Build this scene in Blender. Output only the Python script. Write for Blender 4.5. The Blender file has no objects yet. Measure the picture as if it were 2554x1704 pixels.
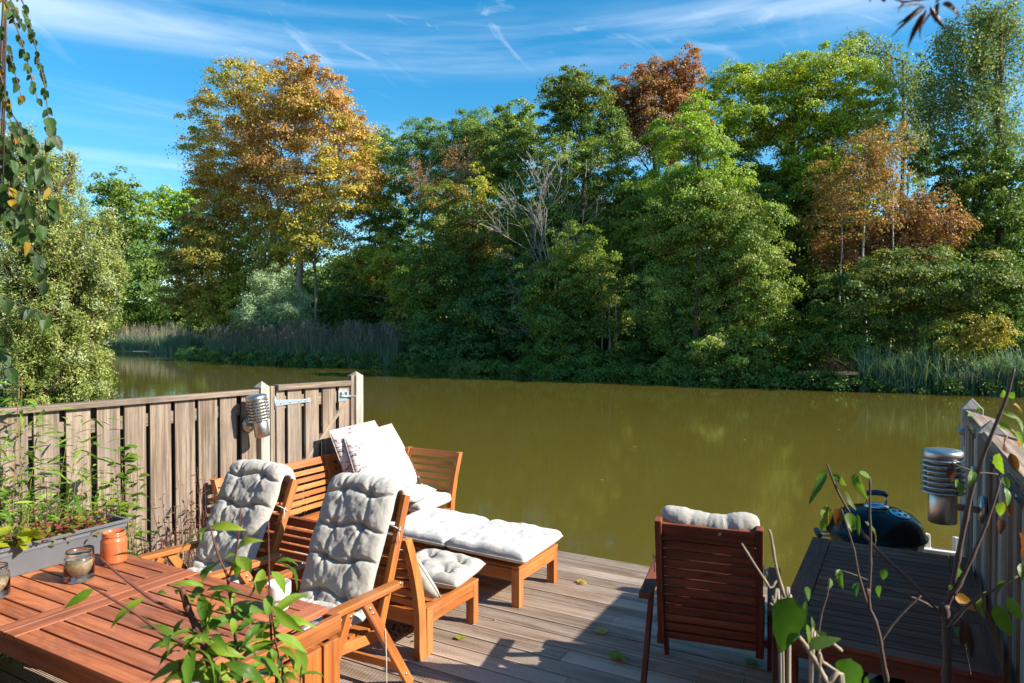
import bpy, math, random
import numpy as np
from mathutils import Vector, Matrix, noise as mnoise

R = math.radians
rng = np.random.default_rng(7)
random.seed(7)
scene = bpy.context.scene
COL = scene.collection

# ------------------------------------------------------------------ camera
cam_d = bpy.data.cameras.new("camera")
cam = bpy.data.objects.new("camera", cam_d)
COL.objects.link(cam)
cam_d.sensor_width = 36.0
cam_d.lens = 24.385
cam_d.clip_start = 0.05
cam_d.clip_end = 3000
cam.location = (0, 0, 2.0)
cam.rotation_euler = (R(89.0), 0, R(29.5))
cam_d.dof.use_dof = True
cam_d.dof.focus_distance = 6.5
cam_d.dof.aperture_fstop = 9.0
scene.camera = cam

# ------------------------------------------------------------------ light
SUN_AZ = 12.0            # degrees from +X towards +Y
SUN_EL = 33.0
scene.view_settings.view_transform = 'Standard'
scene.view_settings.look = 'None'
scene.view_settings.exposure = 1.1
scene.view_settings.gamma = 1.0
sun_d = bpy.data.lights.new("sun", 'SUN')
sun_d.energy = 5.0
sun_d.angle = R(0.5)
sun_d.color = (1.0, 0.93, 0.80)
sun = bpy.data.objects.new("sun", sun_d)
COL.objects.link(sun)
sdir = Vector((math.cos(R(SUN_AZ)) * math.cos(R(SUN_EL)), math.sin(R(SUN_AZ)) * math.cos(R(SUN_EL)), math.sin(R(SUN_EL))))
sun.location = sdir * 60
sun.rotation_euler = (-sdir).to_track_quat('-Z', 'Y').to_euler()

world = bpy.data.worlds.new("World")
scene.world = world
world.use_nodes = True
def build_world():
    nt = world.node_tree
    N, L = nt.nodes, nt.links
    N.clear()
    out = N.new('ShaderNodeOutputWorld'); bg = N.new('ShaderNodeBackground')
    sky = N.new('ShaderNodeTexSky'); sky.sky_type = 'NISHITA'; sky.sun_disc = False
    sky.sun_elevation = R(SUN_EL); sky.sun_rotation = R(90.0 - SUN_AZ)
    sky.air_density = 1.0; sky.dust_density = 0.3; sky.ozone_density = 2.5
    hsv = N.new('ShaderNodeHueSaturation'); hsv.inputs['Saturation'].default_value = 1.42; hsv.inputs['Hue'].default_value = 0.488
    hsv.inputs['Value'].default_value = 1.0
    L.new(sky.outputs[0], hsv.inputs['Color'])
    # cirrus: bands of ice cloud stretched across the view direction
    tc = N.new('ShaderNodeTexCoord')
    mp = N.new('ShaderNodeMapping'); mp.vector_type = 'POINT'
    mp.inputs['Rotation'].default_value = (0, 0, R(-29.5))
    L.new(tc.outputs['Generated'], mp.inputs[0])
    sep = N.new('ShaderNodeSeparateXYZ'); L.new(mp.outputs[0], sep.inputs[0])
    def math_(op, a, b=None, clamp=False):
        n = N.new('ShaderNodeMath'); n.operation = op; n.use_clamp = clamp
        for i, s in enumerate((a, b)):
            if s is None: continue
            if isinstance(s, (int, float)): n.inputs[i].default_value = s
            else: L.new(s, n.inputs[i])
        return n.outputs[0]
    az = math_('ARCTAN2', sep.outputs[0], sep.outputs[1])
    el = math_('ARCSINE', sep.outputs[2])
    def streak(sx, sy, tilt, seed, lo, hi, det=6, dist=0.4):
        v = math_('ADD', el, math_('MULTIPLY', az, tilt))
        c = N.new('ShaderNodeCombineXYZ')
        L.new(math_('MULTIPLY', az, sx), c.inputs[0]); L.new(math_('MULTIPLY', v, sy), c.inputs[1]); c.inputs[2].default_value = seed
        t = N.new('ShaderNodeTexNoise'); t.inputs['Scale'].default_value = 1.0; t.inputs['Detail'].default_value = det
        t.inputs['Roughness'].default_value = 0.55; t.inputs['Distortion'].default_value = dist
        L.new(c.outputs[0], t.inputs['Vector'])
        m = N.new('ShaderNodeMapRange'); m.interpolation_type = 'SMOOTHSTEP'
        m.inputs['From Min'].default_value = lo; m.inputs['From Max'].default_value = hi
        L.new(t.outputs['Fac'], m.inputs['Value'])
        return m.outputs[0]
    def band(center, width):
        d = math_('ABSOLUTE', math_('SUBTRACT', math_('ADD', el, math_('MULTIPLY', az, -0.03)), center))
        m = N.new('ShaderNodeMapRange'); m.interpolation_type = 'SMOOTHSTEP'
        m.inputs['From Min'].default_value = width; m.inputs['From Max'].default_value = 0.0
        L.new(d, m.inputs['Value']); return m.outputs[0]
    s1 = math_('MULTIPLY', streak(1.6, 20, -0.03, 3.3, 0.30, 0.74), band(0.388, 0.055))     # the long wide streak
    s2 = math_('MULTIPLY', streak(2.2, 34, 0.05, 9.1, 0.54, 0.86), 0.40)                   # thin veils
    s3 = math_('MULTIPLY', streak(9.0, 24, 0.35, 14.7, 0.58, 0.82, 8, 1.2), band(0.44, 0.14))  # small hooked wisps
    s4 = math_('MULTIPLY', streak(2.0, 26, -0.02, 21.0, 0.42, 0.85), band(0.235, 0.08))
    tot = math_('ADD', math_('ADD', s1, s2), math_('ADD', s3, math_('MULTIPLY', s4, 0.8)), clamp=True)
    mix = N.new('ShaderNodeMix'); mix.data_type = 'RGBA'
    L.new(math_('MULTIPLY', tot, 0.50), mix.inputs['Factor'])
    L.new(hsv.outputs[0], mix.inputs[6]); mix.inputs[7].default_value = (6.0, 6.6, 7.2, 1)
    L.new(mix.outputs[2], bg.inputs['Color'])
    bg.inputs['Strength'].default_value = 0.10
    L.new(bg.outputs[0], out.inputs[0])
build_world()

# ------------------------------------------------------------------ materials
def new_mat(name):
    m = bpy.data.materials.new(name); m.use_nodes = True
    nt = m.node_tree; nt.nodes.clear()
    out = nt.nodes.new('ShaderNodeOutputMaterial')
    p = nt.nodes.new('ShaderNodeBsdfPrincipled')
    nt.links.new(p.outputs[0], out.inputs[0])
    return m, nt.nodes, nt.links, p, out
def ramp(N, stops):
    r = N.new('ShaderNodeValToRGB')
    e = r.color_ramp.elements
    while len(e) < len(stops): e.new(0.5)
    for k, (pos, c) in enumerate(stops):
        e[k].position = pos; e[k].color = (*c, 1)
    return r
def noise_tex(N, L, vec, scale, detail=4, rough=0.55, dist=0.0):
    t = N.new('ShaderNodeTexNoise'); t.inputs['Scale'].default_value = scale; t.inputs['Detail'].default_value = detail
    t.inputs['Roughness'].default_value = rough; t.inputs['Distortion'].default_value = dist
    if vec is not None: L.new(vec, t.inputs['Vector'])
    return t
def mapping(N, L, src, scale):
    m = N.new('ShaderNodeMapping'); m.inputs['Scale'].default_value = scale; L.new(src, m.inputs[0]); return m.outputs[0]
def mixc(N, L, fac, a, b, mode='MIX'):
    m = N.new('ShaderNodeMix'); m.data_type = 'RGBA'; m.blend_type = mode
    for sock, s in ((m.inputs['Factor'], fac), (m.inputs[6], a), (m.inputs[7], b)):
        if isinstance(s, (int, float)): sock.default_value = s
        elif isinstance(s, tuple): sock.default_value = (*s, 1)
        else: L.new(s, sock)
    return m.outputs[2]
def bump(N, L, p, h, strength, dist=0.002):
    b = N.new('ShaderNodeBump'); b.inputs['Strength'].default_value = strength; b.inputs['Distance'].default_value = dist
    L.new(h, b.inputs['Height']); L.new(b.outputs[0], p.inputs['Normal'])

def wood(name, dark, mid, light, rough=0.45, stain=(0.05, 0.03, 0.02), stain_amt=0.5, spec=0.4, grain=28.0, bstr=0.25, hue_amt=0.42, bleach=0.42):
    m, N, L, p, out = new_mat(name)
    uv = N.new('ShaderNodeUVMap'); uv.uv_map = 'UVMap'
    g = noise_tex(N, L, mapping(N, L, uv.outputs[0], (1.3, grain, 1)), 1.0, 7, 0.65, 0.5)
    g2 = noise_tex(N, L, mapping(N, L, uv.outputs[0], (0.8, grain * 3.2, 1)), 1.0, 3, 0.6, 0.2)
    k = N.new('ShaderNodeTexVoronoi'); k.inputs['Scale'].default_value = 1.0; L.new(mapping(N, L, uv.outputs[0], (2.6, 9.0, 1)), k.inputs['Vector'])
    av = N.new('ShaderNodeMath'); av.operation = 'MULTIPLY_ADD'; av.inputs[1].default_value = 0.45; 
    sb = N.new('ShaderNodeMath'); sb.operation = 'SUBTRACT'; sb.inputs[1].default_value = 0.5; L.new(g2.outputs['Fac'], sb.inputs[0])
    L.new(sb.outputs[0], av.inputs[0]); L.new(g.outputs['Fac'], av.inputs[2])
    r = ramp(N, [(0.38, dark), (0.50, mid), (0.62, light)])
    L.new(av.outputs[0], r.inputs[0])
    at = N.new('ShaderNodeAttribute'); at.attribute_name = 'rnd'
    hue = ramp(N, [(0.0, tuple(c * 0.60 for c in mid)), (0.5, mid), (1.0, tuple(min(1, c * 1.3) for c in light))])
    L.new(at.outputs['Fac'], hue.inputs[0])
    c = mixc(N, L, hue_amt, r.outputs[0], hue.outputs[0])
    # dark knots
    km = ramp(N, [(0.03, (1, 1, 1)), (0.14, (0, 0, 0))]); L.new(k.outputs['Distance'], km.inputs[0])
    kr = ramp(N, [(0.86, (0, 0, 0)), (0.90, (1, 1, 1))]); L.new(k.outputs['Color'], kr.inputs[0])
    kk = mixc(N, L, 1.0, km.outputs[0], kr.outputs[0], 'MULTIPLY')
    c = mixc(N, L, kk, c, tuple(x * 0.35 for x in dark))
    # weathering patches and darker marks
    s = noise_tex(N, L, mapping(N, L, uv.outputs[0], (2.2, 8, 1)), 1.0, 8, 0.72, 0.6)
    sm = ramp(N, [(0.48, (0, 0, 0)), (0.72, (1, 1, 1))]); L.new(s.outputs['Fac'], sm.inputs[0])
    f = N.new('ShaderNodeMath'); f.operation = 'MULTIPLY'; f.inputs[1].default_value = stain_amt; L.new(sm.outputs[0], f.inputs[0])
    c = mixc(N, L, f.outputs[0], c, stain)
    # sun-bleached and greyed patches that run across neighbouring boards
    tc = N.new('ShaderNodeTexCoord')
    bl = noise_tex(N, L, tc.outputs['Object'], 2.3, 6, 0.65, 0.5)
    bm = ramp(N, [(0.46, (0, 0, 0)), (0.70, (1, 1, 1))]); L.new(bl.outputs['Fac'], bm.inputs[0])
    gm = sum(light) / 3
    bf = N.new('ShaderNodeMath'); bf.operation = 'MULTIPLY'; bf.inputs[1].default_value = bleach; L.new(bm.outputs[0], bf.inputs[0])
    c = mixc(N, L, bf.outputs[0], c, tuple(x * 0.62 + gm * 0.42 for x in mid))
    L.new(c, p.inputs['Base Color'])
    rr = N.new('ShaderNodeMapRange'); rr.inputs['To Min'].default_value = rough - 0.08; rr.inputs['To Max'].default_value = rough + 0.2
    L.new(s.outputs['Fac'], rr.inputs['Value']); L.new(rr.outputs[0], p.inputs['Roughness'])
    p.inputs['Specular IOR Level'].default_value = spec
    bump(N, L, p, av.outputs[0], bstr, 0.0015)
    return m
M = {}
M['oiled'] = wood('oiled_wood', (0.215, 0.058, 0.012), (0.40, 0.125, 0.026), (0.52, 0.19, 0.045), 0.42, (0.15, 0.04, 0.010), 0.6, 0.4, bleach=0.26)
M['redwood'] = wood('red_stained_wood', (0.20, 0.050, 0.016), (0.36, 0.100, 0.034), (0.50, 0.165, 0.060), 0.46, (0.11, 0.030, 0.016), 0.9, 0.35, bleach=0.30)
M['darkwood'] = wood('shaded_red_wood', (0.115, 0.031, 0.017), (0.24, 0.066, 0.035), (0.34, 0.106, 0.055), 0.62, (0.065, 0.018, 0.010), 0.6, 0.2, bleach=0.12)  # redwood's darker copy: shade of table and lone chair put into the colour
M['fence'] = wood('weathered_fence_wood', (0.090, 0.062, 0.045), (0.215, 0.158, 0.116), (0.35, 0.268, 0.205), 0.8, (0.11, 0.095, 0.085), 0.75, 0.15, 30.0, 0.6, 0.35)
M['greyfence'] = wood('grey_fence_wood', (0.19, 0.17, 0.14), (0.34, 0.31, 0.26), (0.48, 0.45, 0.39), 0.8, (0.15, 0.14, 0.125), 0.6, 0.15, 30.0, 0.6, 0.35)
M['darkfence'] = wood('dark_fence_wood', (0.07, 0.055, 0.040), (0.13, 0.10, 0.075), (0.20, 0.16, 0.12), 0.85, (0.02, 0.03, 0.02), 0.5, 0.15)  # darker wood tone for rear boards, joists and piles
M['deck'] = wood('weathered_deck_wood', (0.26, 0.178, 0.122), (0.44, 0.325, 0.238), (0.60, 0.48, 0.385), 0.8, (0.66, 0.62, 0.58), 0.45, 0.15, 14.0, 0.3, 0.45)
M['palewood'] = wood('pale_wood', (0.45, 0.41, 0.35), (0.58, 0.54, 0.47), (0.68, 0.64, 0.57), 0.7, (0.3, 0.27, 0.22), 0.4)

def fabric(name, col, weave=900, var=0.12, print_col=None):
    m, N, L, p, out = new_mat(name)
    tc = N.new('ShaderNodeTexCoord')
    n = noise_tex(N, L, tc.outputs['Object'], 5, 5, 0.6)
    c = mixc(N, L, n.outputs['Fac'], tuple(x * (1 - var) for x in col), tuple(min(0.9, x * (1 + var * 0.6)) for x in col))
    if print_col:
        uv = N.new('ShaderNodeUVMap'); uv.uv_map = 'UVMap'
        w = N.new('ShaderNodeTexWave'); w.wave_type = 'RINGS'; w.inputs['Scale'].default_value = 3.4; w.inputs['Distortion'].default_value = 14.0
        w.inputs['Detail'].default_value = 5; w.inputs['Detail Scale'].default_value = 2.2
        L.new(uv.outputs[0], w.inputs[0])
        r = ramp(N, [(0.70, (0, 0, 0)), (0.85, (1, 1, 1))]); L.new(w.outputs['Fac'], r.inputs[0])
        g = noise_tex(N, L, mapping(N, L, uv.outputs[0], (4, 4, 1)), 1.0, 3)
        r2 = ramp(N, [(0.46, (0, 0, 0)), (0.52, (1, 1, 1))]); L.new(g.outputs['Fac'], r2.inputs[0])
        mm = mixc(N, L, 1.0, r.outputs[0], r2.outputs[0], 'MULTIPLY')
        at = N.new('ShaderNodeAttribute'); at.attribute_name = 'rnd'
        m3 = N.new('ShaderNodeMath'); m3.operation = 'MULTIPLY'; L.new(mm, m3.inputs[0]); L.new(at.outputs['Fac'], m3.inputs[1])
        c = mixc(N, L, m3.outputs[0], c, print_col)
    L.new(c, p.inputs['Base Color'])
    p.inputs['Roughness'].default_value = 0.9
    p.inputs['Specular IOR Level'].default_value = 0.15
    p.inputs['Sheen Weight'].default_value = 0.15
    w2 = noise_tex(N, L, tc.outputs['Object'], weave, 2)
    w3 = noise_tex(N, L, tc.outputs['Object'], 14, 5, 0.6, 0.8)
    ad = N.new('ShaderNodeMath'); ad.operation = 'MULTIPLY_ADD'; ad.inputs[1].default_value = 6.0
    L.new(w3.outputs['Fac'], ad.inputs[0]); L.new(w2.outputs['Fac'], ad.inputs[2])
    bump(N, L, p, ad.outputs[0], 0.6, 0.0026)
    return m
M['grey_cloth'] = fabric('grey_canvas', (0.43, 0.405, 0.365))
M['white_cloth'] = fabric('white_canvas', (0.54, 0.52, 0.495), var=0.06)
M['print_cloth'] = fabric('white_canvas_with_print', (0.58, 0.545, 0.53), var=0.05, print_col=(0.16, 0.075, 0.10))
M['cord'] = fabric('cotton_cord', (0.5, 0.48, 0.44))

def simple(name, col, rough=0.5, metal=0.0, spec=0.5, nz=0.0, scale=30, coat=0.0):
    m, N, L, p, out = new_mat(name)
    tc = N.new('ShaderNodeTexCoord')
    n = noise_tex(N, L, tc.outputs['Object'], scale, 4)
    c = mixc(N, L, n.outputs['Fac'], tuple(x * (1 - nz) for x in col), tuple(min(1, x * (1 + nz)) for x in col))
    L.new(c, p.inputs['Base Color'])
    rr = N.new('ShaderNodeMapRange'); rr.inputs['To Min'].default_value = max(0.02, rough - 0.06); rr.inputs['To Max'].default_value = rough + 0.08
    L.new(n.outputs['Fac'], rr.inputs['Value']); L.new(rr.outputs[0], p.inputs['Roughness'])
    p.inputs['Metallic'].default_value = metal; p.inputs['Specular IOR Level'].default_value = spec
    p.inputs['Coat Weight'].default_value = coat
    return m
M['steel'] = simple('brushed_steel', (0.56, 0.53, 0.50), 0.36, 1.0, 0.5, 0.06, 60)
M['zinc'] = simple('galvanised_steel', (0.42, 0.46, 0.50), 0.48, 0.85, 0.5, 0.15, 60)
M['bolt'] = simple('zinc_bolt', (0.6, 0.6, 0.6), 0.35, 1.0, 0.5, 0.1, 90)
M['lampinner'] = simple('frosted_lamp_glass', (0.62, 0.58, 0.50), 0.25, 0.0, 0.5, 0.05)
M['enamel'] = simple('black_enamel', (0.006, 0.006, 0.006), 0.22, 0.0, 0.22, 0.2, 12, 0.0)
M['alu'] = simple('bare_aluminium', (0.62, 0.62, 0.62), 0.3, 1.0, 0.5, 0.1)
M['bluegrip'] = simple('blue_grey_plastic', (0.045, 0.07, 0.10), 0.5, 0.0, 0.4, 0.1)
M['greypot'] = simple('grey_plastic', (0.115, 0.118, 0.128), 0.5, 0.0, 0.4, 0.12, 14)
M['soil'] = simple('potting_soil', (0.035, 0.024, 0.016), 0.95, 0.0, 0.1, 0.5, 60)
M['whitepot'] = simple('white_glazed_ceramic', (0.80, 0.79, 0.77), 0.22, 0.0, 0.5, 0.03, 10, 0.3)
M['greencan'] = simple('green_plastic', (0.008, 0.085, 0.05), 0.4, 0.0, 0.4, 0.2, 10)
M['wax'] = simple('rain_spotted_wax', (0.36, 0.25, 0.145), 0.55, 0.0, 0.4, 0.55, 70)
M['darkwax'] = simple('wet_sediment', (0.07, 0.045, 0.025), 0.4, 0.0, 0.5, 0.4, 60)
M['bark'] = simple('grey_brown_bark', (0.145, 0.105, 0.075), 0.9, 0.0, 0.15, 0.5, 6)
M['palebark'] = simple('pale_bark', (0.30, 0.245, 0.185), 0.9, 0.0, 0.15, 0.4, 6)
M['deadbark'] = simple('bleached_dead_wood', (0.36, 0.33, 0.29), 0.9, 0.0, 0.15, 0.3, 6)
M['darkbark'] = simple('dark_bark', (0.05, 0.04, 0.032), 0.9, 0.0, 0.15, 0.5, 6)
M['redtwig'] = simple('red_brown_twig', (0.11, 0.035, 0.028), 0.6, 0.0, 0.3, 0.5, 60)
M['greentwig'] = simple('olive_twig', (0.22, 0.15, 0.05), 0.6, 0.0, 0.3, 0.6, 40)
M['greytwig'] = simple('grey_brown_twig', (0.095, 0.062, 0.052), 0.7, 0.0, 0.3, 0.45, 80)

def glass(name, col, rough):
    m, N, L, p, out = new_mat(name)
    tc = N.new('ShaderNodeTexCoord')
    n = noise_tex(N, L, tc.outputs['Object'], 40, 4)
    rr = N.new('ShaderNodeMapRange'); rr.inputs['To Min'].default_value = rough * 0.4; rr.inputs['To Max'].default_value = rough * 1.6
    L.new(n.outputs['Fac'], rr.inputs['Value']); L.new(rr.outputs[0], p.inputs['Roughness'])
    p.inputs['Base Color'].default_value = (*col, 1)
    p.inputs['Transmission Weight'].default_value = 1.0; p.inputs['IOR'].default_value = 1.45
    return m
M['glass'] = glass('clear_jar_glass', (0.93, 0.95, 0.94), 0.06)
M['amber'] = simple('amber_frosted_glass', (0.50, 0.125, 0.045), 0.2, 0.0, 0.6, 0.25, 22, 0.5)

def leaf_mat(name, trans=0.35, gloss=0.12, rough=0.45, veins=False):
    m, N, L, p, out = new_mat(name)
    at = N.new('ShaderNodeAttribute'); at.attribute_name = 'Col'
    c = at.outputs['Color']
    if veins:
        tc = N.new('ShaderNodeTexCoord')
        n = noise_tex(N, L, tc.outputs['Object'], 70, 4, 0.6)
        c = mixc(N, L, 0.55, c, mixc(N, L, n.outputs['Fac'], (0.35, 0.4, 0.3), (1.3, 1.25, 1.2)), 'MULTIPLY')
        uv = N.new('ShaderNodeUVMap'); uv.uv_map = 'UVMap'
        w = N.new('ShaderNodeTexWave'); w.inputs['Scale'].default_value = 1.0; w.bands_direction = 'X'
        L.new(mapping(N, L, uv.outputs[0], (2.2, 1, 1)), w.inputs[0])
        bump(N, L, p, w.outputs['Fac'], 0.35, 0.001)
    L.new(c, p.inputs['Base Color'])
    p.inputs['Roughness'].default_value = rough; p.inputs['Specular IOR Level'].default_value = gloss
    tr = N.new('ShaderNodeBsdfTranslucent')
    L.new(mixc(N, L, 1.0, c, (1.35, 1.35, 0.55), 'MULTIPLY'), tr.inputs[0])
    mx = N.new('ShaderNodeMixShader'); mx.inputs[0].default_value = trans
    L.new(p.outputs[0], mx.inputs[1]); L.new(tr.outputs[0], mx.inputs[2]); L.new(mx.outputs[0], out.inputs[0])
    return m
M['leaf'] = leaf_mat('foliage', 0.34, 0.26, 0.5)
M['nearleaf'] = leaf_mat('garden_leaf', 0.38, 0.32, 0.36, True)
M['reed'] = leaf_mat('reed_blade', 0.25, 0.2, 0.5)
M['berry'] = simple('red_berry', (0.45, 0.012, 0.02), 0.2, 0.0, 0.5, 0.2, 60)

def water_mat():
    m, N, L, p, out = new_mat('murky_canal_water')
    tc = N.new('ShaderNodeTexCoord')
    n = noise_tex(N, L, tc.outputs['Object'], 0.05, 3)
    L.new(mixc(N, L, n.outputs['Fac'], (0.082, 0.067, 0.012), (0.102, 0.082, 0.014)), p.inputs['Base Color'])
    p.inputs['Roughness'].default_value = 0.03; p.inputs['IOR'].default_value = 1.333
    w1 = noise_tex(N, L, mapping(N, L, tc.outputs['Object'], (0.9, 1.5, 1)), 1.0, 3, 0.5, 0.3)
    w2 = noise_tex(N, L, mapping(N, L, tc.outputs['Object'], (7, 11, 1)), 1.0, 3, 0.6, 0.2)
    ad = N.new('ShaderNodeMath'); ad.operation = 'MULTIPLY_ADD'; ad.inputs[1].default_value = 3.0
    L.new(w1.outputs['Fac'], ad.inputs[0]); L.new(w2.outputs['Fac'], ad.inputs[2])
    bump(N, L, p, ad.outputs[0], 0.10, 0.008)
    return m
M['water'] = water_mat()
def ground_mat():
    m, N, L, p, out = new_mat('bank_earth')
    tc = N.new('ShaderNodeTexCoord')
    n = noise_tex(N, L, tc.outputs['Object'], 1.2, 6, 0.65)
    r = ramp(N, [(0.3, (0.018, 0.014, 0.009)), (0.5, (0.035, 0.03, 0.014)), (0.7, (0.035, 0.055, 0.015))])
    L.new(n.outputs['Fac'], r.inputs[0]); L.new(r.outputs[0], p.inputs['Base Color']); p.inputs['Roughness'].default_value = 0.95
    n2 = noise_tex(N, L, tc.outputs['Object'], 9, 6, 0.7); bump(N, L, p, n2.outputs['Fac'], 0.8, 0.05)
    return m
M['ground'] = ground_mat()
M['mud'] = simple('grey_mud', (0.14, 0.13, 0.125), 0.8, 0.0, 0.3, 0.4, 1.5)

def brick_mat():
    m, N, L, p, out = new_mat('red_brown_brick')
    tc = N.new('ShaderNodeTexCoord'); mp = N.new('ShaderNodeMapping'); mp.inputs['Rotation'].default_value = (R(90), 0, 0); L.new(tc.outputs['Object'], mp.inputs[0])
    b = N.new('ShaderNodeTexBrick'); b.inputs['Scale'].default_value = 1.0; b.inputs['Brick Width'].default_value = .22; b.inputs['Row Height'].default_value = .065; b.inputs['Mortar Size'].default_value = .006
    b.inputs['Color1'].default_value = (.36, .20, .13, 1); b.inputs['Color2'].default_value = (.46, .29, .20, 1); b.inputs['Mortar'].default_value = (.5, .47, .42, 1)
    L.new(mp.outputs[0], b.inputs[0]); L.new(b.outputs[0], p.inputs['Base Color']); p.inputs['Roughness'].default_value = .9
    return m
M['brick'] = brick_mat()
M['pane'] = simple('window_pane', (0.03, 0.035, 0.04), 0.06, 0.0, 0.6)
M['whitepaint'] = simple('white_frame_paint', (0.7, 0.69, 0.66), 0.5)
# ------------------------------------------------------------------ mesh kit
class MB:
    def __init__(s): s.v = []; s.f = []; s.uv = []; s.sm = []; s.col = []; s.rnd = []; s.q = []
    def add(s, verts, faces, uvs=None, smooth=False, col=(0.5, 0.5, 0.5), rnd=None):
        b = len(s.v); s.v += [tuple(x) for x in verts]
        r = random.random() if rnd is None else rnd
        for i, fc in enumerate(faces):
            s.f.append(tuple(b + k for k in fc)); s.sm.append(smooth)
            s.uv.append(uvs[i] if uvs is not None else [(verts[k][0], verts[k][1]) for k in fc])
            s.col.append(col[i] if isinstance(col, list) else col); s.rnd.append(r[i] if isinstance(r, (list, np.ndarray)) else r)
    def box(s, c, size, rot=None):
        hx, hy, hz = size[0] / 2, size[1] / 2, size[2] / 2
        P = [(sx * hx, sy * hy, sz * hz) for sz in (-1, 1) for sy in (-1, 1) for sx in (-1, 1)]
        F = [(0, 2, 3, 1), (4, 5, 7, 6), (0, 1, 5, 4), (2, 6, 7, 3), (0, 4, 6, 2), (1, 3, 7, 5)]
        ax = sorted(range(3), key=lambda k: -size[k])
        o1, o2 = random.random() * 20, random.random() * 20
        U = []
        for fc in F:
            pts = [P[k] for k in fc]
            ext = [max(p[k] for p in pts) - min(p[k] for p in pts) for k in range(3)]
            two = [k for k in ax if ext[k] > 1e-9][:2]
            if len(two) < 2: two = ax[:2]
            U.append([(p[two[0]] + o1, p[two[1]] + o2 + (0.37 * two[1])) for p in pts])
        m = Matrix.Identity(3) if rot is None else rot
        c = Vector(c)
        s.add([c + m @ Vector(p) for p in P], F, U)
    def beam(s, p0, p1, w, h, up=(0, 0, 1)):
        """box from p0 to p1; w across, h along up"""
        p0, p1 = Vector(p0), Vector(p1)
        x = (p1 - p0); ln = x.length; x.normalize()
        y = Vector(up).cross(x); y.normalize(); z = x.cross(y)
        m = Matrix((x, y, z)).transposed()
        s.box((p0 + p1) / 2, (ln, w, h), m)
    def tube(s, pts, r, n=8, cap=True, col=(0.5, 0.5, 0.5), smooth=True):
        pts = [Vector(p) for p in pts]
        rs = r if isinstance(r, (list, tuple)) else [r] * len(pts)
        V = []; prev = None; L = 0
        us = []
        for i, p in enumerate(pts):
            d = (pts[min(i + 1, len(pts) - 1)] - pts[max(i - 1, 0)])
            if d.length < 1e-9: d = Vector((0, 0, 1))
            d.normalize()
            if prev is None:
                a = Vector((1, 0, 0)) if abs(d.x) < 0.8 else Vector((0, 1, 0))
                u = a - d * a.dot(d)
            else:
                u = prev - d * prev.dot(d)
            u.normalize(); prev = u; w = d.cross(u)
            if i: L += (p - pts[i - 1]).length
            us.append(L)
            for k in range(n):
                a = 2 * math.pi * k / n
                V.append(p + (u * math.cos(a) + w * math.sin(a)) * rs[i])
        F = []; U = []
        for i in range(len(pts) - 1):
            for k in range(n):
                k2 = (k + 1) % n
                F.append((i * n + k, i * n + k2, (i + 1) * n + k2, (i + 1) * n + k))
                U.append([(us[i], k / n * .2), (us[i], (k + 1) / n * .2), (us[i + 1], (k + 1) / n * .2), (us[i + 1], k / n * .2)])
        if cap:
            F.append(tuple(range(n))[::-1]); U.append([(0, 0)] * n)
            F.append(tuple((len(pts) - 1) * n + k for k in range(n))); U.append([(0, 0)] * n)
        s.add(V, F, U, smooth, col)
    def lathe(s, prof, n=32, mat=None, cap=True, smooth=True, fn=None):
        """prof: list of (r, z); mat: 4x4 placing it"""
        mat = mat or Matrix.Identity(4)
        V = []
        for j, (r, z) in enumerate(prof):
            for k in range(n):
                a = 2 * math.pi * k / n
                rr, zz = (r, z) if fn is None else fn(r, z, a, j)
                V.append(mat @ Vector((rr * math.cos(a), rr * math.sin(a), zz)))
        F = [(i * n + k, i * n + (k + 1) % n, (i + 1) * n + (k + 1) % n, (i + 1) * n + k) for i in range(len(prof) - 1) for k in range(n)]
        if cap:
            if prof[0][0] > 1e-6: F.append(tuple(range(n))[::-1])
            if prof[-1][0] > 1e-6: F.append(tuple((len(prof) - 1) * n + k for k in range(n)))
        U = [[(k * 0.01, 0.0) for k in range(len(f))] for f in F]
        s.add(V, F, U, smooth)
    def prism(s, poly, axis, a0, a1):
        """poly in the two other axes, extruded along axis from a0 to a1 (axis 0: poly=(y,z))"""
        n = len(poly)
        def P(p, a): return (a, p[0], p[1]) if axis == 0 else ((p[0], a, p[1]) if axis == 1 else (p[0], p[1], a))
        V = [P(p, a0) for p in poly] + [P(p, a1) for p in poly]
        F = [tuple(range(n)), tuple(range(n, 2 * n))[::-1]] + [(k, k + n, (k + 1) % n + n, (k + 1) % n) for k in range(n)]
        o1, o2 = random.random() * 20, random.random() * 20
        def uvof(f):
            return [(V[k][2] + o1 if axis != 2 else V[k][0] + o1, V[k][(axis + 1) % 3 if axis != 2 else 1] + o2 + V[k][axis] * .6) for k in f]
        s.add(V, F, [uvof(f) for f in F])
    def build(s, name, mat, parent=None, bevel=0.0, seg=2, props=None):
        me = bpy.data.meshes.new(name)
        me.from_pydata(s.v, [], s.f)
        uvl = me.uv_layers.new(name='UVMap')
        uvl.data.foreach_set('uv', np.array([c for f in s.uv for u in f for c in u], dtype=np.float32))
        me.polygons.foreach_set('use_smooth', np.array(s.sm, dtype=bool))
        a = me.attributes.new('rnd', 'FLOAT', 'FACE'); a.data.foreach_set('value', np.array(s.rnd, dtype=np.float32))
        c = me.attributes.new('Col', 'FLOAT_COLOR', 'FACE')
        c.data.foreach_set('color', np.array([(*x, 1.0) for x in s.col], dtype=np.float32).ravel())
        me.materials.append(mat)
        me.update()
        o = bpy.data.objects.new(name, me); COL.objects.link(o)
        if parent is not None: o.parent = parent
        if bevel:
            b = o.modifiers.new('bevel', 'BEVEL'); b.width = bevel; b.segments = seg; b.limit_method = 'ANGLE'; b.angle_limit = R(50); b.harden_normals = False
        return o
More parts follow.
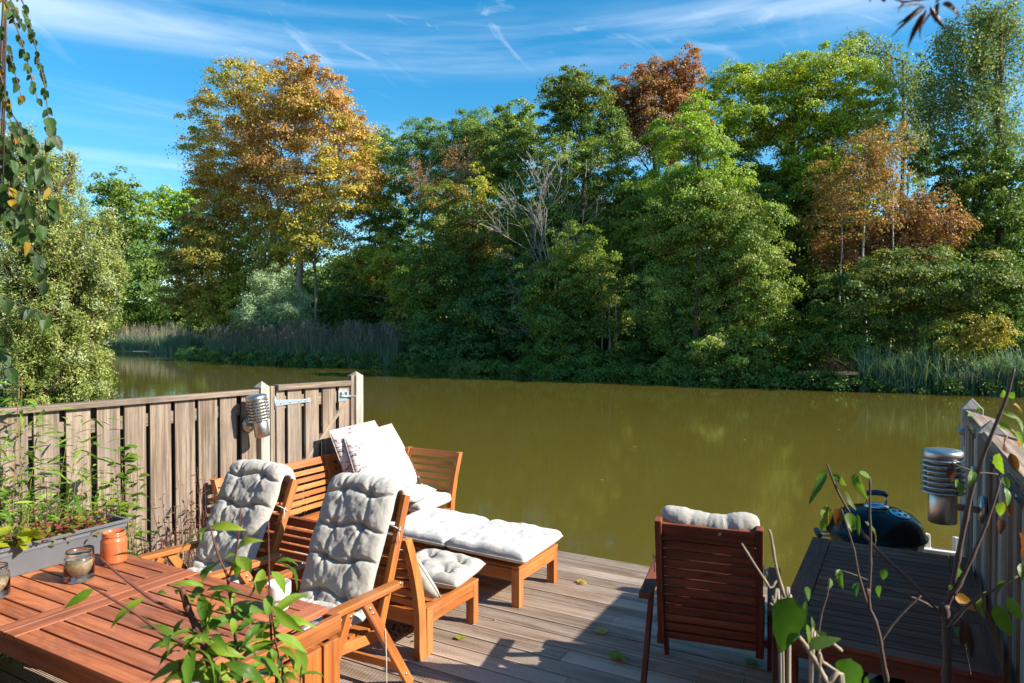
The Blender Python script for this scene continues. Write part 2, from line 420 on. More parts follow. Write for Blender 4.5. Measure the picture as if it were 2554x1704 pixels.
def tag(o, label, cat, group=None, kind=None):
    o['label'] = label; o['category'] = cat
    if group: o['group'] = group
    if kind: o['kind'] = kind
    return o
def thing(name, label, cat, loc=(0, 0, 0), rz=0.0, group=None):
    o = bpy.data.objects.new(name, None); COL.objects.link(o)
    o.location = loc; o.rotation_euler = (0, 0, rz); o.empty_display_size = 0.1
    return tag(o, label, cat, group)
def structure(o): o['kind'] = 'structure'; return o
def copy_tree(o, parent=None):
    c = o.copy(); COL.objects.link(c)
    if parent is not None: c.parent = parent
    for ch in list(o.children): copy_tree(ch, c)
    return c
def nz(x, y, z=0.0): return mnoise.noise(Vector((x, y, z)))

def grid_shell(mb, fn, nu, nv, th_top, th_bot, rnd=None):
    """closed cushion: fn(u,v)->Vector mid surface, thickness functions pushing along its normal"""
    P = [[fn(i / nu, j / nv) for i in range(nu + 1)] for j in range(nv + 1)]
    Nn = [[None] * (nu + 1) for _ in range(nv + 1)]
    for j in range(nv + 1):
        for i in range(nu + 1):
            a = P[j][min(i + 1, nu)] - P[j][max(i - 1, 0)]; b = P[min(j + 1, nv)][i] - P[max(j - 1, 0)][i]
            n = a.cross(b); Nn[j][i] = n.normalized() if n.length > 1e-12 else Vector((0, 0, 1))
    V = []; idx = {}
    for side, th in ((0, th_top), (1, th_bot)):
        for j in range(nv + 1):
            for i in range(nu + 1):
                edge = i in (0, nu) or j in (0, nv)
                if edge and side: continue
                t = 0.0 if edge else th(i / nu, j / nv)
                idx[(i, j, side)] = len(V); V.append(P[j][i] + Nn[j][i] * ((1 - 2 * side) * t))
    F = []; U = []; Rn = []
    def vid(i, j, sd):
        return idx[(i, j, 0 if (i in (0, nu) or j in (0, nv)) else sd)]
    for sd in (0, 1):
        for j in range(nv):
            for i in range(nu):
                q = [(i, j), (i + 1, j), (i + 1, j + 1), (i, j + 1)]
                if sd: q = q[::-1]
                F.append(tuple(vid(a, b, sd) for a, b in q)); U.append([(a / nu, b / nv) for a, b in q])
                Rn.append(rnd((i + .5) / nu, (j + .5) / nv, sd) if rnd else 0.5)
    mb.add(V, F, U, True, rnd=Rn)
def edgep(t, p, q): return max(0.0, 1 - abs(2 * t - 1) ** p) ** q

# ------------------------------------------------------------------ setting
BX = [-600, -200, -120, -88, -75, -62, -52, -46, -41, -29, -21.6, -13, -7, 3.3, 12, 60, 600]
BY = [75, 60, 56, 53, 50, 44, 38.5, 37.5, 37.0, 36.3, 34.6, 32.6, 32.0, 32.9, 33, 33, 33]
def bank_y(x): return float(np.interp(x, BX, BY))
def near_y(x): return float(np.interp(x, [-60, -16, -9, -6.2, -5.3, 1.0, 2.5, 20], [14, 11, 9.0, 6.3, 2.8, 2.8, 5, 6]))
def ground_z(x, y):
    s = y - bank_y(x) + 0.35 * nz(x * .35, y * .35, 2.0)
    z = float(np.interp(s, [-3.0, -0.4, 0.15, 1.6, 12, 60, 500], [-1.7, -0.85, -0.42, -0.1, 0.35, 1.2, 6]))
    if y < 20:
        t = y - near_y(x)
        z = float(np.interp(t, [-30, 0.0, 1.1, 3.5], [-0.28, -0.33, -0.9, -1.7]))
    return z + 0.05 * nz(x * .9, y * .9)
def make_ground():
    xs = np.concatenate([[-700, -400, -260, -180], np.arange(-140, -60, 3.0), np.arange(-60, 14, 1.2), [16, 20, 28, 40, 70, 120, 250, 600]])
    ys = np.concatenate([[-80, -40, -15, -6], np.arange(-3, 14, 0.7), [15, 18, 22, 27, 29], np.arange(30, 64, 1.0), [67, 72, 80, 95, 120, 180, 300, 700]])
    mb = MB()
    V = [(x, y, ground_z(x, y)) for y in ys for x in xs]; n = len(xs)
    F = [(j * n + i, j * n + i + 1, (j + 1) * n + i + 1, (j + 1) * n + i) for j in range(len(ys) - 1) for i in range(n - 1)]
    mb.add(V, F, None, True)
    structure(mb.build('ground', M['ground']))
make_ground()
def make_water():
    mb = MB()
    mb.add([(-400, 0.5, -.55), (200, 0.5, -.55), (200, 90, -.55), (-400, 90, -.55)], [(0, 1, 2, 3)])
    structure(mb.build('water', M['water']))
make_water()
def make_mudbank():
    mb = MB(); n = 40; V = [Vector((-73, 50.0, -.49))]
    for ring, (k, z) in enumerate(((0.6, -.49), (1.0, -.58))):
        for i in range(n):
            a = 2 * math.pi * i / n; w = 1 + .18 * nz(math.cos(a) * 2, math.sin(a) * 2, 5)
            V.append(Vector((-73 + 8.5 * k * w * math.cos(a) - 3 * k * math.sin(a), 50.0 + 3.4 * k * w * math.sin(a), z)))
    F = [(0, 1 + i, 1 + (i + 1) % n) for i in range(n)] + [(1 + i, 1 + n + i, 1 + n + (i + 1) % n, 1 + (i + 1) % n) for i in range(n)]
    mb.add(V, F, None, True); structure(mb.build('mud_bank', M['mud']))
make_mudbank()

# deck of grooved boards, running along X
def make_deck():
    pitch, wb, th = 0.1567, 0.1405, 0.028
    n_b = 34; x0, x1 = -5.35, 1.2
    mb = MB()
    NG = 11
    for b in range(n_b):
        yb = 5.648 - (b + 1) * pitch + 0.005
        cuts = [x0]
        if b % 2 == 1: cuts.append(-1.87 + 0.07 * (b % 5)) if b % 3 else cuts.append(-3.35)
        else: cuts.append(0.35 - 0.3 * (b % 3))
        cuts.append(x1)
        for k in range(len(cuts) - 1):
            a0, a1 = cuts[k] + .0025, cuts[k + 1] - .0025
            dz = random.uniform(-.0015, .0015)
            prof = [(0, -th), (0, -.003), (.003, 0)]
            g = (wb - .012) / NG
            for i in range(NG):
                s = .006 + i * g
                prof += [(s + g * .25, 0), (s + g * .33, -.008), (s + g * .72, -.008), (s + g * .80, 0)]
            prof += [(wb - .003, 0), (wb, -.003), (wb, -th)]
            poly = [(yb + p[0], p[1] + dz) for p in prof]
            nn = len(poly)
            V = [(a0, *p) for p in poly] + [(a1, *p) for p in poly]
            F = [(i, i + 1, i + 1 + nn, i + nn) for i in range(nn - 1)] + [tuple(range(nn)), tuple(range(nn, 2 * nn))[::-1]]
            o1, o2 = random.random() * 30, random.random() * 30
            U = [[(V[q][0] * .8 + o1, V[q][1] + o2) for q in f] for f in F]
            mb.add(V, F, U)
    d = structure(mb.build('deck', M['deck']))
    sub = MB()
    for x in np.arange(-5.2, 1.2, 0.5): sub.box((x, 3.0, -.112), (.06, 5.2, .14))
    sub.box((-2.05, 5.60, -.10), (6.5, .05, .135))
    sub.build('joist', M['darkfence'], d)
    um = MB(); um.box((-2.05, 3.05, -.034), (6.4, 5.15, .006)); um.build('gap_shade_sheet', M['soil'], d)  # dark sheet added below the boards so their gaps read as shade
    pm = MB()
    for x in np.arange(-5.0, 1.2, 1.5): pm.tube([(x, 5.45, -2.0), (x, 5.45, -.17)], .08, 10)
    pm.build('pile', M['darkfence'], d)
make_deck()

# ------------------------------------------------------------------ fences
def pyramid_post(mb, x, y, z0, z1, peak, w=.092, dx=None):
    dx = dx or w
    h, k = dx / 2, w / 2
    V = [(x - h, y - k, z0), (x + h, y - k, z0), (x + h, y + k, z0), (x - h, y + k, z0), (x - h, y - k, z1), (x + h, y - k, z1), (x + h, y + k, z1), (x - h, y + k, z1), (x, y, peak)]
    F = [(0, 1, 5, 4), (1, 2, 6, 5), (2, 3, 7, 6), (3, 0, 4, 7), (4, 5, 8), (5, 6, 8), (6, 7, 8), (7, 4, 8)]
    o1, o2 = random.random() * 9, random.random() * 9
    U = [[(V[q][2] + o1, V[q][0] + V[q][1] + o2) for q in f] for f in F]
    mb.add(V, F, U)
def board(parent, x, y0, y1, z0, z1, th, mat, name='board'):
    b = MB(); b.box((x, (y0 + y1) / 2, (z0 + z1) / 2), (th, y1 - y0, z1 - z0)); return b.build(name, mat, parent, 0.003)
def capz(y): return 1.493 - .0146 * (y - 2.25)
t = thing('wooden_fence', 'long weathered timber fence of upright boards with lamp, bamboo standing before it', 'fence', (0, 0, 0))
XF = -5.045
front = [(2.447, 2.592), (2.651, 2.80), (2.862, 3.013), (3.065, 3.214), (3.264, 3.421), (3.475, 3.635), (3.684, 3.845), (3.89, 4.037), (4.109, 4.250)]
y = 2.40
while y > -0.2:
    front.insert(0, (y - .15, y - .004)); y -= .206
for a, b in front: board(t, XF + random.uniform(-.002, .002), a - .007, b + .010, -.25, capz(a) - .02, .02, M['fence'])
for i in range(len(front) - 1):
    a, b = front[i][1] - .03, front[i + 1][0] + .03
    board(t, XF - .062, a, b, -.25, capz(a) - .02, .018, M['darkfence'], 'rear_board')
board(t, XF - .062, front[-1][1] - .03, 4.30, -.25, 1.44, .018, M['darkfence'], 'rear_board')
m = MB(); m.beam((XF + .005, -.25, capz(-.25) - .02), (XF + .005, 4.262, capz(4.262) - .02), .085, .042); m.build('cap_rail', M['fence'], t, .004)
for z in (1.34, .35):
    m = MB(); m.beam((XF - .031, -.25, z), (XF - .031, 4.262, z - .045), .04, .10); m.build('cross_rail', M['fence'], t, .004)
for (px, py, pk) in ((-5.035, 4.32, 1.537), (-5.06, 1.95, 1.54)):
    m = MB(); pyramid_post(m, px, py, -.6, pk - .055, pk, .098, .098); m.build('post', M['greyfence'], t, .003)

g = thing('wooden_gate', 'weathered board gate with steel strap hinge and latch beside the long fence', 'gate', (0, 0, 0))
XG = -5.03
for a, b in ((4.475, 4.572), (4.610, 4.780), (4.832, 5.004), (5.060, 5.238), (5.286, 5.437)): board(g, XG, a, b, .06, 1.452 - .01 * (a - 4.4), .02, M['fence'])
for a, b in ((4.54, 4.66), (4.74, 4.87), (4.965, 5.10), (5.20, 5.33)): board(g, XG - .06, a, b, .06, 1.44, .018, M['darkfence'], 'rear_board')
m = MB(); m.beam((XG + .012, 4.466, 1.466), (XG + .012, 5.44, 1.444), .075, .05); m.build('cap_rail', M['fence'], g, .004)
for z in (1.322, .4):
    m = MB(); m.beam((XG - .029, 4.47, z), (XG - .029, 5.44, z - .012), .038, .115); m.build('cross_rail', M['fence'], g, .004)
m = MB(); m.beam((XG - .029, 4.53, .45), (XG - .029, 5.40, 1.26), .036, .09, (1, 0, 0)); m.build('brace', M['fence'], g, .004)
board(g, XG - .005, 4.401, 4.449, .03, 1.483, .045, M['fence'], 'stile')
board(g, XG + .002, 5.442, 5.489, .03, 1.522, .06, M['fence'], 'stile')
def hinge(parent, z):
    m = MB()
    poly = [(4.45, z + .028), (4.85, z + .004), (4.862, z + .012), (4.885, z + .012), (4.897, z - .01), (4.885, z - .034), (4.862, z - .034), (4.85, z - .028), (4.45, z - .03)]
    m.prism(poly, 0, XG + .012, XG + .018)
    h = m.build('strap_hinge', M['zinc'], parent, .0015)
    m = MB(); m.tube([(XG + .02, 4.448, z - .055), (XG + .02, 4.448, z + .06)], .011, 12); m.box((XG + .0135, 4.43, z), (.005, .045, .155)); m.build('hinge_pin', M['zinc'], h)
    for yy in (4.52, 4.63, 4.74, 4.82):
        m = MB(); m.tube([(XG + .017, yy, z - .006), (XG + .023, yy, z - .006)], .008, 10); m.build('bolt', M['bolt'], h)
hinge(g, 1.325)
la = MB(); la.box((XG + .0135, 5.335, 1.322), (.006, .125, .118)); la = la.build('latch', M['zinc'], g, .002)
m = MB(); m.tube([(XG + .03, 5.29, 1.318), (XG + .03, 5.50, 1.302)], .0125, 12); m.build('sliding_bar', M['zinc'], la)
for yy in (5.312, 5.387):
    m = MB(); m.box((XG + .026, yy, 1.335), (.03, .03, .05)); m.build('guide', M['zinc'], la, .004)
pp = MB(); pyramid_post(pp, -5.04, 5.556, -.9, 1.513, 1.560, .112, .112)
tag(pp.build('gate_post', M['greyfence'], None, .004), 'sun-bleached end post with pointed top at the corner by the water', 'post')

# fence on the other side, in its own shade
XR = 0.375
def rx(y): return XR - .03 * (y - 3.0) / 2.6
t = thing('wooden_fence', 'shaded timber fence with broad sloping cap behind the dark table', 'fence', (0, 0, 0))
y = 4.36; k = 0
while y > -0.6:
    x = rx(y) + (0.0 if k % 2 == 0 else .045)
    board(t, x + .012, y - .118, y, -.25, 1.35, .02, M['fence'] if k % 3 else M['greyfence']); y -= .1 if k % 2 == 0 else .112; k += 1
m = MB(); m.beam((rx(-.8) + .10, -.8, 1.42), (rx(4.37) + .10, 4.37, 1.42), .21, .038, (0.30, 0, 1)); m.build('cap_rail', M['fence'], t, .004)
m = MB(); m.beam((rx(-.8) + .034, -.8, 1.30), (rx(4.37) + .034, 4.37, 1.30), .03, .09); m.build('cross_rail', M['greyfence'], t, .004)
m = MB(); pyramid_post(m, rx(4.43) + .045, 4.425, -.6, 1.455, 1.525, .11, .13); m.build('post', M['greyfence'], t, .004)
g = thing('wooden_gate', 'shaded narrow board gate between two pointed posts above the dark table', 'gate', (0, 0, 0))
y = 5.44; k = 0
while y > 4.52:
    x = rx(y) + (0.0 if k % 2 == 0 else .04)
    board(g, x + .012, y - .12, y, .06, 1.37, .02, M['fence'] if k % 3 else M['greyfence']); y -= .105; k += 1
m = MB(); m.beam((rx(4.5) + .085, 4.50, 1.425), (rx(5.45) + .085, 5.45, 1.425), .17, .04, (0.30, 0, 1)); m.build('cap_rail', M['fence'], g, .004)
m = MB(); m.box((rx(5.2) - .006, 5.40, 1.30), (.012, .05, .13)); m.tube([(rx(5.2) - .02, 5.36, 1.33), (rx(5.2) - .02, 5.52, 1.33)], .02, 10); m.build('latch', M['zinc'], g, .003)
m = MB(); m.box((rx(4.6) - .005, 4.62, 1.24), (.01, .035, .14)); m.tube([(rx(4.6) - .015, 4.60, 1.14), (rx(4.6) - .015, 4.60, 1.24)], .016, 10); m.build('strap_hinge', M['zinc'], g, .003)
pp = MB(); pyramid_post(pp, rx(5.52) + .05, 5.52, -.9, 1.475, 1.545, .10, .12)
tag(pp.build('gate_post', M['greyfence'], None, .004), 'grey end post with pointed top past the barbecue at the shaded side', 'post')

# ------------------------------------------------------------------ louvred wall lamps
def wall_lamp(label, plate, out_dir, axis_base, axis_top):
    """plate: centre on the board; axis_base/top: ends of the lamp's centre line"""
    b, tp = Vector(axis_base), Vector(axis_top)
    z = (tp - b); H = z.length; z.normalize()
    xx = Vector(out_dir).normalized(); xx = (xx - z * xx.dot(z)).normalized(); yy = z.cross(xx)
    T = Matrix.Translation(b) @ Matrix((xx, yy, z)).transposed().to_4x4()
    t = thing('wall_lamp', label, 'lamp', (0, 0, 0), 0, 'louvred steel wall lamps')
    s = H / .36
    def P(lst): return [(r, zz * s) for r, zz in lst]
    m = MB(); m.lathe(P([(.0, 0), (.058, 0), (.0625, .003), (.0625, .142), (.058, .146), (0, .146)]), 40, T); m.build('lamp_body', M['steel'], t)
    m = MB(); m.lathe(P([(.05, .146), (.05, .322)]), 32, T, False); m.build('lamp_glass', M['lampinner'], t)
    for k in range(7):
        zc = .150 + k * .0262
        m = MB(); m.lathe(P([(.066, zc + .010), (.092, zc), (.0945, zc + .002), (.0945, zc + .005), (.090, zc + .009), (.068, zc + .0145)]), 44, T, False); m.build('louvre', M['steel'], t)
    for k in range(4):
        a = k * math.pi / 2 + .6
        m = MB(); m.tube([T @ Vector((.074 * math.cos(a), .074 * math.sin(a), .146 * s)), T @ Vector((.074 * math.cos(a), .074 * math.sin(a), .33 * s))], .004, 8); m.build('support_rod', M['steel'], t)
    m = MB(); m.lathe(P([(.0, .322), (.084, .322), (.087, .325), (.087, .352), (.080, .358), (.04, .363), (0, .364)]), 44, T); m.build('lamp_cap', M['steel'], t)
    pc = Vector(plate); o = Vector(out_dir).normalized()
    m = MB(); mm = Matrix.Translation(pc) @ o.to_track_quat('Z', 'Y').to_matrix().to_4x4()
    m.lathe([(.0, 0), (.068, 0), (.072, .004), (.072, .016), (.064, .028), (.0, .030)], 40, mm); m.build('mounting_plate', M['steel'], t)
    att = b + z * .085 * s
    m = MB(); m.beam(pc + o * .026, att - (att - pc).normalized() * .05, .028, .034); m.build('arm', M['steel'], t, .003)
wall_lamp('louvred steel lamp on the sunlit fence, throwing its shadow on the boards', (-5.03, 4.165, 1.165), (1, 0, 0), (-4.850, 4.168, 1.070), (-4.868, 4.112, 1.432))
wall_lamp('louvred steel lamp on the shaded fence, above the dark table and barbecue', (rx(4.2) - .002, 4.15, 1.10), (-1, 0, .0), (.170, 3.985, 1.055), (.168, 3.985, 1.412))

# ------------------------------------------------------------------ reclining chairs
def recliner(label, loc, rz, wood='oiled', by=-.22, ty=-.42, tz=1.05, scale=1.0):
    t = thing('reclining_chair', label, 'chair', loc, rz, 'slatted reclining chairs'); t.scale = (scale,) * 3
    W = M[wood]
    a, b = Vector((0, by, .325)), Vector((0, ty, tz))
    ax = (b - a).normalized(); nrm = Vector((1, 0, 0)).cross(ax); L = (b - a).length
    bk = MB()
    for sx in (-1, 1):
        x = sx * .247
        bk.beam((x, a.y, a.z), (x, b.y, b.z), .034, .055, nrm)
    n = 11
    bk.beam(b + Vector((-.23, 0, 0)) - ax * .062, b + Vector((.23, 0, 0)) - ax * .062, .085, .024, nrm)
    for k in range(n):
        c = a + ax * (.045 + k * (L - .18) / (n - 1))
        bk.beam(c + Vector((-.23, 0, 0)), c + Vector((.23, 0, 0)), .040, .016, nrm)
    bk.build('backrest', W, t, .003)
    st = MB()
    for sx in (-1, 1): st.beam((sx * .255, -.20, .345), (sx * .255, .33, .425), .03, .055)
    for k in range(8):
        yy = -.13 + k * .062; st.beam((-.24, yy, .375 + (yy + .2) * .15), (.24, yy, .375 + (yy + .2) * .15), .045, .018)
    st.build('seat', W, t, .003)
    for sx in (-1, 1):
        m = MB(); m.beam((sx * .318, -.30, .602), (sx * .318, .275, .63), .066, .032); arm = m.build('armrest', W, t, .005)
        m = MB(); m.beam((sx * .322, -.005, .60), (sx * .322, -.40, -.0), .026, .056, (0, 1, .65)); l1 = m.build('leg', W, t, .004)
        m = MB(); m.beam((sx * .296, .075, .60), (sx * .296, .40, -.0), .026, .052, (0, 1, -.55)); l2 = m.build('leg', W, t, .004)
        d = sx * .014
        for (xx, yy, zz, lg) in ((.335, -.03, .563, l1), (.335, -.055, .53, l1), (.335, -.345, .085, l1), (.309, .09, .56, l2), (.309, .19, .375, l2)):
            m = MB(); m.tube([(sx * xx - d * .1, yy, zz), (sx * xx + d * .35, yy, zz)], .0085, 10); m.build('bolt', M['bolt'], lg)
        m = MB(); m.tube([(sx * .351, -.275, .615), (sx * .353, -.275, .615)], .011, 10); m.build('bolt', M['bolt'], arm)
    m = MB(); m.beam((-.31, -.315, .13), (.31, -.315, .13), .022, .045); m.build('stretcher', W, t, .003)
    m = MB(); m.beam((-.285, .30, .19), (.285, .30, .19), .022, .045); m.build('stretcher', W, t, .003)
    return t
recliner('reclining chair nearer the fence, facing the table with its back to the sofa', (-3.66, 2.70, 0), R(181), 'oiled', -.19, -.49, 1.03)
recliner('reclining chair at the table corner, with splayed bolted legs in full view', (-2.715, 2.68, 0), R(183), 'oiled', -.20, -.47, 1.045)
recliner('reclining chair seen from behind, facing the water alone on the open deck', (-.905, 3.83, 0), R(9), 'darkwood', -.17, -.31, 1.02)

def chair_cushion(label, loc, rz, by, ty, tz, seed, top_over=.10, lump=0.0):
    """one long tufted pad folded from over the top of the back down to the seat's front edge"""
    a, b = Vector((0, by + .035, .44)), Vector((0, ty + .035, tz))
    ax = (b - a).normalized(); nrm = Vector((0, -ax.z, ax.y)) * -1   # towards the sitter
    pts = []
    th = .045
    top = b + nrm * .03
    pts += [top - nrm * .085 - ax * top_over, top - nrm * .075, top + ax * .045 - nrm * .03, top + ax * .03 + nrm * .025, top - ax * .05 + nrm * .035]
    if top_over < 0: pts = [top - nrm * .012 - ax * .01, top - nrm * .005 + ax * .035, top + ax * .05 + nrm * .02, top + ax * .02 + nrm * .04, top - ax * .05 + nrm * .04]
    for k in range(1, 9): pts.append(top.lerp(a + nrm * .03, k / 9) + nrm * .03)
    s0 = a + Vector((0, .05, -.005)); s1 = Vector((0, .36, .495))
    pts += [s0.lerp(s1, k / 5) + Vector((0, 0, .02)) for k in range(0, 6)]
    # arclength resample
    d = [0]
    for i in range(1, len(pts)): d.append(d[-1] + (pts[i] - pts[i - 1]).length)
    D = d[-1]
    ys = np.array([p.y for p in pts]); zs = np.array([p.z for p in pts]); dd = np.array(d) / D
    def sm(v):
        acc = Vector((0, 0, 0)); wt = 0
        for o, w in ((-.022, 1), (-.011, 2), (0, 3), (.011, 2), (.022, 1)):
            q = min(1, max(0, v + o)); acc += Vector((0, float(np.interp(q, dd, ys)), float(np.interp(q, dd, zs)))) * w; wt += w
        return acc / wt
    w2 = .245
    def fn(u, v):
        p = sm(v); uu = 2 * u - 1
        p.x = uu * w2 * (1 + .02 * nz(v * 5, seed, 1)) + .008 * nz(v * 6, uu, seed)
        p += nrm * .014 * nz(u * 3, v * 7, seed + 4)
        if v < .22: p.z += lump * (abs(uu) ** 1.5 - .45) * (1 - v / .22)
        return p
    rows = [.20, .335, .465, .595, .74, .87]
    cols = [.30, .70]
    def th_top(u, v):
        t = edgep(u, 5, .5) * edgep(v, 14, .5)
        k = 1.0
        for j, r in enumerate(rows):
            sh = .012 * math.sin(9 * u + j * 2 + seed)
            k -= .36 * math.exp(-((v - r - sh) / .0065) ** 2) + .12 * math.exp(-((v - r - sh) / .022) ** 2)
            for c in cols:
                dx, dy = (u - c) * .49, (v - r) * D
                q = math.hypot(dx, dy)
                k -= .50 * math.exp(-(q / .022) ** 2)
                ang = math.atan2(dy, dx)
                k -= .13 * math.exp(-(q / .10) ** 2) * (0.5 + .5 * math.cos(7 * ang + j + seed * 3 + c * 7))
        for c in cols:
            k -= .16 * math.exp(-((u - c - .03 * math.sin(v * 17 + seed)) / .028) ** 2) * (.6 + .4 * math.sin(v * 23 + seed))
        k += .10 * nz(u * 6, v * 18, seed) + .05 * nz(u * 18 + v * 20, v * 46 - u * 14, seed) + .03 * abs(nz(u * 30 - v * 30, v * 70 + u * 22, seed + 5))
        return max(.004, .062 * t * max(.08, k))
    def th_bot(u, v): return .022 * edgep(u, 6, .5) * edgep(v, 16, .5)
    mb = MB(); grid_shell(mb, fn, 84, 240, th_top, th_bot)
    t = thing('seat_pad', label, 'cushion', loc, rz, 'grey tufted chair cushions')
    o = mb.build('pad', M['grey_cloth'], t)
    # the tie cords round the posts
    for sx in (-1, 1):
        c = b - ax * .17; m = MB(); x = sx * .247; e = .028
        m.tube([c + Vector((x - sx * .02, 0, 0)) + nrm * .03, c + Vector((x + sx * .021, 0, -.004)) + nrm * .032, c + Vector((x + sx * .024, 0, -.014)) - nrm * .03, c + Vector((x - sx * .01, 0, -.02)) - nrm * .036], .0035, 6)
        k0 = c + Vector((x + sx * .024, 0, -.01)) - nrm * .005
        m.tube([k0, k0 + Vector((sx * .018, .01, .016)), k0 + Vector((sx * .02, .03, -.004)), k0], .003, 6)
        m.tube([k0, k0 + Vector((sx * .012, .015, -.03)), k0 + Vector((sx * .01, .012, -.075))], .003, 6)
        m.build('tie_cord', M['cord'], t)
    return t
chair_cushion('grey tufted cushion on the chair nearer the fence', (-3.66, 2.70, 0), R(181), -.19, -.49, 1.03, 1.3, .11, -.035)
chair_cushion('grey tufted cushion on the chair at the table corner', (-2.715, 2.68, 0), R(183), -.20, -.47, 1.045, 5.7, .11, .0)
chair_cushion('grey cushion bulging over the top of the chair that faces the water', (-.905, 3.83, 0), R(9), -.17, -.31, .962, 8.4, -.005, .075)
m = MB(); m.tube([(-2.40, 2.86, .42), (-2.385, 2.85, .40), (-2.383, 2.855, .25), (-2.386, 2.86, .08), (-2.395, 2.87, .004)], .0035, 6)
tag(m.build('tie_cord', M['cord']), 'loose cord hanging from the seat pad of the corner chair to the deck', 'cord')

# ------------------------------------------------------------------ sectional garden sofa
def seat_frame(t, W, w, d0, d1, h, leg, legs, closed=True):
    m = MB(); rh = .085
    m.beam((-w / 2 + leg, d1 - .016, h - rh / 2 - .022), (w / 2 - leg, d1 - .016, h - rh / 2 - .022), .03, rh)
    m.beam((-w / 2 + leg, d0 + .016, h - rh / 2 - .022), (w / 2 - leg, d0 + .016, h - rh / 2 - .022), .03, rh)
    for sx in (-1, 1): m.beam((sx * (w / 2 - .017), d0 + leg, h - rh / 2 - .022), (sx * (w / 2 - .017), d1 - leg, h - rh / 2 - .022), .03, rh)
    m.build('frame', W, t, .003)
    m = MB()
    for sx in (-1, 1): m.beam((sx * (w / 2 - .032), d0 + .0, h - .010), (sx * (w / 2 - .032), d1, h - .010), .064, .022)
    n = int((d1 - d0) / .075)
    for k in range(n):
        yy = d0 + .04 + k * (d1 - d0 - .08) / (n - 1); m.beam((-w / 2 + .066, yy, h - .012), (w / 2 - .066, yy, h - .012), .055, .018)
    m.build('seat', W, t, .003)
    for (lx, ly) in legs:
        m = MB(); m.box((lx, ly, (h - .023) / 2), (leg, leg, h - .023)); m.build('leg', W, t, .004)
def post_x(z):   # lean of the curved back post
    return -.13 * max(0, (z - .24) / .52) ** 1.55
def sofa_section(name, label, loc, rz, wood='oiled', w=.645, topz=.765):
    t = thing(name, label, 'sofa', loc, rz, 'sections of the wooden garden sofa'); W = M[wood]
    seat_frame(t, W, w, -.27, .32, .295, .062, [(sx * (w / 2 - .032), ly) for sx in (-1, 1) for ly in (.288, -.235)])
    for sx in (-1, 1):
        m = MB(); zs = [0, .15, .28, .36, .44, .52, .60, .68, topz]
        poly = [(-.345 + post_x(z), z) for z in zs] + [(-.272 + post_x(z) - .012 * (z / topz), z) for z in zs[::-1]]
        m.prism(poly, 0, sx * (w / 2 - .022) - .022, sx * (w / 2 - .022) + .022); m.build('back_post', W, t, .003)
    m = MB()
    zz = [topz - .035] + [topz - .115 - k * .062 for k in range(6)]
    for k, z in enumerate(zz):
        yy = -.315 + post_x(z); s = (post_x(z + .03) - post_x(z - .03)) / .06
        up = Vector((0, s, 1)).normalized(); h = .070 if k == 0 else .045
        c = Vector((0, yy, z)); m.box(c, (w - .09, .022, h), Matrix(((1, 0, 0), (0, up.z, up.y), (0, -up.y, up.z))))
    m.box((0, -.30, .235), (w - .09, .022, .09))
    m.build('backrest', W, t, .003)
    return t
sofa_section('sofa_section', 'sofa section against the fence under the lamp, next to the pillows', (-4.50, 4.70, 0), R(-90))
sofa_section('sofa_section', 'sofa section against the fence, partly behind the nearer chair cushion', (-4.50, 4.055, 0), R(-90))
sofa_section('sofa_section', 'corner sofa section hidden under the two white pillows', (-4.50, 5.30, 0), R(-90), w=.56)
sofa_section('sofa_section', 'sofa section whose slatted back stands against the water', (-4.085, 5.17, 0), R(180), topz=.80, w=.66)
sofa_section('sofa_section', 'sofa section seen from behind between the two cushioned chairs', (-3.52, 3.70, 0), 0, 'redwood', w=.66)
sofa_section('sofa_section', 'single seat with grey tufted pads, its curved post end-on', (-2.845, 3.675, 0), R(0), w=.645)
def stool(label, loc, rz, w=.635, d=.635):
    t = thing('footstool', label, 'stool', loc, rz, 'sections of the wooden garden sofa')
    seat_frame(t, M['oiled'], w, -d / 2, d / 2, .295, .066, [(sx * (w / 2 - .034), sy * (d / 2 - .034)) for sx in (-1, 1) for sy in (-1, 1)])
stool('footstool at the open end of the lounger, two legs in the sun', (-2.70, 4.635, 0), 0)
stool('footstool in the middle of the lounger between sofa and end stool', (-3.34, 4.635, 0), 0)

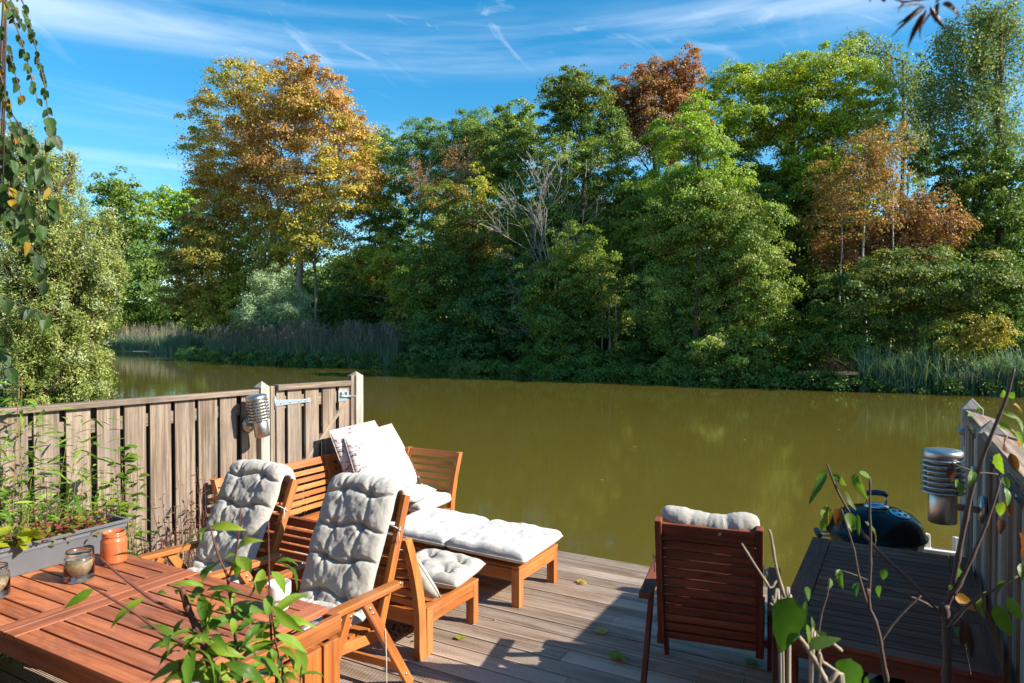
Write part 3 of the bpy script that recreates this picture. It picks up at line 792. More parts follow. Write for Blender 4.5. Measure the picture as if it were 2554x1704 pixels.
def flat_pad(name, label, corners, th, mat, seed, group, wr=.006, tuft=None, sag=0.0, nu=44, nv=44, pw=16, cat='cushion', prnd=None, bulge=0.6):
    """corners: TL, TR, BR, BL of the mid surface"""
    tl, tr, br, bl = [Vector(c) for c in corners]
    def fn(u, v):
        p = tl.lerp(tr, u).lerp(bl.lerp(br, u), v)
        p.z -= sag * math.sin(math.pi * u) * math.sin(math.pi * v)
        return p
    lu, lv = (tr - tl).length, (bl - tl).length
    def th_top(u, v):
        k = edgep(u, pw, .5) * edgep(v, pw, .5)
        x, y = u * lu, v * lv
        wv = wr * (nz(x * 6 + y * 3.5, y * 9 - x * 4, seed) + 1.2 * abs(nz(x * 3 - y * 3, x * 1.5 + y * 1.5, seed + 3)) + .5 * nz(x * 20, y * 20, seed))
        t = th * k + wv * k * 1.4
        if tuft:
            for (cu, cv) in tuft:
                q = math.hypot((u - cu) * lu, (v - cv) * lv); ang = math.atan2((v - cv) * lv, (u - cu) * lu)
                t -= th * k * (.85 * math.exp(-(q / .04) ** 2) + .45 * math.exp(-(q / .10) ** 2) * (.5 + .5 * math.cos(4 * ang + seed)))
        return max(.003, t)
    def th_bot(u, v): return th * bulge * edgep(u, pw, .5) * edgep(v, pw, .5)
    mb = MB(); grid_shell(mb, fn, nu, nv, th_bot, th_top, prnd)   # the fabric's upper side is the second one
    o = mb.build(name, mat)
    m = MB(); n = 24
    loop = [fn(i / n, 0) for i in range(n)] + [fn(1, i / n) for i in range(n)] + [fn(1 - i / n, 1) for i in range(n)] + [fn(0, 1 - i / n) for i in range(n + 1)]
    m.tube(loop, .0032, 6); m.build('piping', mat, o)
    return tag(o, label, cat, group)
PG = 'white sofa cushions'
flat_pad('seat_cushion', 'white creased cushion on the end footstool, nearest the open water', [(-3.005, 4.965, .37), (-2.345, 4.965, .362), (-2.325, 4.285, .355), (-3.005, 4.285, .366)], .058, M['white_cloth'], 2.1, PG, .010)
flat_pad('seat_cushion', 'white cushion on the middle footstool of the lounger', [(-3.66, 4.965, .385), (-3.015, 4.965, .375), (-3.015, 4.285, .37), (-3.66, 4.285, .38)], .058, M['white_cloth'], 6.4, PG, .009)
flat_pad('seat_cushion', 'white flat cushion below the folded pillow, by the slatted back facing the water', [(-4.42, 5.50, .375), (-3.76, 5.50, .375), (-3.74, 4.97, .37), (-4.42, 4.97, .375)], .058, M['white_cloth'], 9.4, PG, .006)
flat_pad('seat_cushion', 'white cushion glimpsed through the slats of the rear-facing sofa section', [(-3.83, 4.02, .35), (-3.21, 4.02, .35), (-3.21, 3.45, .36), (-3.83, 3.45, .36)], .05, M['white_cloth'], 12.4, PG, .008)
edge_print = lambda u, v, s: 1.0 if u < .20 else (.5 if u < .32 else (.3 if v > .9 else .0))
full_print = lambda u, v, s: 1.0 if u < .5 else .0
flat_pad('pillow', 'white pillow with purple floral print, the rear one of the pair', [(-4.85, 4.965, 1.014), (-4.85, 5.63, 1.04), (-4.44, 5.58, .50), (-4.62, 4.99, .51)], .095, M['print_cloth'], 3.3, 'white floral pillows', .006, None, 0, 40, 40, 2.4, 'pillow', full_print, .8)
flat_pad('pillow', 'white pillow with purple floral edge, in front of the other pillow', [(-4.72, 5.035, .952), (-4.72, 5.75, 1.002), (-4.17, 5.56, .455), (-4.45, 4.94, .515)], .095, M['print_cloth'], 7.3, 'white floral pillows', .006, None, 0, 40, 40, 2.4, 'pillow', edge_print, .8)
flat_pad('folded_pillow', 'crumpled white pad squashed flat under the front pillow', [(-4.30, 5.28, .50), (-3.80, 5.28, .50), (-3.72, 4.86, .49), (-4.28, 4.62, .50)], .045, M['white_cloth'], 4.3, None, .012, None, 0, 40, 40, 5, 'cushion', None, .9)
# small pads of the single seat
flat_pad('seat_pad', 'small grey tufted pad lying skewed on the single seat', [(-3.03, 4.06, .385), (-2.50, 4.05, .385), (-2.48, 3.66, .355), (-2.98, 3.62, .36)], .066, M['grey_cloth'], 3.9, 'small grey seat pads', .006, [(.25, .3), (.72, .3), (.25, .72), (.72, .72)], 0, 48, 48, 5, 'cushion', None, .9)
flat_pad('back_pad', 'small grey pad slumped upright against the back of the single seat', [(-3.10, 3.325, .66), (-2.575, 3.325, .655), (-2.50, 3.52, .33), (-3.08, 3.50, .33)], .055, M['grey_cloth'], 8.9, 'small grey seat pads', .008, [(.3, .3), (.7, .3), (.3, .7), (.7, .7)], 0, 48, 48, 5, 'cushion', None, 1.0)

# ------------------------------------------------------------------ tables
def slat_panel(mb, x0, x1, y0, y1, z, n, gap=.011, th=.02):
    w = (y1 - y0 - gap * (n - 1)) / n
    for k in range(n): mb.box(((x0 + x1) / 2, y0 + w / 2 + k * (w + gap), z - th / 2), (x1 - x0, w, th))
t = thing('garden_table', 'orange-red slatted table with white cup, jars and planter on it', 'table', (0, 0, 0))
ZT = .72; Y0, Y1 = 1.475, 2.345
m = MB(); slat_panel(m, -3.215, -2.385, Y0, Y1, ZT, 9)
m.box((-2.34, (Y0 + Y1) / 2, ZT - .0115), (.086, Y1 - Y0, .026)); m.box((-3.258, (Y0 + Y1) / 2, ZT - .0115), (.082, Y1 - Y0, .026))
m.build('tabletop', M['redwood'], t, .0025)
m = MB(); slat_panel(m, -4.30, -3.388, Y0, Y1, ZT, 9)
m.box((-3.344, (Y0 + Y1) / 2, ZT - .0115), (.082, Y1 - Y0, .026)); m.box((-4.345, (Y0 + Y1) / 2, ZT - .0115), (.086, Y1 - Y0, .026))
m.build('tabletop', M['redwood'], t, .0025)
m = MB()
for yy in (Y0 + .04, Y1 - .10): m.beam((-4.36, yy, ZT - .075), (-2.36, yy, ZT - .075), .025, .09)
m.build('apron', M['redwood'], t, .003)
m = MB(); m.box((-2.263, (Y0 + Y1) / 2 + .01, ZT - .072), (.030, Y1 - Y0 + .045, .080))
w = (Y1 - Y0 + .045) / 8
for k in range(8): m.box((-2.264, Y0 - .012 + w * (k + .5), .315), (.022, w - .014, .53))
m.box((-2.263, (Y0 + Y1) / 2, .03), (.026, Y1 - Y0 + .02, .04))
m.build('drop_leaf', M['oiled'], t, .0025)
for yy in (1.62, 2.20):
    m = MB(); m.box((-2.283, yy, ZT - .034), (.03, .10, .012)); m.tube([(-2.272, yy - .05, ZT - .031), (-2.272, yy + .05, ZT - .031)], .007, 8); m.build('hinge', M['zinc'], t)
for (lx, ly) in ((-2.40, 1.60), (-2.40, 2.22), (-4.25, 1.60), (-4.25, 2.22)):
    m = MB(); m.box((lx, ly, .345), (.06, .06, .69)); m.build('leg', M['redwood'], t, .003)
# dark table in the shade
t = thing('garden_table', 'dark brown slatted table in the shade, tight against the fence', 'table', (-.075, 3.82, 0), R(0))
m = MB(); slat_panel(m, -.30, .30, -.76, .76, .73, 20, .010, .02)
for sx in (-1, 1):
    for k in range(3): m.box((sx * .352, -.507 + k * .507, .73 - .0085), (.098, .5045, .023))
m.build('tabletop', M['darkwood'], t, .0025)
m = MB()
for sy in (-1, 1): m.beam((-.38, sy * .735, .672), (.38, sy * .735, .672), .025, .07)
for sx in (-1, 1): m.beam((sx * .375, -.72, .672), (sx * .375, .72, .672), .025, .07)
m.build('apron', M['darkwood'], t, .003)
for (lx, ly) in ((-.34, -.66), (.34, -.66), (-.34, .66), (.34, .66), (-.12, -.60), (.12, -.60)):
    m = MB(); m.box((lx, ly, .318), (.06, .055, .636)); m.build('leg', M['darkwood'], t, .003)
m = MB(); m.beam((-.34, -.62, .12), (.34, -.62, .12), .03, .06); m.build('stretcher', M['darkwood'], t, .003)

# unseen house added behind the viewpoint for warm bounce and less blue sky
t = thing('added_house', 'unseen brick house wall added behind the deck to bounce warm light and block sky', 'house', (0, -2.6, 0))
def wall_with(mb, x0, x1, z0, z1, holes, y0, y1):
    xs = sorted({x0, x1, *[h[0] for h in holes], *[h[1] for h in holes]})
    for a, b in zip(xs[:-1], xs[1:]):
        hs = sorted([h for h in holes if h[0] <= a and h[1] >= b], key=lambda h: h[2]); z = z0
        for h in hs:
            if h[2] > z: mb.box(((a + b) / 2, (y0 + y1) / 2, (z + h[2]) / 2), (b - a, y1 - y0, h[2] - z))
            z = h[3]
        if z1 > z: mb.box(((a + b) / 2, (y0 + y1) / 2, (z + z1) / 2), (b - a, y1 - y0, z1 - z))
holes = [(-6.5, -4.5, .9, 2.3), (-2.2, .8, -.2, 2.2), (2.4, 4.4, .9, 2.3), (-6.2, -4.6, 3.6, 4.9), (-1.6, .4, 3.6, 4.9), (2.6, 4.2, 3.6, 4.9)]
m = MB(); wall_with(m, -9, 7, -.4, 5.6, holes, -.3, 0); m.build('wall', M['brick'], t)
for (a, b, c, d) in holes:
    m = MB(); cz = (c + d) / 2
    for x in (a + .04, (a + b) / 2, b - .04): m.box((x, -.12, cz), (.07, .06, d - c))
    for z in (c + .035, d - .035): m.box(((a + b) / 2, -.122, z), (b - a - .16, .05, .07))
    fr = m.build('door' if c < 0 else 'window', M['whitepaint'], t)
    m = MB(); m.box(((a + b) / 2, -.15, cz), (b - a, .012, d - c)); m.build('pane', M['pane'], fr)
m = MB(); m.beam((-9.2, -2.2, 7.3), (7.2, -2.2, 7.3), .1, .1); m.prism([(.35, 5.55), (-2.2, 7.4), (-2.2, 7.3), (.35, 5.45)], 0, -9.2, 7.2); m.build('roof', M['greypot'], t)

# foliage layout in metres: (x, y, z, radius across, radius up, kind); trunks (x, y, top, radius)
TREES = [
 ('golden_tree', 'tall broad tree with orange and golden autumn leaves, highest against open sky', 'tree', 'leafy', 0.72, [(-51.04, 46.0, 23.41, 5.29, 3.87, 'gold'), (-55.81, 46.0, 25.23, 2.95, 2.32, 'goldgreen'), (-46.58, 46.0, 23.08, 3.15, 3.34, 'rustgold'), (-48.2, 46.0, 25.52, 1.91, 1.31, 'rustgold'), (-62.34, 46.0, 22.6, 2.12, 3.32, 'goldgreen'), (-59.05, 46.0, 19.55, 3.89, 3.89, 'gold'), (-51.08, 46.0, 18.56, 5.3, 4.08, 'rustgold'), (-44.49, 46.0, 18.89, 3.02, 3.29, 'gold'), (-42.18, 46.0, 19.9, 0.99, 1.44, 'rustgold'), (-55.92, 46.0, 14.74, 4.44, 3.6, 'gold'), (-48.29, 46.0, 13.83, 4.59, 3.4, 'gold'), (-42.46, 46.0, 14.06, 2.86, 3.24, 'yellow'), (-39.98, 46.0, 15.31, 1.31, 2.06, 'rustgold'), (-53.52, 46.0, 10.16, 4.37, 3.12, 'yelgreen'), (-45.6, 46.0, 10.07, 2.94, 2.35, 'yellow'), (-57.22, 46.0, 9.96, 2.57, 2.99, 'yelgreen'), (-53.55, 46.0, 6.42, 2.5, 2.29, 'yelgreen'), (-59.74, 46.0, 16.18, 2.61, 2.61, 'gold'), (-59.43, 46.0, 14.42, 2.17, 3.47, 'gold'), (-55.99, 46.0, 6.93, 2.97, 2.97, 'olivegold'), (-51.17, 46.0, 8.79, 2.45, 2.86, 'yellow'), (-58.56, 46.0, 4.43, 2.59, 1.95, 'olivegold')], [(-48.38, 46.0, 15.42, 0.42), (-46.62, 46.0, 11.31, 0.18), (-51.23, 46.0, 16.53, 0.2)]),
 ('yellow_tree', 'slim yellow-green tree standing just behind the golden tree', 'tree', 'leafy', 1.0, [(-42.58, 49.0, 18.35, 1.67, 1.79, 'yelgreen'), (-41.46, 49.0, 14.87, 1.89, 2.37, 'yelgreen'), (-41.07, 49.0, 11.3, 1.77, 2.36, 'green')], [(-41.62, 49.0, 16.06, 0.15)]),
 ('olive_tree', 'brownish olive low-branched tree beside the golden tree above the reeds', 'tree', 'leafy', 1.0, [(-59.1, 44.0, 11.97, 2.62, 2.74, 'olive'), (-62.1, 44.0, 9.39, 2.5, 2.38, 'olive'), (-57.22, 44.0, 8.51, 2.58, 3.33, 'olivegold'), (-58.86, 44.0, 4.79, 2.62, 2.32, 'olivegold'), (-54.79, 44.0, 4.3, 2.46, 2.05, 'yelgreen'), (-62.49, 44.0, 6.17, 2.38, 2.38, 'olive')], [(-58.57, 44.0, 11.09, 0.16)]),
 ('ash_tree', 'dark green round-topped tree rising behind the pale willow bush', 'tree', 'leafy', 1.0, [(-101.11, 62.0, 22.53, 3.38, 2.73, 'green'), (-104.28, 62.0, 18.24, 3.96, 4.62, 'green'), (-96.91, 62.0, 18.31, 3.06, 3.82, 'green'), (-100.2, 62.0, 12.11, 3.89, 4.53, 'dark'), (-105.75, 62.0, 11.72, 3.32, 4.65, 'dark')], [(-101.46, 62.0, 20.59, 0.25)]),
 ('lime_tree', 'bright lime green tree deep in the gap above the mud bank', 'tree', 'leafy', 1.0, [(-104.88, 72.0, 22.48, 4.15, 2.29, 'bright'), (-99.87, 72.0, 22.32, 2.52, 2.38, 'bright'), (-103.25, 72.0, 18.08, 4.84, 4.27, 'dark'), (-107.89, 72.0, 13.34, 5.08, 5.08, 'dark')], [(-104.61, 72.0, 21.72, 0.25)]),
 ('dark_thicket', 'dark shaded thicket deep in the gap behind the mud bank', 'bush', 'leafy', 1.0, [(-89.82, 58.0, 8.31, 5.05, 4.46, 'dark'), (-82.4, 58.0, 4.64, 3.72, 3.14, 'dark'), (-97.95, 58.0, 6.1, 3.72, 3.72, 'dark'), (-92.85, 58.0, 3.58, 4.23, 2.42, 'dark'), (-85.16, 58.0, 2.94, 3.48, 2.03, 'green')], []),
 ('silver_willow', 'silvery grey-green willow bush in front of the golden tree trunk', 'bush', 'leafy', 1.0, [(-43.4, 39.0, 5.51, 1.8, 1.56, 'silver'), (-44.66, 39.0, 3.62, 1.83, 1.47, 'silver'), (-41.71, 39.0, 3.75, 1.5, 1.54, 'silver'), (-42.93, 39.0, 2.39, 2.08, 1.04, 'silver')], [(-42.95, 39.0, 4.63, 0.08)]),
 ('hazel_tree', 'shady yellow-green understorey tree between two pale trunks', 'tree', 'leafy', 0.8, [(-40.1, 45.0, 7.4, 2.22, 1.77, 'olivegold'), (-37.5, 45.0, 7.64, 2.17, 1.99, 'yelgreen'), (-35.37, 45.0, 6.12, 1.28, 2.13, 'yelgreen'), (-41.58, 45.0, 5.41, 1.87, 2.25, 'dark'), (-38.68, 45.0, 4.42, 2.27, 1.83, 'dark'), (-35.47, 45.0, 3.29, 1.21, 1.42, 'yelgreen')], [(-35.25, 45.0, 8.95, 0.19), (-36.69, 45.0, 7.24, 0.1)]),
 ('slender_ash', 'slim dark green ash next to the golden crown', 'tree', 'leafy', 1.0, [(-43.02, 52.0, 19.7, 1.66, 1.5, 'ash'), (-42.25, 52.0, 15.9, 2.15, 3.1, 'ash'), (-43.32, 52.0, 11.85, 2.09, 2.92, 'dark'), (-40.96, 52.0, 10.04, 1.64, 2.46, 'dark')], [(-42.3, 52.0, 17.54, 0.16)]),
 ('feathery_ash', 'feathery ash tree over the reddish dead branches', 'tree', 'leafy', 1.0, [(-36.69, 50.0, 19.1, 2.12, 1.23, 'ash'), (-37.41, 50.0, 16.57, 2.32, 2.32, 'ash'), (-34.14, 50.0, 17.88, 1.89, 1.81, 'ash'), (-37.67, 50.0, 13.12, 2.02, 2.33, 'dark'), (-34.6, 50.0, 14.74, 1.89, 2.27, 'ash')], [(-37.46, 50.0, 17.34, 0.18)]),
 ('grey_ash', 'grey-green ash whose rounded top meets the alder top', 'tree', 'leafy', 1.0, [(-31.27, 49.0, 18.83, 2.0, 1.38, 'ash'), (-31.92, 49.0, 16.09, 2.92, 2.41, 'ash'), (-29.99, 49.0, 16.94, 1.8, 1.8, 'ash')], [(-31.28, 49.0, 17.46, 0.2)]),
 ('pointed_alder', 'alder with an upright dark top above the dead grey tree', 'tree', 'leafy', 1.0, [(-26.59, 47.0, 18.67, 1.75, 1.28, 'alder'), (-27.57, 47.0, 16.85, 2.72, 1.98, 'alder'), (-24.8, 47.0, 15.99, 1.86, 1.86, 'alder'), (-26.01, 47.0, 13.8, 2.69, 2.08, 'alder'), (-28.37, 47.0, 13.54, 2.06, 1.72, 'green')], [(-26.01, 47.0, 17.31, 0.22)]),
 ('wilted_tree', 'wilted reddish-brown tree with bare upright twigs', 'tree', 'sparse', 0.35, [(-31.84, 42.0, 12.99, 1.24, 1.9, 'redbrown'), (-28.0, 42.0, 14.09, 1.51, 1.51, 'redbrown'), (-29.84, 42.0, 11.82, 1.76, 1.54, 'redbrown')], [(-31.67, 42.0, 12.97, 0.13), (-29.48, 42.0, 12.42, 0.1)]),
 ('field_maple', 'field maple flecked with orange and green leaves', 'tree', 'leafy', 1.0, [(-26.26, 39.5, 9.89, 2.07, 1.84, 'greenorange'), (-24.69, 39.5, 7.43, 1.93, 1.75, 'greenorange'), (-27.42, 39.5, 7.74, 1.98, 1.98, 'green'), (-23.44, 39.5, 9.65, 1.04, 1.73, 'greenorange'), (-24.59, 39.5, 11.78, 0.58, 1.69, 'yelgreen'), (-25.39, 39.5, 5.42, 1.94, 1.62, 'green')], [(-25.4, 39.5, 8.93, 0.13)]),
 ('shaded_alder', 'dark shaded alder over the water east of the reeds', 'tree', 'leafy', 1.0, [(-27.37, 38.0, 5.68, 2.22, 2.34, 'green'), (-24.09, 38.0, 4.15, 2.26, 1.97, 'dark'), (-21.34, 38.0, 5.72, 2.08, 2.08, 'dark'), (-28.64, 38.0, 3.96, 1.42, 1.78, 'green'), (-27.02, 38.0, 3.05, 2.04, 1.75, 'green'), (-21.34, 38.0, 8.45, 1.64, 1.64, 'green')], [(-25.45, 38.0, 5.89, 0.14), (-25.11, 38.0, 7.58, 0.1)]),
 ('dark_maple', 'dark maple crown with yellow-green tips beside the rust tree', 'tree', 'leafy', 1.0, [(-19.56, 44.0, 17.9, 2.16, 1.56, 'darkyel'), (-20.62, 44.0, 16.26, 1.76, 1.7, 'dark'), (-18.21, 44.0, 15.47, 1.71, 1.77, 'dark'), (-19.83, 44.0, 18.83, 1.44, 0.96, 'darkyel'), (-20.89, 44.0, 17.96, 1.37, 0.91, 'dark')], [(-19.37, 44.0, 16.23, 0.25)]),
 ('rust_tree', 'rust-orange beech crown rising over the green trees', 'tree', 'leafy', 0.9, [(-15.31, 48.0, 20.04, 2.03, 1.29, 'rust'), (-16.75, 48.0, 19.21, 1.94, 1.5, 'rust'), (-13.69, 48.0, 19.14, 1.51, 1.88, 'rust'), (-15.62, 48.0, 17.27, 2.97, 1.85, 'rust'), (-17.89, 48.0, 16.58, 1.58, 1.45, 'redbrown'), (-12.99, 48.0, 19.92, 0.6, 1.5, 'rust'), (-18.23, 48.0, 18.52, 1.43, 1.43, 'rust'), (-13.13, 48.0, 16.65, 1.81, 1.81, 'rust'), (-14.66, 48.0, 15.36, 2.45, 1.53, 'redbrown')], [(-15.56, 48.0, 19.17, 0.26)]),
 ('mid_alder', 'mid green alder standing below the rust crown', 'tree', 'leafy', 1.0, [(-16.76, 39.0, 11.53, 2.01, 1.48, 'alder'), (-15.3, 39.0, 12.48, 1.71, 1.19, 'alder'), (-18.51, 39.0, 12.18, 1.51, 1.51, 'alder'), (-14.12, 39.0, 10.35, 1.69, 1.54, 'alder'), (-17.56, 39.0, 9.36, 2.03, 1.49, 'green'), (-15.21, 39.0, 8.52, 1.97, 1.71, 'alder'), (-13.72, 39.0, 8.02, 1.43, 1.53, 'green'), (-19.41, 39.0, 10.34, 1.36, 1.63, 'green')], [(-13.88, 39.0, 7.01, 0.14), (-15.88, 39.0, 8.7, 0.15)]),
 ('bushy_alder', 'bushy alder with thin pale stems leaning over the water', 'tree', 'leafy', 1.0, [(-15.81, 35.6, 6.64, 1.56, 1.12, 'alder'), (-16.61, 35.6, 4.85, 2.06, 1.38, 'alder'), (-14.64, 35.6, 4.78, 1.49, 1.44, 'alder'), (-17.43, 35.6, 2.9, 2.09, 1.39, 'green'), (-15.41, 35.6, 2.63, 1.94, 1.21, 'green'), (-18.27, 35.6, 4.66, 1.25, 1.25, 'green')], [(-13.99, 35.6, 5.23, 0.07), (-13.68, 35.6, 4.75, 0.06), (-14.44, 35.6, 4.78, 0.05), (-17.29, 35.6, 4.88, 0.09)]),
 ('broad_maple', 'broad sunlit yellow-green maple with a domed crown', 'tree', 'leafy', 1.0, [(-8.45, 41.5, 15.98, 2.06, 1.11, 'maple'), (-5.98, 41.5, 16.53, 2.32, 0.98, 'maple'), (-3.74, 41.5, 15.84, 2.25, 1.04, 'maple'), (-1.93, 41.5, 14.29, 1.44, 1.3, 'maple'), (-7.12, 41.5, 14.16, 3.09, 1.63, 'maple'), (-4.16, 41.5, 13.78, 2.98, 1.57, 'maple'), (-1.61, 41.5, 12.29, 1.04, 1.29, 'maple'), (-8.31, 41.5, 12.21, 1.91, 1.66, 'green'), (-5.49, 41.5, 11.5, 2.82, 1.6, 'maple'), (-3.06, 41.5, 10.74, 2.26, 1.79, 'maple'), (-6.86, 41.5, 9.32, 2.37, 1.63, 'green'), (-4.79, 41.5, 8.41, 2.55, 1.59, 'green'), (-4.11, 41.5, 6.21, 2.15, 1.67, 'dark')], [(-5.64, 41.5, 13.1, 0.32)]),
 ('cone_alder', 'tall cone-shaped alder sweeping from its pointed tip to the water', 'tree', 'leafy', 1.0, [(-8.99, 33.8, 12.7, 0.72, 0.72, 'brightalder'), (-9.41, 33.8, 11.28, 1.53, 0.98, 'brightalder'), (-8.29, 33.8, 10.82, 0.96, 0.96, 'brightalder'), (-10.1, 33.8, 9.77, 1.85, 1.2, 'brightalder'), (-7.93, 33.8, 9.32, 1.5, 1.17, 'brightalder'), (-9.12, 33.8, 7.97, 2.38, 1.4, 'alder'), (-7.15, 33.8, 7.18, 1.9, 1.36, 'alder'), (-10.48, 33.8, 6.58, 1.82, 1.43, 'alder'), (-8.33, 33.8, 5.6, 2.56, 1.6, 'alder'), (-6.15, 33.8, 5.68, 1.63, 1.55, 'alder'), (-9.97, 33.8, 3.96, 1.98, 1.64, 'alder'), (-7.49, 33.8, 3.27, 2.33, 1.58, 'alder'), (-5.41, 33.8, 3.83, 1.25, 1.53, 'alder'), (-9.59, 33.8, 1.66, 1.97, 1.2, 'green'), (-7.08, 33.8, 1.09, 2.11, 1.08, 'alder'), (-5.07, 33.8, 1.82, 1.12, 1.32, 'green')], [(-8.76, 33.8, 10.99, 0.2), (-6.91, 33.8, 6.04, 0.1)]),
 ('weeping_birch', 'tall grey-green birch with fine drooping twigs', 'tree', 'leafy', 0.62, [(2.91, 42.0, 16.59, 1.58, 1.45, 'birch'), (4.08, 42.0, 16.78, 1.12, 1.29, 'birch'), (2.28, 42.0, 15.07, 1.81, 1.68, 'birch'), (3.92, 42.0, 14.56, 1.43, 1.86, 'birch'), (1.44, 42.0, 13.55, 1.21, 1.48, 'birch'), (3.04, 42.0, 12.54, 1.88, 1.66, 'birch'), (4.48, 42.0, 11.58, 0.99, 1.85, 'birch'), (3.71, 42.0, 17.93, 1.08, 0.87, 'birch')], [(4.07, 42.0, 17.03, 0.22)]),
 ('thin_birch', 'thin birch top peeping over the domed maple', 'tree', 'leafy', 0.6, [(-2.78, 50.0, 20.03, 1.57, 1.01, 'birch'), (-1.0, 50.0, 18.78, 1.26, 1.26, 'birch'), (0.44, 50.0, 17.3, 0.97, 1.51, 'birch'), (-0.01, 50.0, 14.81, 1.52, 2.07, 'birch'), (0.71, 50.0, 12.83, 1.08, 1.78, 'birch')], [(-0.13, 50.0, 18.78, 0.18)]),
 ('shady_oak', 'dark shady oak with two black trunks under the birch', 'tree', 'leafy', 0.8, [(1.95, 42.0, 10.71, 1.69, 1.25, 'green'), (3.47, 42.0, 9.66, 1.88, 1.44, 'green'), (4.54, 42.0, 9.11, 0.99, 1.63, 'dark'), (2.34, 42.0, 8.34, 1.68, 1.46, 'dark'), (4.0, 42.0, 6.9, 1.43, 1.43, 'dark'), (1.6, 42.0, 6.84, 1.26, 1.26, 'dark'), (4.71, 42.0, 6.21, 1.07, 1.5, 'dark')], [(4.07, 42.0, 10.14, 0.28), (2.98, 42.0, 9.83, 0.15)]),
 ('withered_cherry', 'withered tree with sparse orange leaves on pale grey twigs', 'tree', 'sparse', 0.42, [(-2.16, 37.0, 9.41, 1.79, 1.37, 'orange'), (-3.3, 37.0, 8.8, 1.19, 1.19, 'orange'), (-0.88, 37.0, 9.27, 0.94, 1.14, 'orange'), (-2.33, 37.0, 7.45, 2.01, 1.17, 'orange'), (-0.62, 37.0, 10.66, 1.14, 1.02, 'orange'), (-1.71, 37.0, 11.01, 1.03, 0.83, 'orange')], [(-1.53, 37.0, 10.79, 0.085), (-2.66, 37.0, 9.47, 0.06), (-0.62, 37.0, 9.66, 0.06)]),
 ('brown_hornbeam', 'red-brown hornbeam in half shade under the oak', 'tree', 'leafy', 0.75, [(0.39, 38.5, 7.55, 1.59, 0.96, 'redbrown'), (1.29, 38.5, 6.76, 1.36, 0.78, 'redbrown'), (-0.32, 38.5, 6.14, 1.81, 0.84, 'redbrown'), (-2.41, 38.5, 5.72, 1.65, 1.22, 'redbrown'), (-1.26, 38.5, 6.62, 1.5, 0.86, 'redbrown')], [(-0.28, 38.5, 7.4, 0.13)]),
 ('olive_thicket', 'wide dull olive thicket hanging over the shaded bank', 'bush', 'leafy', 1.0, [(-1.26, 33.9, 3.72, 1.81, 1.25, 'olivegreen'), (0.37, 33.9, 4.04, 1.95, 1.21, 'olivegreen'), (1.92, 33.9, 3.99, 1.9, 1.36, 'olivegreen'), (3.33, 33.9, 3.24, 1.15, 1.5, 'dark'), (-2.54, 33.9, 2.99, 1.27, 1.27, 'dark'), (-0.42, 33.9, 2.67, 1.68, 1.12, 'dark')], [(0.4, 33.9, 3.95, 0.1)]),
 ('yellowing_shrub', 'yellowing shrub low on the shaded bank among the reeds', 'bush', 'leafy', 0.8, [(1.9, 33.2, 1.84, 1.33, 0.74, 'olivegold'), (2.99, 33.2, 1.85, 0.9, 0.65, 'olivegold'), (0.85, 33.2, 1.57, 0.82, 0.68, 'olivegreen')], [(1.91, 33.2, 1.93, 0.05)]),
 ('bank_elder', 'deep green elder bush beside the cone-shaped alder', 'bush', 'leafy', 1.0, [(-2.93, 33.4, 1.54, 1.07, 1.0, 'green'), (-1.89, 33.4, 1.27, 0.98, 0.87, 'green'), (-3.9, 33.4, 1.15, 0.93, 0.9, 'green'), (-2.49, 33.4, 0.56, 0.76, 0.34, 'rust')], [(-2.92, 33.4, 1.35, 0.05)]),
 ('reedside_alder', 'low spreading alder bush at the end of the reeds', 'bush', 'leafy', 1.0, [(-26.23, 36.4, 1.61, 1.74, 1.46, 'teal'), (-27.8, 36.4, 0.75, 1.48, 1.03, 'teal'), (-24.05, 36.4, 1.07, 1.7, 1.15, 'teal'), (-25.89, 36.4, 0.22, 2.23, 0.67, 'teal')], [(-26.06, 36.4, 1.33, 0.06)]),
 ('teal_sycamore', 'young blue-green sycamore in the dark gap under the dead tree', 'tree', 'leafy', 1.0, [(-22.94, 38.0, 3.01, 2.12, 1.73, 'teal'), (-21.19, 38.0, 1.62, 1.69, 1.42, 'teal'), (-22.29, 38.0, 4.66, 1.82, 1.27, 'teal'), (-23.27, 38.0, 1.05, 1.4, 1.12, 'dark')], [(-22.78, 38.0, 3.56, 0.07)]),
 ('overhanging_sallow', 'low bush overhanging the water below the bushy alder', 'bush', 'leafy', 1.0, [(-17.38, 34.4, 0.94, 1.6, 1.02, 'green'), (-15.27, 34.4, 0.45, 1.55, 0.8, 'green'), (-13.39, 34.4, 0.19, 1.29, 0.6, 'green'), (-18.2, 34.4, -0.17, 1.13, 0.44, 'green'), (-12.08, 34.4, 0.67, 0.9, 0.9, 'dark')], [(-15.52, 34.4, 0.73, 0.05)]),
 ('trailing_sallow', 'low bush trailing its branches into the water by the cone alder', 'bush', 'leafy', 1.0, [(-9.4, 33.0, 0.07, 1.51, 0.5, 'alder'), (-7.74, 33.0, 0.08, 1.23, 0.45, 'green'), (-6.36, 33.0, -0.08, 1.64, 0.4, 'alder'), (-4.85, 33.0, 0.16, 0.98, 0.47, 'green')], [(-7.54, 33.0, 0.29, 0.05)]),
]
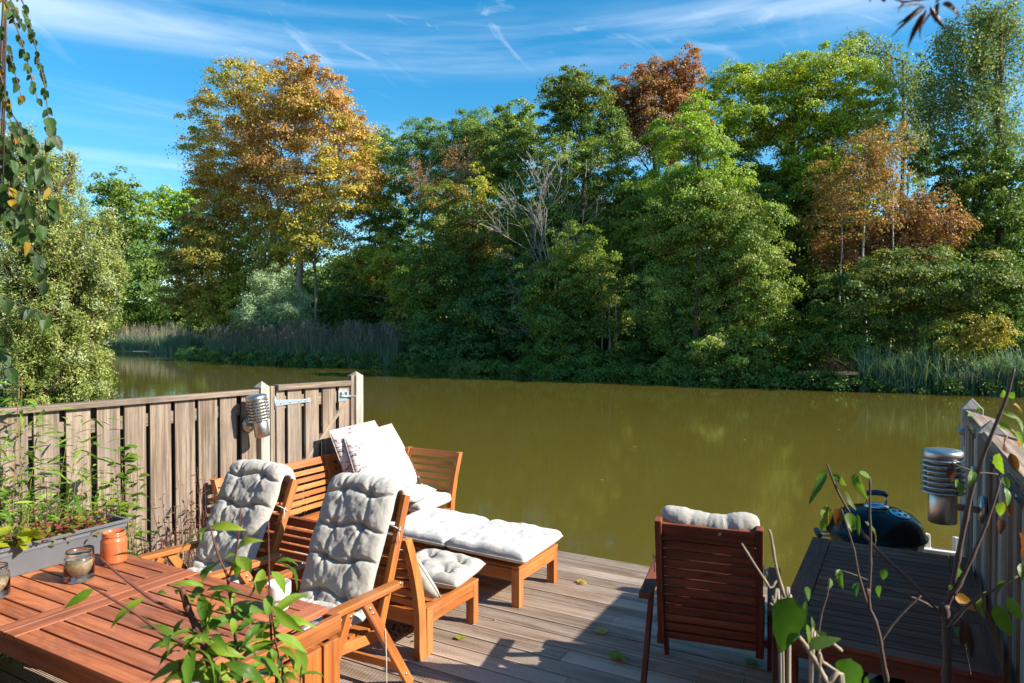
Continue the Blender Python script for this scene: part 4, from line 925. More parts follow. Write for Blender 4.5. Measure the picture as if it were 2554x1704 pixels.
WILLOW = [(-12.3, 5.74, 4.88, 0.38, 0.41, 'willow'), (-12.08, 5.85, 4.25, 0.59, 0.55, 'willow'), (-11.75, 6.04, 4.46, 0.31, 0.38, 'willow'), (-11.95, 5.9, 3.36, 0.9, 0.66, 'willow'), (-11.35, 6.25, 3.46, 0.59, 0.52, 'willow'), (-11.14, 6.35, 2.8, 0.43, 0.38, 'willow'), (-11.83, 5.96, 2.46, 0.97, 0.62, 'willow'), (-12.18, 5.74, 1.49, 0.79, 0.59, 'willow'), (-11.52, 6.11, 1.56, 0.55, 0.41, 'willow'), (-11.42, 6.16, 1.01, 0.52, 0.24, 'willow'), (-12.11, 5.76, 0.8, 0.76, 0.28, 'willow'), (-11.19, 6.31, 2.18, 0.31, 0.38, 'willow'), (-11.25, 6.26, 1.32, 0.38, 0.38, 'willow'), (-11.82, 5.95, 1.9, 0.76, 0.55, 'willow'), (-12.37, 5.65, 2.25, 0.41, 0.83, 'willow'), (-12.38, 5.67, 3.36, 0.48, 0.76, 'willow'), (-11.05, 6.41, 3.08, 0.21, 0.28, 'willow')]
BARE = (-18.07, 37.20, 5.01)
# stems and leaves of the plants close by, in metres
PEACH = ([([(-1.217,0.928,1.254),(-1.222,0.926,1.277),(-1.234,0.92,1.323),(-1.246,0.914,1.364),(-1.26,0.907,1.399),(-1.273,0.9,1.432),(-1.284,0.895,1.471)],0.0095,0.0065),([(-1.216,0.986,1.227),(-1.22,0.984,1.262),(-1.224,0.983,1.306),(-1.229,0.981,1.35),(-1.233,0.979,1.394),(-1.239,0.977,1.438),(-1.245,0.975,1.477)],0.0045,0.003),([(-1.245,0.975,1.477),(-1.25,0.972,1.492),(-1.263,0.965,1.526),(-1.278,0.958,1.584)],0.003,0.0016),([(-1.241,0.976,1.477),(-1.234,0.981,1.501),(-1.227,0.985,1.536),(-1.221,0.991,1.624)],0.003,0.0014),([(-1.19,1.057,1.192),(-1.198,1.054,1.27),(-1.203,1.053,1.346),(-1.206,1.053,1.419),(-1.208,1.053,1.482),(-1.21,1.054,1.577)],0.0042,0.0016),([(-1.18,1.064,1.226),(-1.188,1.06,1.283),(-1.195,1.057,1.324),(-1.202,1.055,1.386)],0.0025,0.0016),([(-1.213,0.875,1.37),(-1.245,0.858,1.385),(-1.271,0.843,1.401),(-1.289,0.833,1.416),(-1.335,0.808,1.452),(-1.4,0.772,1.496)],0.004,0.0018),([(-1.273,0.9,1.416),(-1.286,0.892,1.421),(-1.312,0.878,1.435),(-1.335,0.865,1.447),(-1.38,0.841,1.484),(-1.431,0.813,1.533)],0.004,0.0022),([(-1.279,0.894,1.282),(-1.287,0.89,1.301)],0.003,0.002),([(-1.071,1.011,1.27),(-1.067,1.014,1.304)],0.002,0.0012)],[((-1.161,0.93,1.546),(-1.146,0.941,1.518),0.0149,0),((-1.105,0.979,1.528),(-1.073,1.006,1.518),0.0134,0),((-1.128,1.001,1.52),(-1.07,0.998,1.476),0.0223,0),((-1.078,0.945,1.525),(-1.075,0.973,1.474),0.0179,0),((-1.116,0.957,1.52),(-1.107,0.941,1.477),0.0183,0),((-1.176,1.024,1.466),(-1.191,1.012,1.439),0.023,0),((-1.185,0.997,1.478),(-1.206,0.983,1.43),0.014,0),((-1.142,0.994,1.451),(-1.124,0.975,1.416),0.0189,0),((-1.134,0.997,1.429),(-1.099,1.045,1.369),0.0189,0),((-1.117,0.99,1.374),(-1.078,1.031,1.331),0.0204,0),((-1.16,0.987,1.389),(-1.164,0.949,1.358),0.0138,0),((-1.15,1.005,1.388),(-1.166,1.002,1.354),0.0191,0),((-1.091,0.974,1.361),(-1.034,0.968,1.348),0.0117,0),((-1.157,1.014,1.327),(-1.161,1.009,1.298),0.0227,0),((-1.213,0.964,1.423),(-1.182,1.012,1.399),0.0156,0),((-1.211,0.964,1.421),(-1.207,1.0,1.374),0.0155,0),((-1.181,0.937,1.43),(-1.245,0.926,1.45),0.0168,0),((-1.188,0.941,1.436),(-1.208,0.965,1.453),0.0068,0),((-1.281,0.948,1.457),(-1.318,0.896,1.466),0.0105,0),((-1.206,0.889,1.495),(-1.165,0.891,1.541),0.0181,0),((-1.29,0.955,1.446),(-1.31,0.938,1.43),0.0212,0),((-1.254,0.929,1.46),(-1.175,0.958,1.457),0.0103,0),((-1.248,0.916,1.46),(-1.234,0.913,1.402),0.0187,0),((-1.244,0.896,1.461),(-1.229,0.911,1.404),0.0168,0),((-1.285,0.904,1.405),(-1.331,0.91,1.343),0.012,0),((-1.282,0.919,1.383),(-1.321,0.931,1.341),0.0138,0),((-1.278,0.945,1.352),(-1.258,0.995,1.331),0.0192,0),((-1.258,0.931,1.355),(-1.207,0.932,1.336),0.0189,0),((-1.244,0.964,1.339),(-1.213,1.018,1.285),0.014,0),((-1.308,0.933,1.302),(-1.383,0.896,1.254),0.0175,0),((-1.288,0.919,1.309),(-1.32,0.877,1.271),0.0121,0),((-1.299,0.929,1.304),(-1.282,0.943,1.247),0.0244,0),((-1.229,0.894,1.337),(-1.177,0.887,1.299),0.0267,0),((-1.257,0.955,1.291),(-1.263,0.99,1.241),0.028,0),((-1.164,0.903,1.342),(-1.114,0.955,1.287),0.0213,0),((-1.151,0.955,1.335),(-1.081,0.966,1.297),0.0219,0),((-1.262,0.876,1.352),(-1.313,0.868,1.316),0.0167,0),((-1.174,1.005,1.284),(-1.183,0.963,1.271),0.014,0),((-1.114,1.003,1.282),(-1.059,0.998,1.285),0.012,0),((-1.262,0.936,1.399),(-1.235,0.938,1.431),0.0104,0),((-1.262,0.958,1.378),(-1.307,0.971,1.344),0.0158,0),((-1.226,0.927,1.396),(-1.238,0.959,1.364),0.0153,0),((-1.196,0.917,1.432),(-1.154,0.908,1.441),0.0134,0),((-1.212,0.948,1.415),(-1.211,0.911,1.422),0.0154,0),((-1.163,0.921,1.425),(-1.156,0.917,1.396),0.0132,0),((-1.288,0.907,1.452),(-1.256,0.897,1.444),0.0188,0),((-1.237,0.858,1.488),(-1.265,0.872,1.467),0.0098,0),((-1.218,0.904,1.349),(-1.269,0.911,1.329),0.0134,0),((-1.285,0.946,1.309),(-1.265,0.948,1.332),0.0088,0),((-1.261,0.899,1.303),(-1.269,0.895,1.269),0.0203,0),((-1.126,1.0,1.282),(-1.119,1.011,1.241),0.0206,0),((-1.226,0.935,1.444),(-1.231,0.942,1.463),0.0102,0),((-1.279,0.957,1.405),(-1.293,0.949,1.384),0.0141,0),((-1.204,0.929,1.405),(-1.239,0.927,1.386),0.0152,0),((-1.22,0.893,1.386),(-1.199,0.889,1.414),0.0133,0),((-1.282,0.961,1.418),(-1.259,0.976,1.44),0.0124,0),((-1.233,0.928,1.37),(-1.178,0.92,1.355),0.0136,0),((-1.232,0.912,1.441),(-1.248,0.909,1.422),0.0118,0),((-1.227,0.859,1.368),(-1.22,0.872,1.388),0.0114,0),((-1.248,0.933,1.593),(-1.27,0.884,1.544),0.0197,0),((-1.245,0.934,1.592),(-1.183,0.966,1.586),0.0173,0),((-1.201,0.964,1.54),(-1.148,0.982,1.562),0.0186,0),((-1.199,0.968,1.529),(-1.193,0.99,1.496),0.0198,0),((-1.146,0.919,1.552),(-1.139,0.888,1.557),0.0095,0),((-1.194,0.967,1.523),(-1.228,0.984,1.474),0.0223,0),((-1.216,0.907,1.602),(-1.224,0.899,1.576),0.012,0),((-1.449,0.812,1.466),(-1.485,0.776,1.433),0.0155,0),((-1.336,0.849,1.455),(-1.377,0.81,1.404),0.0194,0),((-1.395,0.818,1.54),(-1.345,0.854,1.519),0.0125,0),((-1.311,0.856,1.463),(-1.282,0.863,1.467),0.0096,0),((-1.375,0.873,1.394),(-1.333,0.859,1.411),0.0071,0)])
CHERRY = ([([(0.103,2.05,1.025),(0.1,2.05,1.108),(0.101,2.052,1.184),(0.099,2.052,1.238),(0.094,2.05,1.307)],0.011,0.0095),([(0.095,2.05,1.279),(0.053,2.034,1.322),(0.013,2.02,1.366),(-0.031,2.003,1.409),(-0.068,1.99,1.453),(-0.093,1.984,1.484),(-0.122,1.976,1.533),(-0.151,1.968,1.592),(-0.172,1.964,1.651)],0.006,0.0025),([(0.098,2.053,1.302),(0.109,2.047,1.347),(0.12,2.042,1.428),(0.132,2.037,1.511),(0.149,2.037,1.612),(0.167,2.035,1.68),(0.184,2.033,1.739),(0.201,2.031,1.793),(0.215,2.027,1.842),(0.228,2.023,1.907)],0.007,0.003),([(0.111,2.037,1.337),(0.13,2.049,1.377),(0.153,2.063,1.436),(0.176,2.077,1.499),(0.195,2.089,1.561),(0.211,2.1,1.624)],0.006,0.0028),([(0.1,1.995,1.269),(0.127,1.997,1.314),(0.156,2.0,1.349),(0.193,2.007,1.376),(0.239,2.02,1.413)],0.005,0.0025),([(0.086,2.08,1.272),(0.042,2.055,1.304),(-0.035,2.012,1.336),(-0.088,1.983,1.362),(-0.136,1.956,1.382)],0.0032,0.0014),([(0.165,2.097,1.638),(0.129,2.077,1.652),(0.107,2.065,1.665)],0.0022,0.0014),([(0.153,2.09,1.634),(0.177,2.104,1.638),(0.208,2.121,1.634)],0.003,0.0018)],[((-0.166,1.921,1.643),(-0.194,1.924,1.614),0.0137,0),((-0.165,1.88,1.646),(-0.201,1.836,1.568),0.0179,0),((-0.159,1.962,1.625),(-0.137,1.953,1.605),0.0163,0),((-0.094,1.901,1.649),(-0.068,1.909,1.633),0.0177,0),((-0.11,1.973,1.632),(-0.076,1.959,1.568),0.0231,0),((-0.099,1.919,1.639),(-0.09,1.91,1.615),0.0157,0),((-0.171,1.959,1.545),(-0.184,1.945,1.478),0.028,0),((-0.165,1.966,1.546),(-0.164,1.939,1.501),0.0163,2),((-0.137,1.898,1.555),(-0.142,1.907,1.505),0.0247,1),((-0.131,1.99,1.583),(-0.106,1.999,1.53),0.014,1),((-0.116,1.892,1.548),(-0.107,1.866,1.507),0.0244,0),((-0.1,1.95,1.533),(-0.094,1.927,1.484),0.0137,0),((-0.085,2.002,1.504),(-0.059,2.043,1.431),0.0186,1),((-0.124,1.882,1.616),(-0.131,1.861,1.642),0.0133,0),((-0.114,1.986,1.513),(-0.11,1.999,1.477),0.0233,0),((0.11,2.115,1.648),(0.107,2.101,1.606),0.0209,1),((0.15,2.029,1.655),(0.138,2.005,1.617),0.0176,0),((0.122,2.12,1.613),(0.119,2.099,1.594),0.0084,0),((0.128,2.051,1.618),(0.122,2.04,1.588),0.0135,0),((0.204,2.109,1.769),(0.233,2.117,1.747),0.0181,0),((0.222,2.2,1.786),(0.264,2.195,1.765),0.0141,0),((0.203,2.04,1.7),(0.217,2.083,1.642),0.027,0),((0.242,2.204,1.739),(0.264,2.254,1.687),0.0234,2),((0.242,2.132,1.744),(0.264,2.18,1.689),0.0226,0),((0.251,2.217,1.776),(0.269,2.204,1.732),0.0211,0),((0.23,2.175,1.719),(0.243,2.209,1.673),0.0278,1),((0.238,2.166,1.684),(0.255,2.176,1.633),0.0207,1),((0.157,2.062,1.796),(0.169,2.056,1.804),0.0134,0),((0.152,2.049,1.788),(0.134,2.004,1.788),0.0133,0),((0.222,2.143,1.626),(0.232,2.131,1.598),0.016,0),((0.23,2.183,1.592),(0.23,2.145,1.549),0.0163,0),((0.228,2.196,1.551),(0.222,2.207,1.51),0.0211,0),((0.236,2.204,1.56),(0.251,2.243,1.501),0.0211,1),((0.22,2.19,1.509),(0.223,2.197,1.463),0.0234,1),((0.214,2.05,1.836),(0.212,2.069,1.851),0.0175,0),((0.224,2.082,1.833),(0.234,2.071,1.848),0.0177,0),((0.245,2.172,1.808),(0.262,2.183,1.79),0.023,2),((0.114,2.05,1.424),(0.111,2.082,1.359),0.0248,0),((0.117,2.082,1.326),(0.162,2.094,1.287),0.0275,2),((0.183,2.062,1.352),(0.183,2.089,1.274),0.0312,0),((0.207,2.11,1.308),(0.242,2.151,1.218),0.0363,0),((0.232,2.105,1.333),(0.259,2.095,1.283),0.0269,0),((0.229,2.133,1.364),(0.214,2.15,1.324),0.0205,0),((0.133,2.019,1.285),(0.131,2.04,1.209),0.0177,3),((0.145,2.146,1.236),(0.164,2.179,1.127),0.0164,3),((0.124,2.118,1.228),(0.134,2.083,1.206),0.0186,1),((0.261,2.169,1.483),(0.27,2.202,1.41),0.0229,1),((0.252,2.07,1.432),(0.252,2.051,1.394),0.0175,1),((0.106,2.021,1.368),(0.102,2.021,1.354),0.0089,0)])
SHOOT = ([([(-0.018,1.81,1.109),(-0.028,1.807,1.184),(-0.039,1.801,1.254),(-0.045,1.799,1.295),(-0.056,1.793,1.337),(-0.066,1.789,1.366),(-0.064,1.791,1.441),(-0.064,1.793,1.52),(-0.066,1.793,1.586),(-0.066,1.794,1.657)],0.0065,0.002),([(-0.067,1.788,1.358),(-0.086,1.779,1.428),(-0.097,1.773,1.491),(-0.109,1.768,1.536),(-0.123,1.76,1.586)],0.003,0.0016),([(-0.041,1.801,1.281),(-0.02,1.814,1.316),(0.009,1.831,1.354),(0.039,1.848,1.386)],0.003,0.0018),([(-0.157,1.621,1.339),(-0.151,1.626,1.386),(-0.141,1.632,1.425),(-0.136,1.636,1.462)],0.0025,0.0016)],[((-0.124,1.751,1.449),(-0.132,1.743,1.427),0.0124,0),((-0.128,1.781,1.439),(-0.117,1.746,1.404),0.0177,0),((-0.141,1.707,1.439),(-0.145,1.674,1.42),0.0114,0),((-0.086,1.744,1.427),(-0.088,1.708,1.404),0.0163,0),((-0.043,1.846,1.394),(-0.046,1.872,1.356),0.0162,0),((-0.033,1.771,1.458),(-0.038,1.768,1.434),0.0163,0),((-0.067,1.772,1.409),(-0.066,1.757,1.397),0.0082,1)])
VIBURNUM = ([([(-0.076,1.152,1.439),(-0.097,1.141,1.465),(-0.11,1.134,1.493),(-0.119,1.129,1.509),(-0.128,1.125,1.525),(-0.135,1.121,1.534)],0.0042,0.0032),([(-0.119,1.129,1.509),(-0.114,1.132,1.521),(-0.104,1.138,1.534)],0.0025,0.0015),([(-0.117,1.13,1.508),(-0.104,1.138,1.497),(-0.081,1.15,1.48)],0.0025,0.002),([(-0.188,1.32,1.498),(-0.207,1.31,1.534),(-0.23,1.298,1.574),(-0.252,1.286,1.614)],0.0026,0.0016),([(-0.177,1.326,1.492),(-0.184,1.323,1.518),(-0.198,1.316,1.574),(-0.206,1.312,1.627),(-0.21,1.31,1.639)],0.0034,0.0022),([(-0.184,1.265,1.508),(-0.193,1.26,1.521),(-0.198,1.257,1.527)],0.0026,0.0018),([(-0.184,1.265,1.508),(-0.193,1.26,1.528),(-0.195,1.259,1.539)],0.0022,0.0018),([(-0.174,1.305,1.5),(-0.16,1.312,1.459)],0.003,0.003),([(-0.093,1.145,1.527),(-0.078,1.153,1.513)],0.0026,0.002),([(-0.107,1.135,1.465),(-0.109,1.135,1.501),(-0.107,1.136,1.519)],0.002,0.0014)],[((-0.143,1.111,1.597),(-0.159,1.112,1.508),0.0446,4),((-0.121,1.132,1.525),(-0.098,1.135,1.543),0.0254,5),((-0.121,1.114,1.528),(-0.077,1.126,1.543),0.0174,5),((-0.123,1.111,1.56),(-0.12,1.117,1.524),0.0077,0),((-0.128,1.136,1.586),(-0.128,1.125,1.538),0.0069,0),((-0.123,1.11,1.617),(-0.118,1.087,1.604),0.0077,0),((-0.115,1.126,1.55),(-0.119,1.133,1.565),0.0049,5),((-0.068,1.171,1.497),(-0.065,1.162,1.443),0.0386,4),((-0.046,1.184,1.469),(-0.045,1.193,1.434),0.0069,0)])
DARKTWIG = ([([(0.066,0.756,2.317),(0.036,0.739,2.303),(0.022,0.731,2.293)],0.0015,0.0008),([(0.022,0.731,2.297),(0.005,0.721,2.294),(-0.004,0.716,2.293),(-0.021,0.706,2.3)],0.0012,0.0006)],[((0.012,0.722,2.289),(-0.012,0.698,2.281),0.0025,6),((0.012,0.725,2.29),(-0.01,0.728,2.277),0.0041,6),((0.012,0.722,2.285),(-0.014,0.722,2.264),0.0047,6),((0.014,0.724,2.287),(-0.001,0.695,2.264),0.003,6),((0.013,0.727,2.284),(-0.0,0.735,2.256),0.0047,6),((0.023,0.711,2.284),(0.023,0.705,2.269),0.004,6),((0.015,0.723,2.285),(0.011,0.751,2.267),0.0047,6),((0.018,0.749,2.297),(0.031,0.745,2.271),0.0051,6),((0.02,0.748,2.291),(0.012,0.767,2.284),0.0042,6),((0.026,0.722,2.287),(0.041,0.727,2.27),0.0046,6),((0.026,0.716,2.285),(0.038,0.748,2.288),0.0032,6),((0.044,0.751,2.303),(0.048,0.784,2.305),0.002,6),((-0.033,0.714,2.304),(-0.031,0.728,2.303),0.0042,6),((-0.02,0.718,2.303),(-0.018,0.724,2.299),0.0042,6),((0.0,0.7,2.287),(-0.008,0.702,2.278),0.0024,6),((0.023,0.708,2.272),(0.02,0.677,2.253),0.0021,6)])
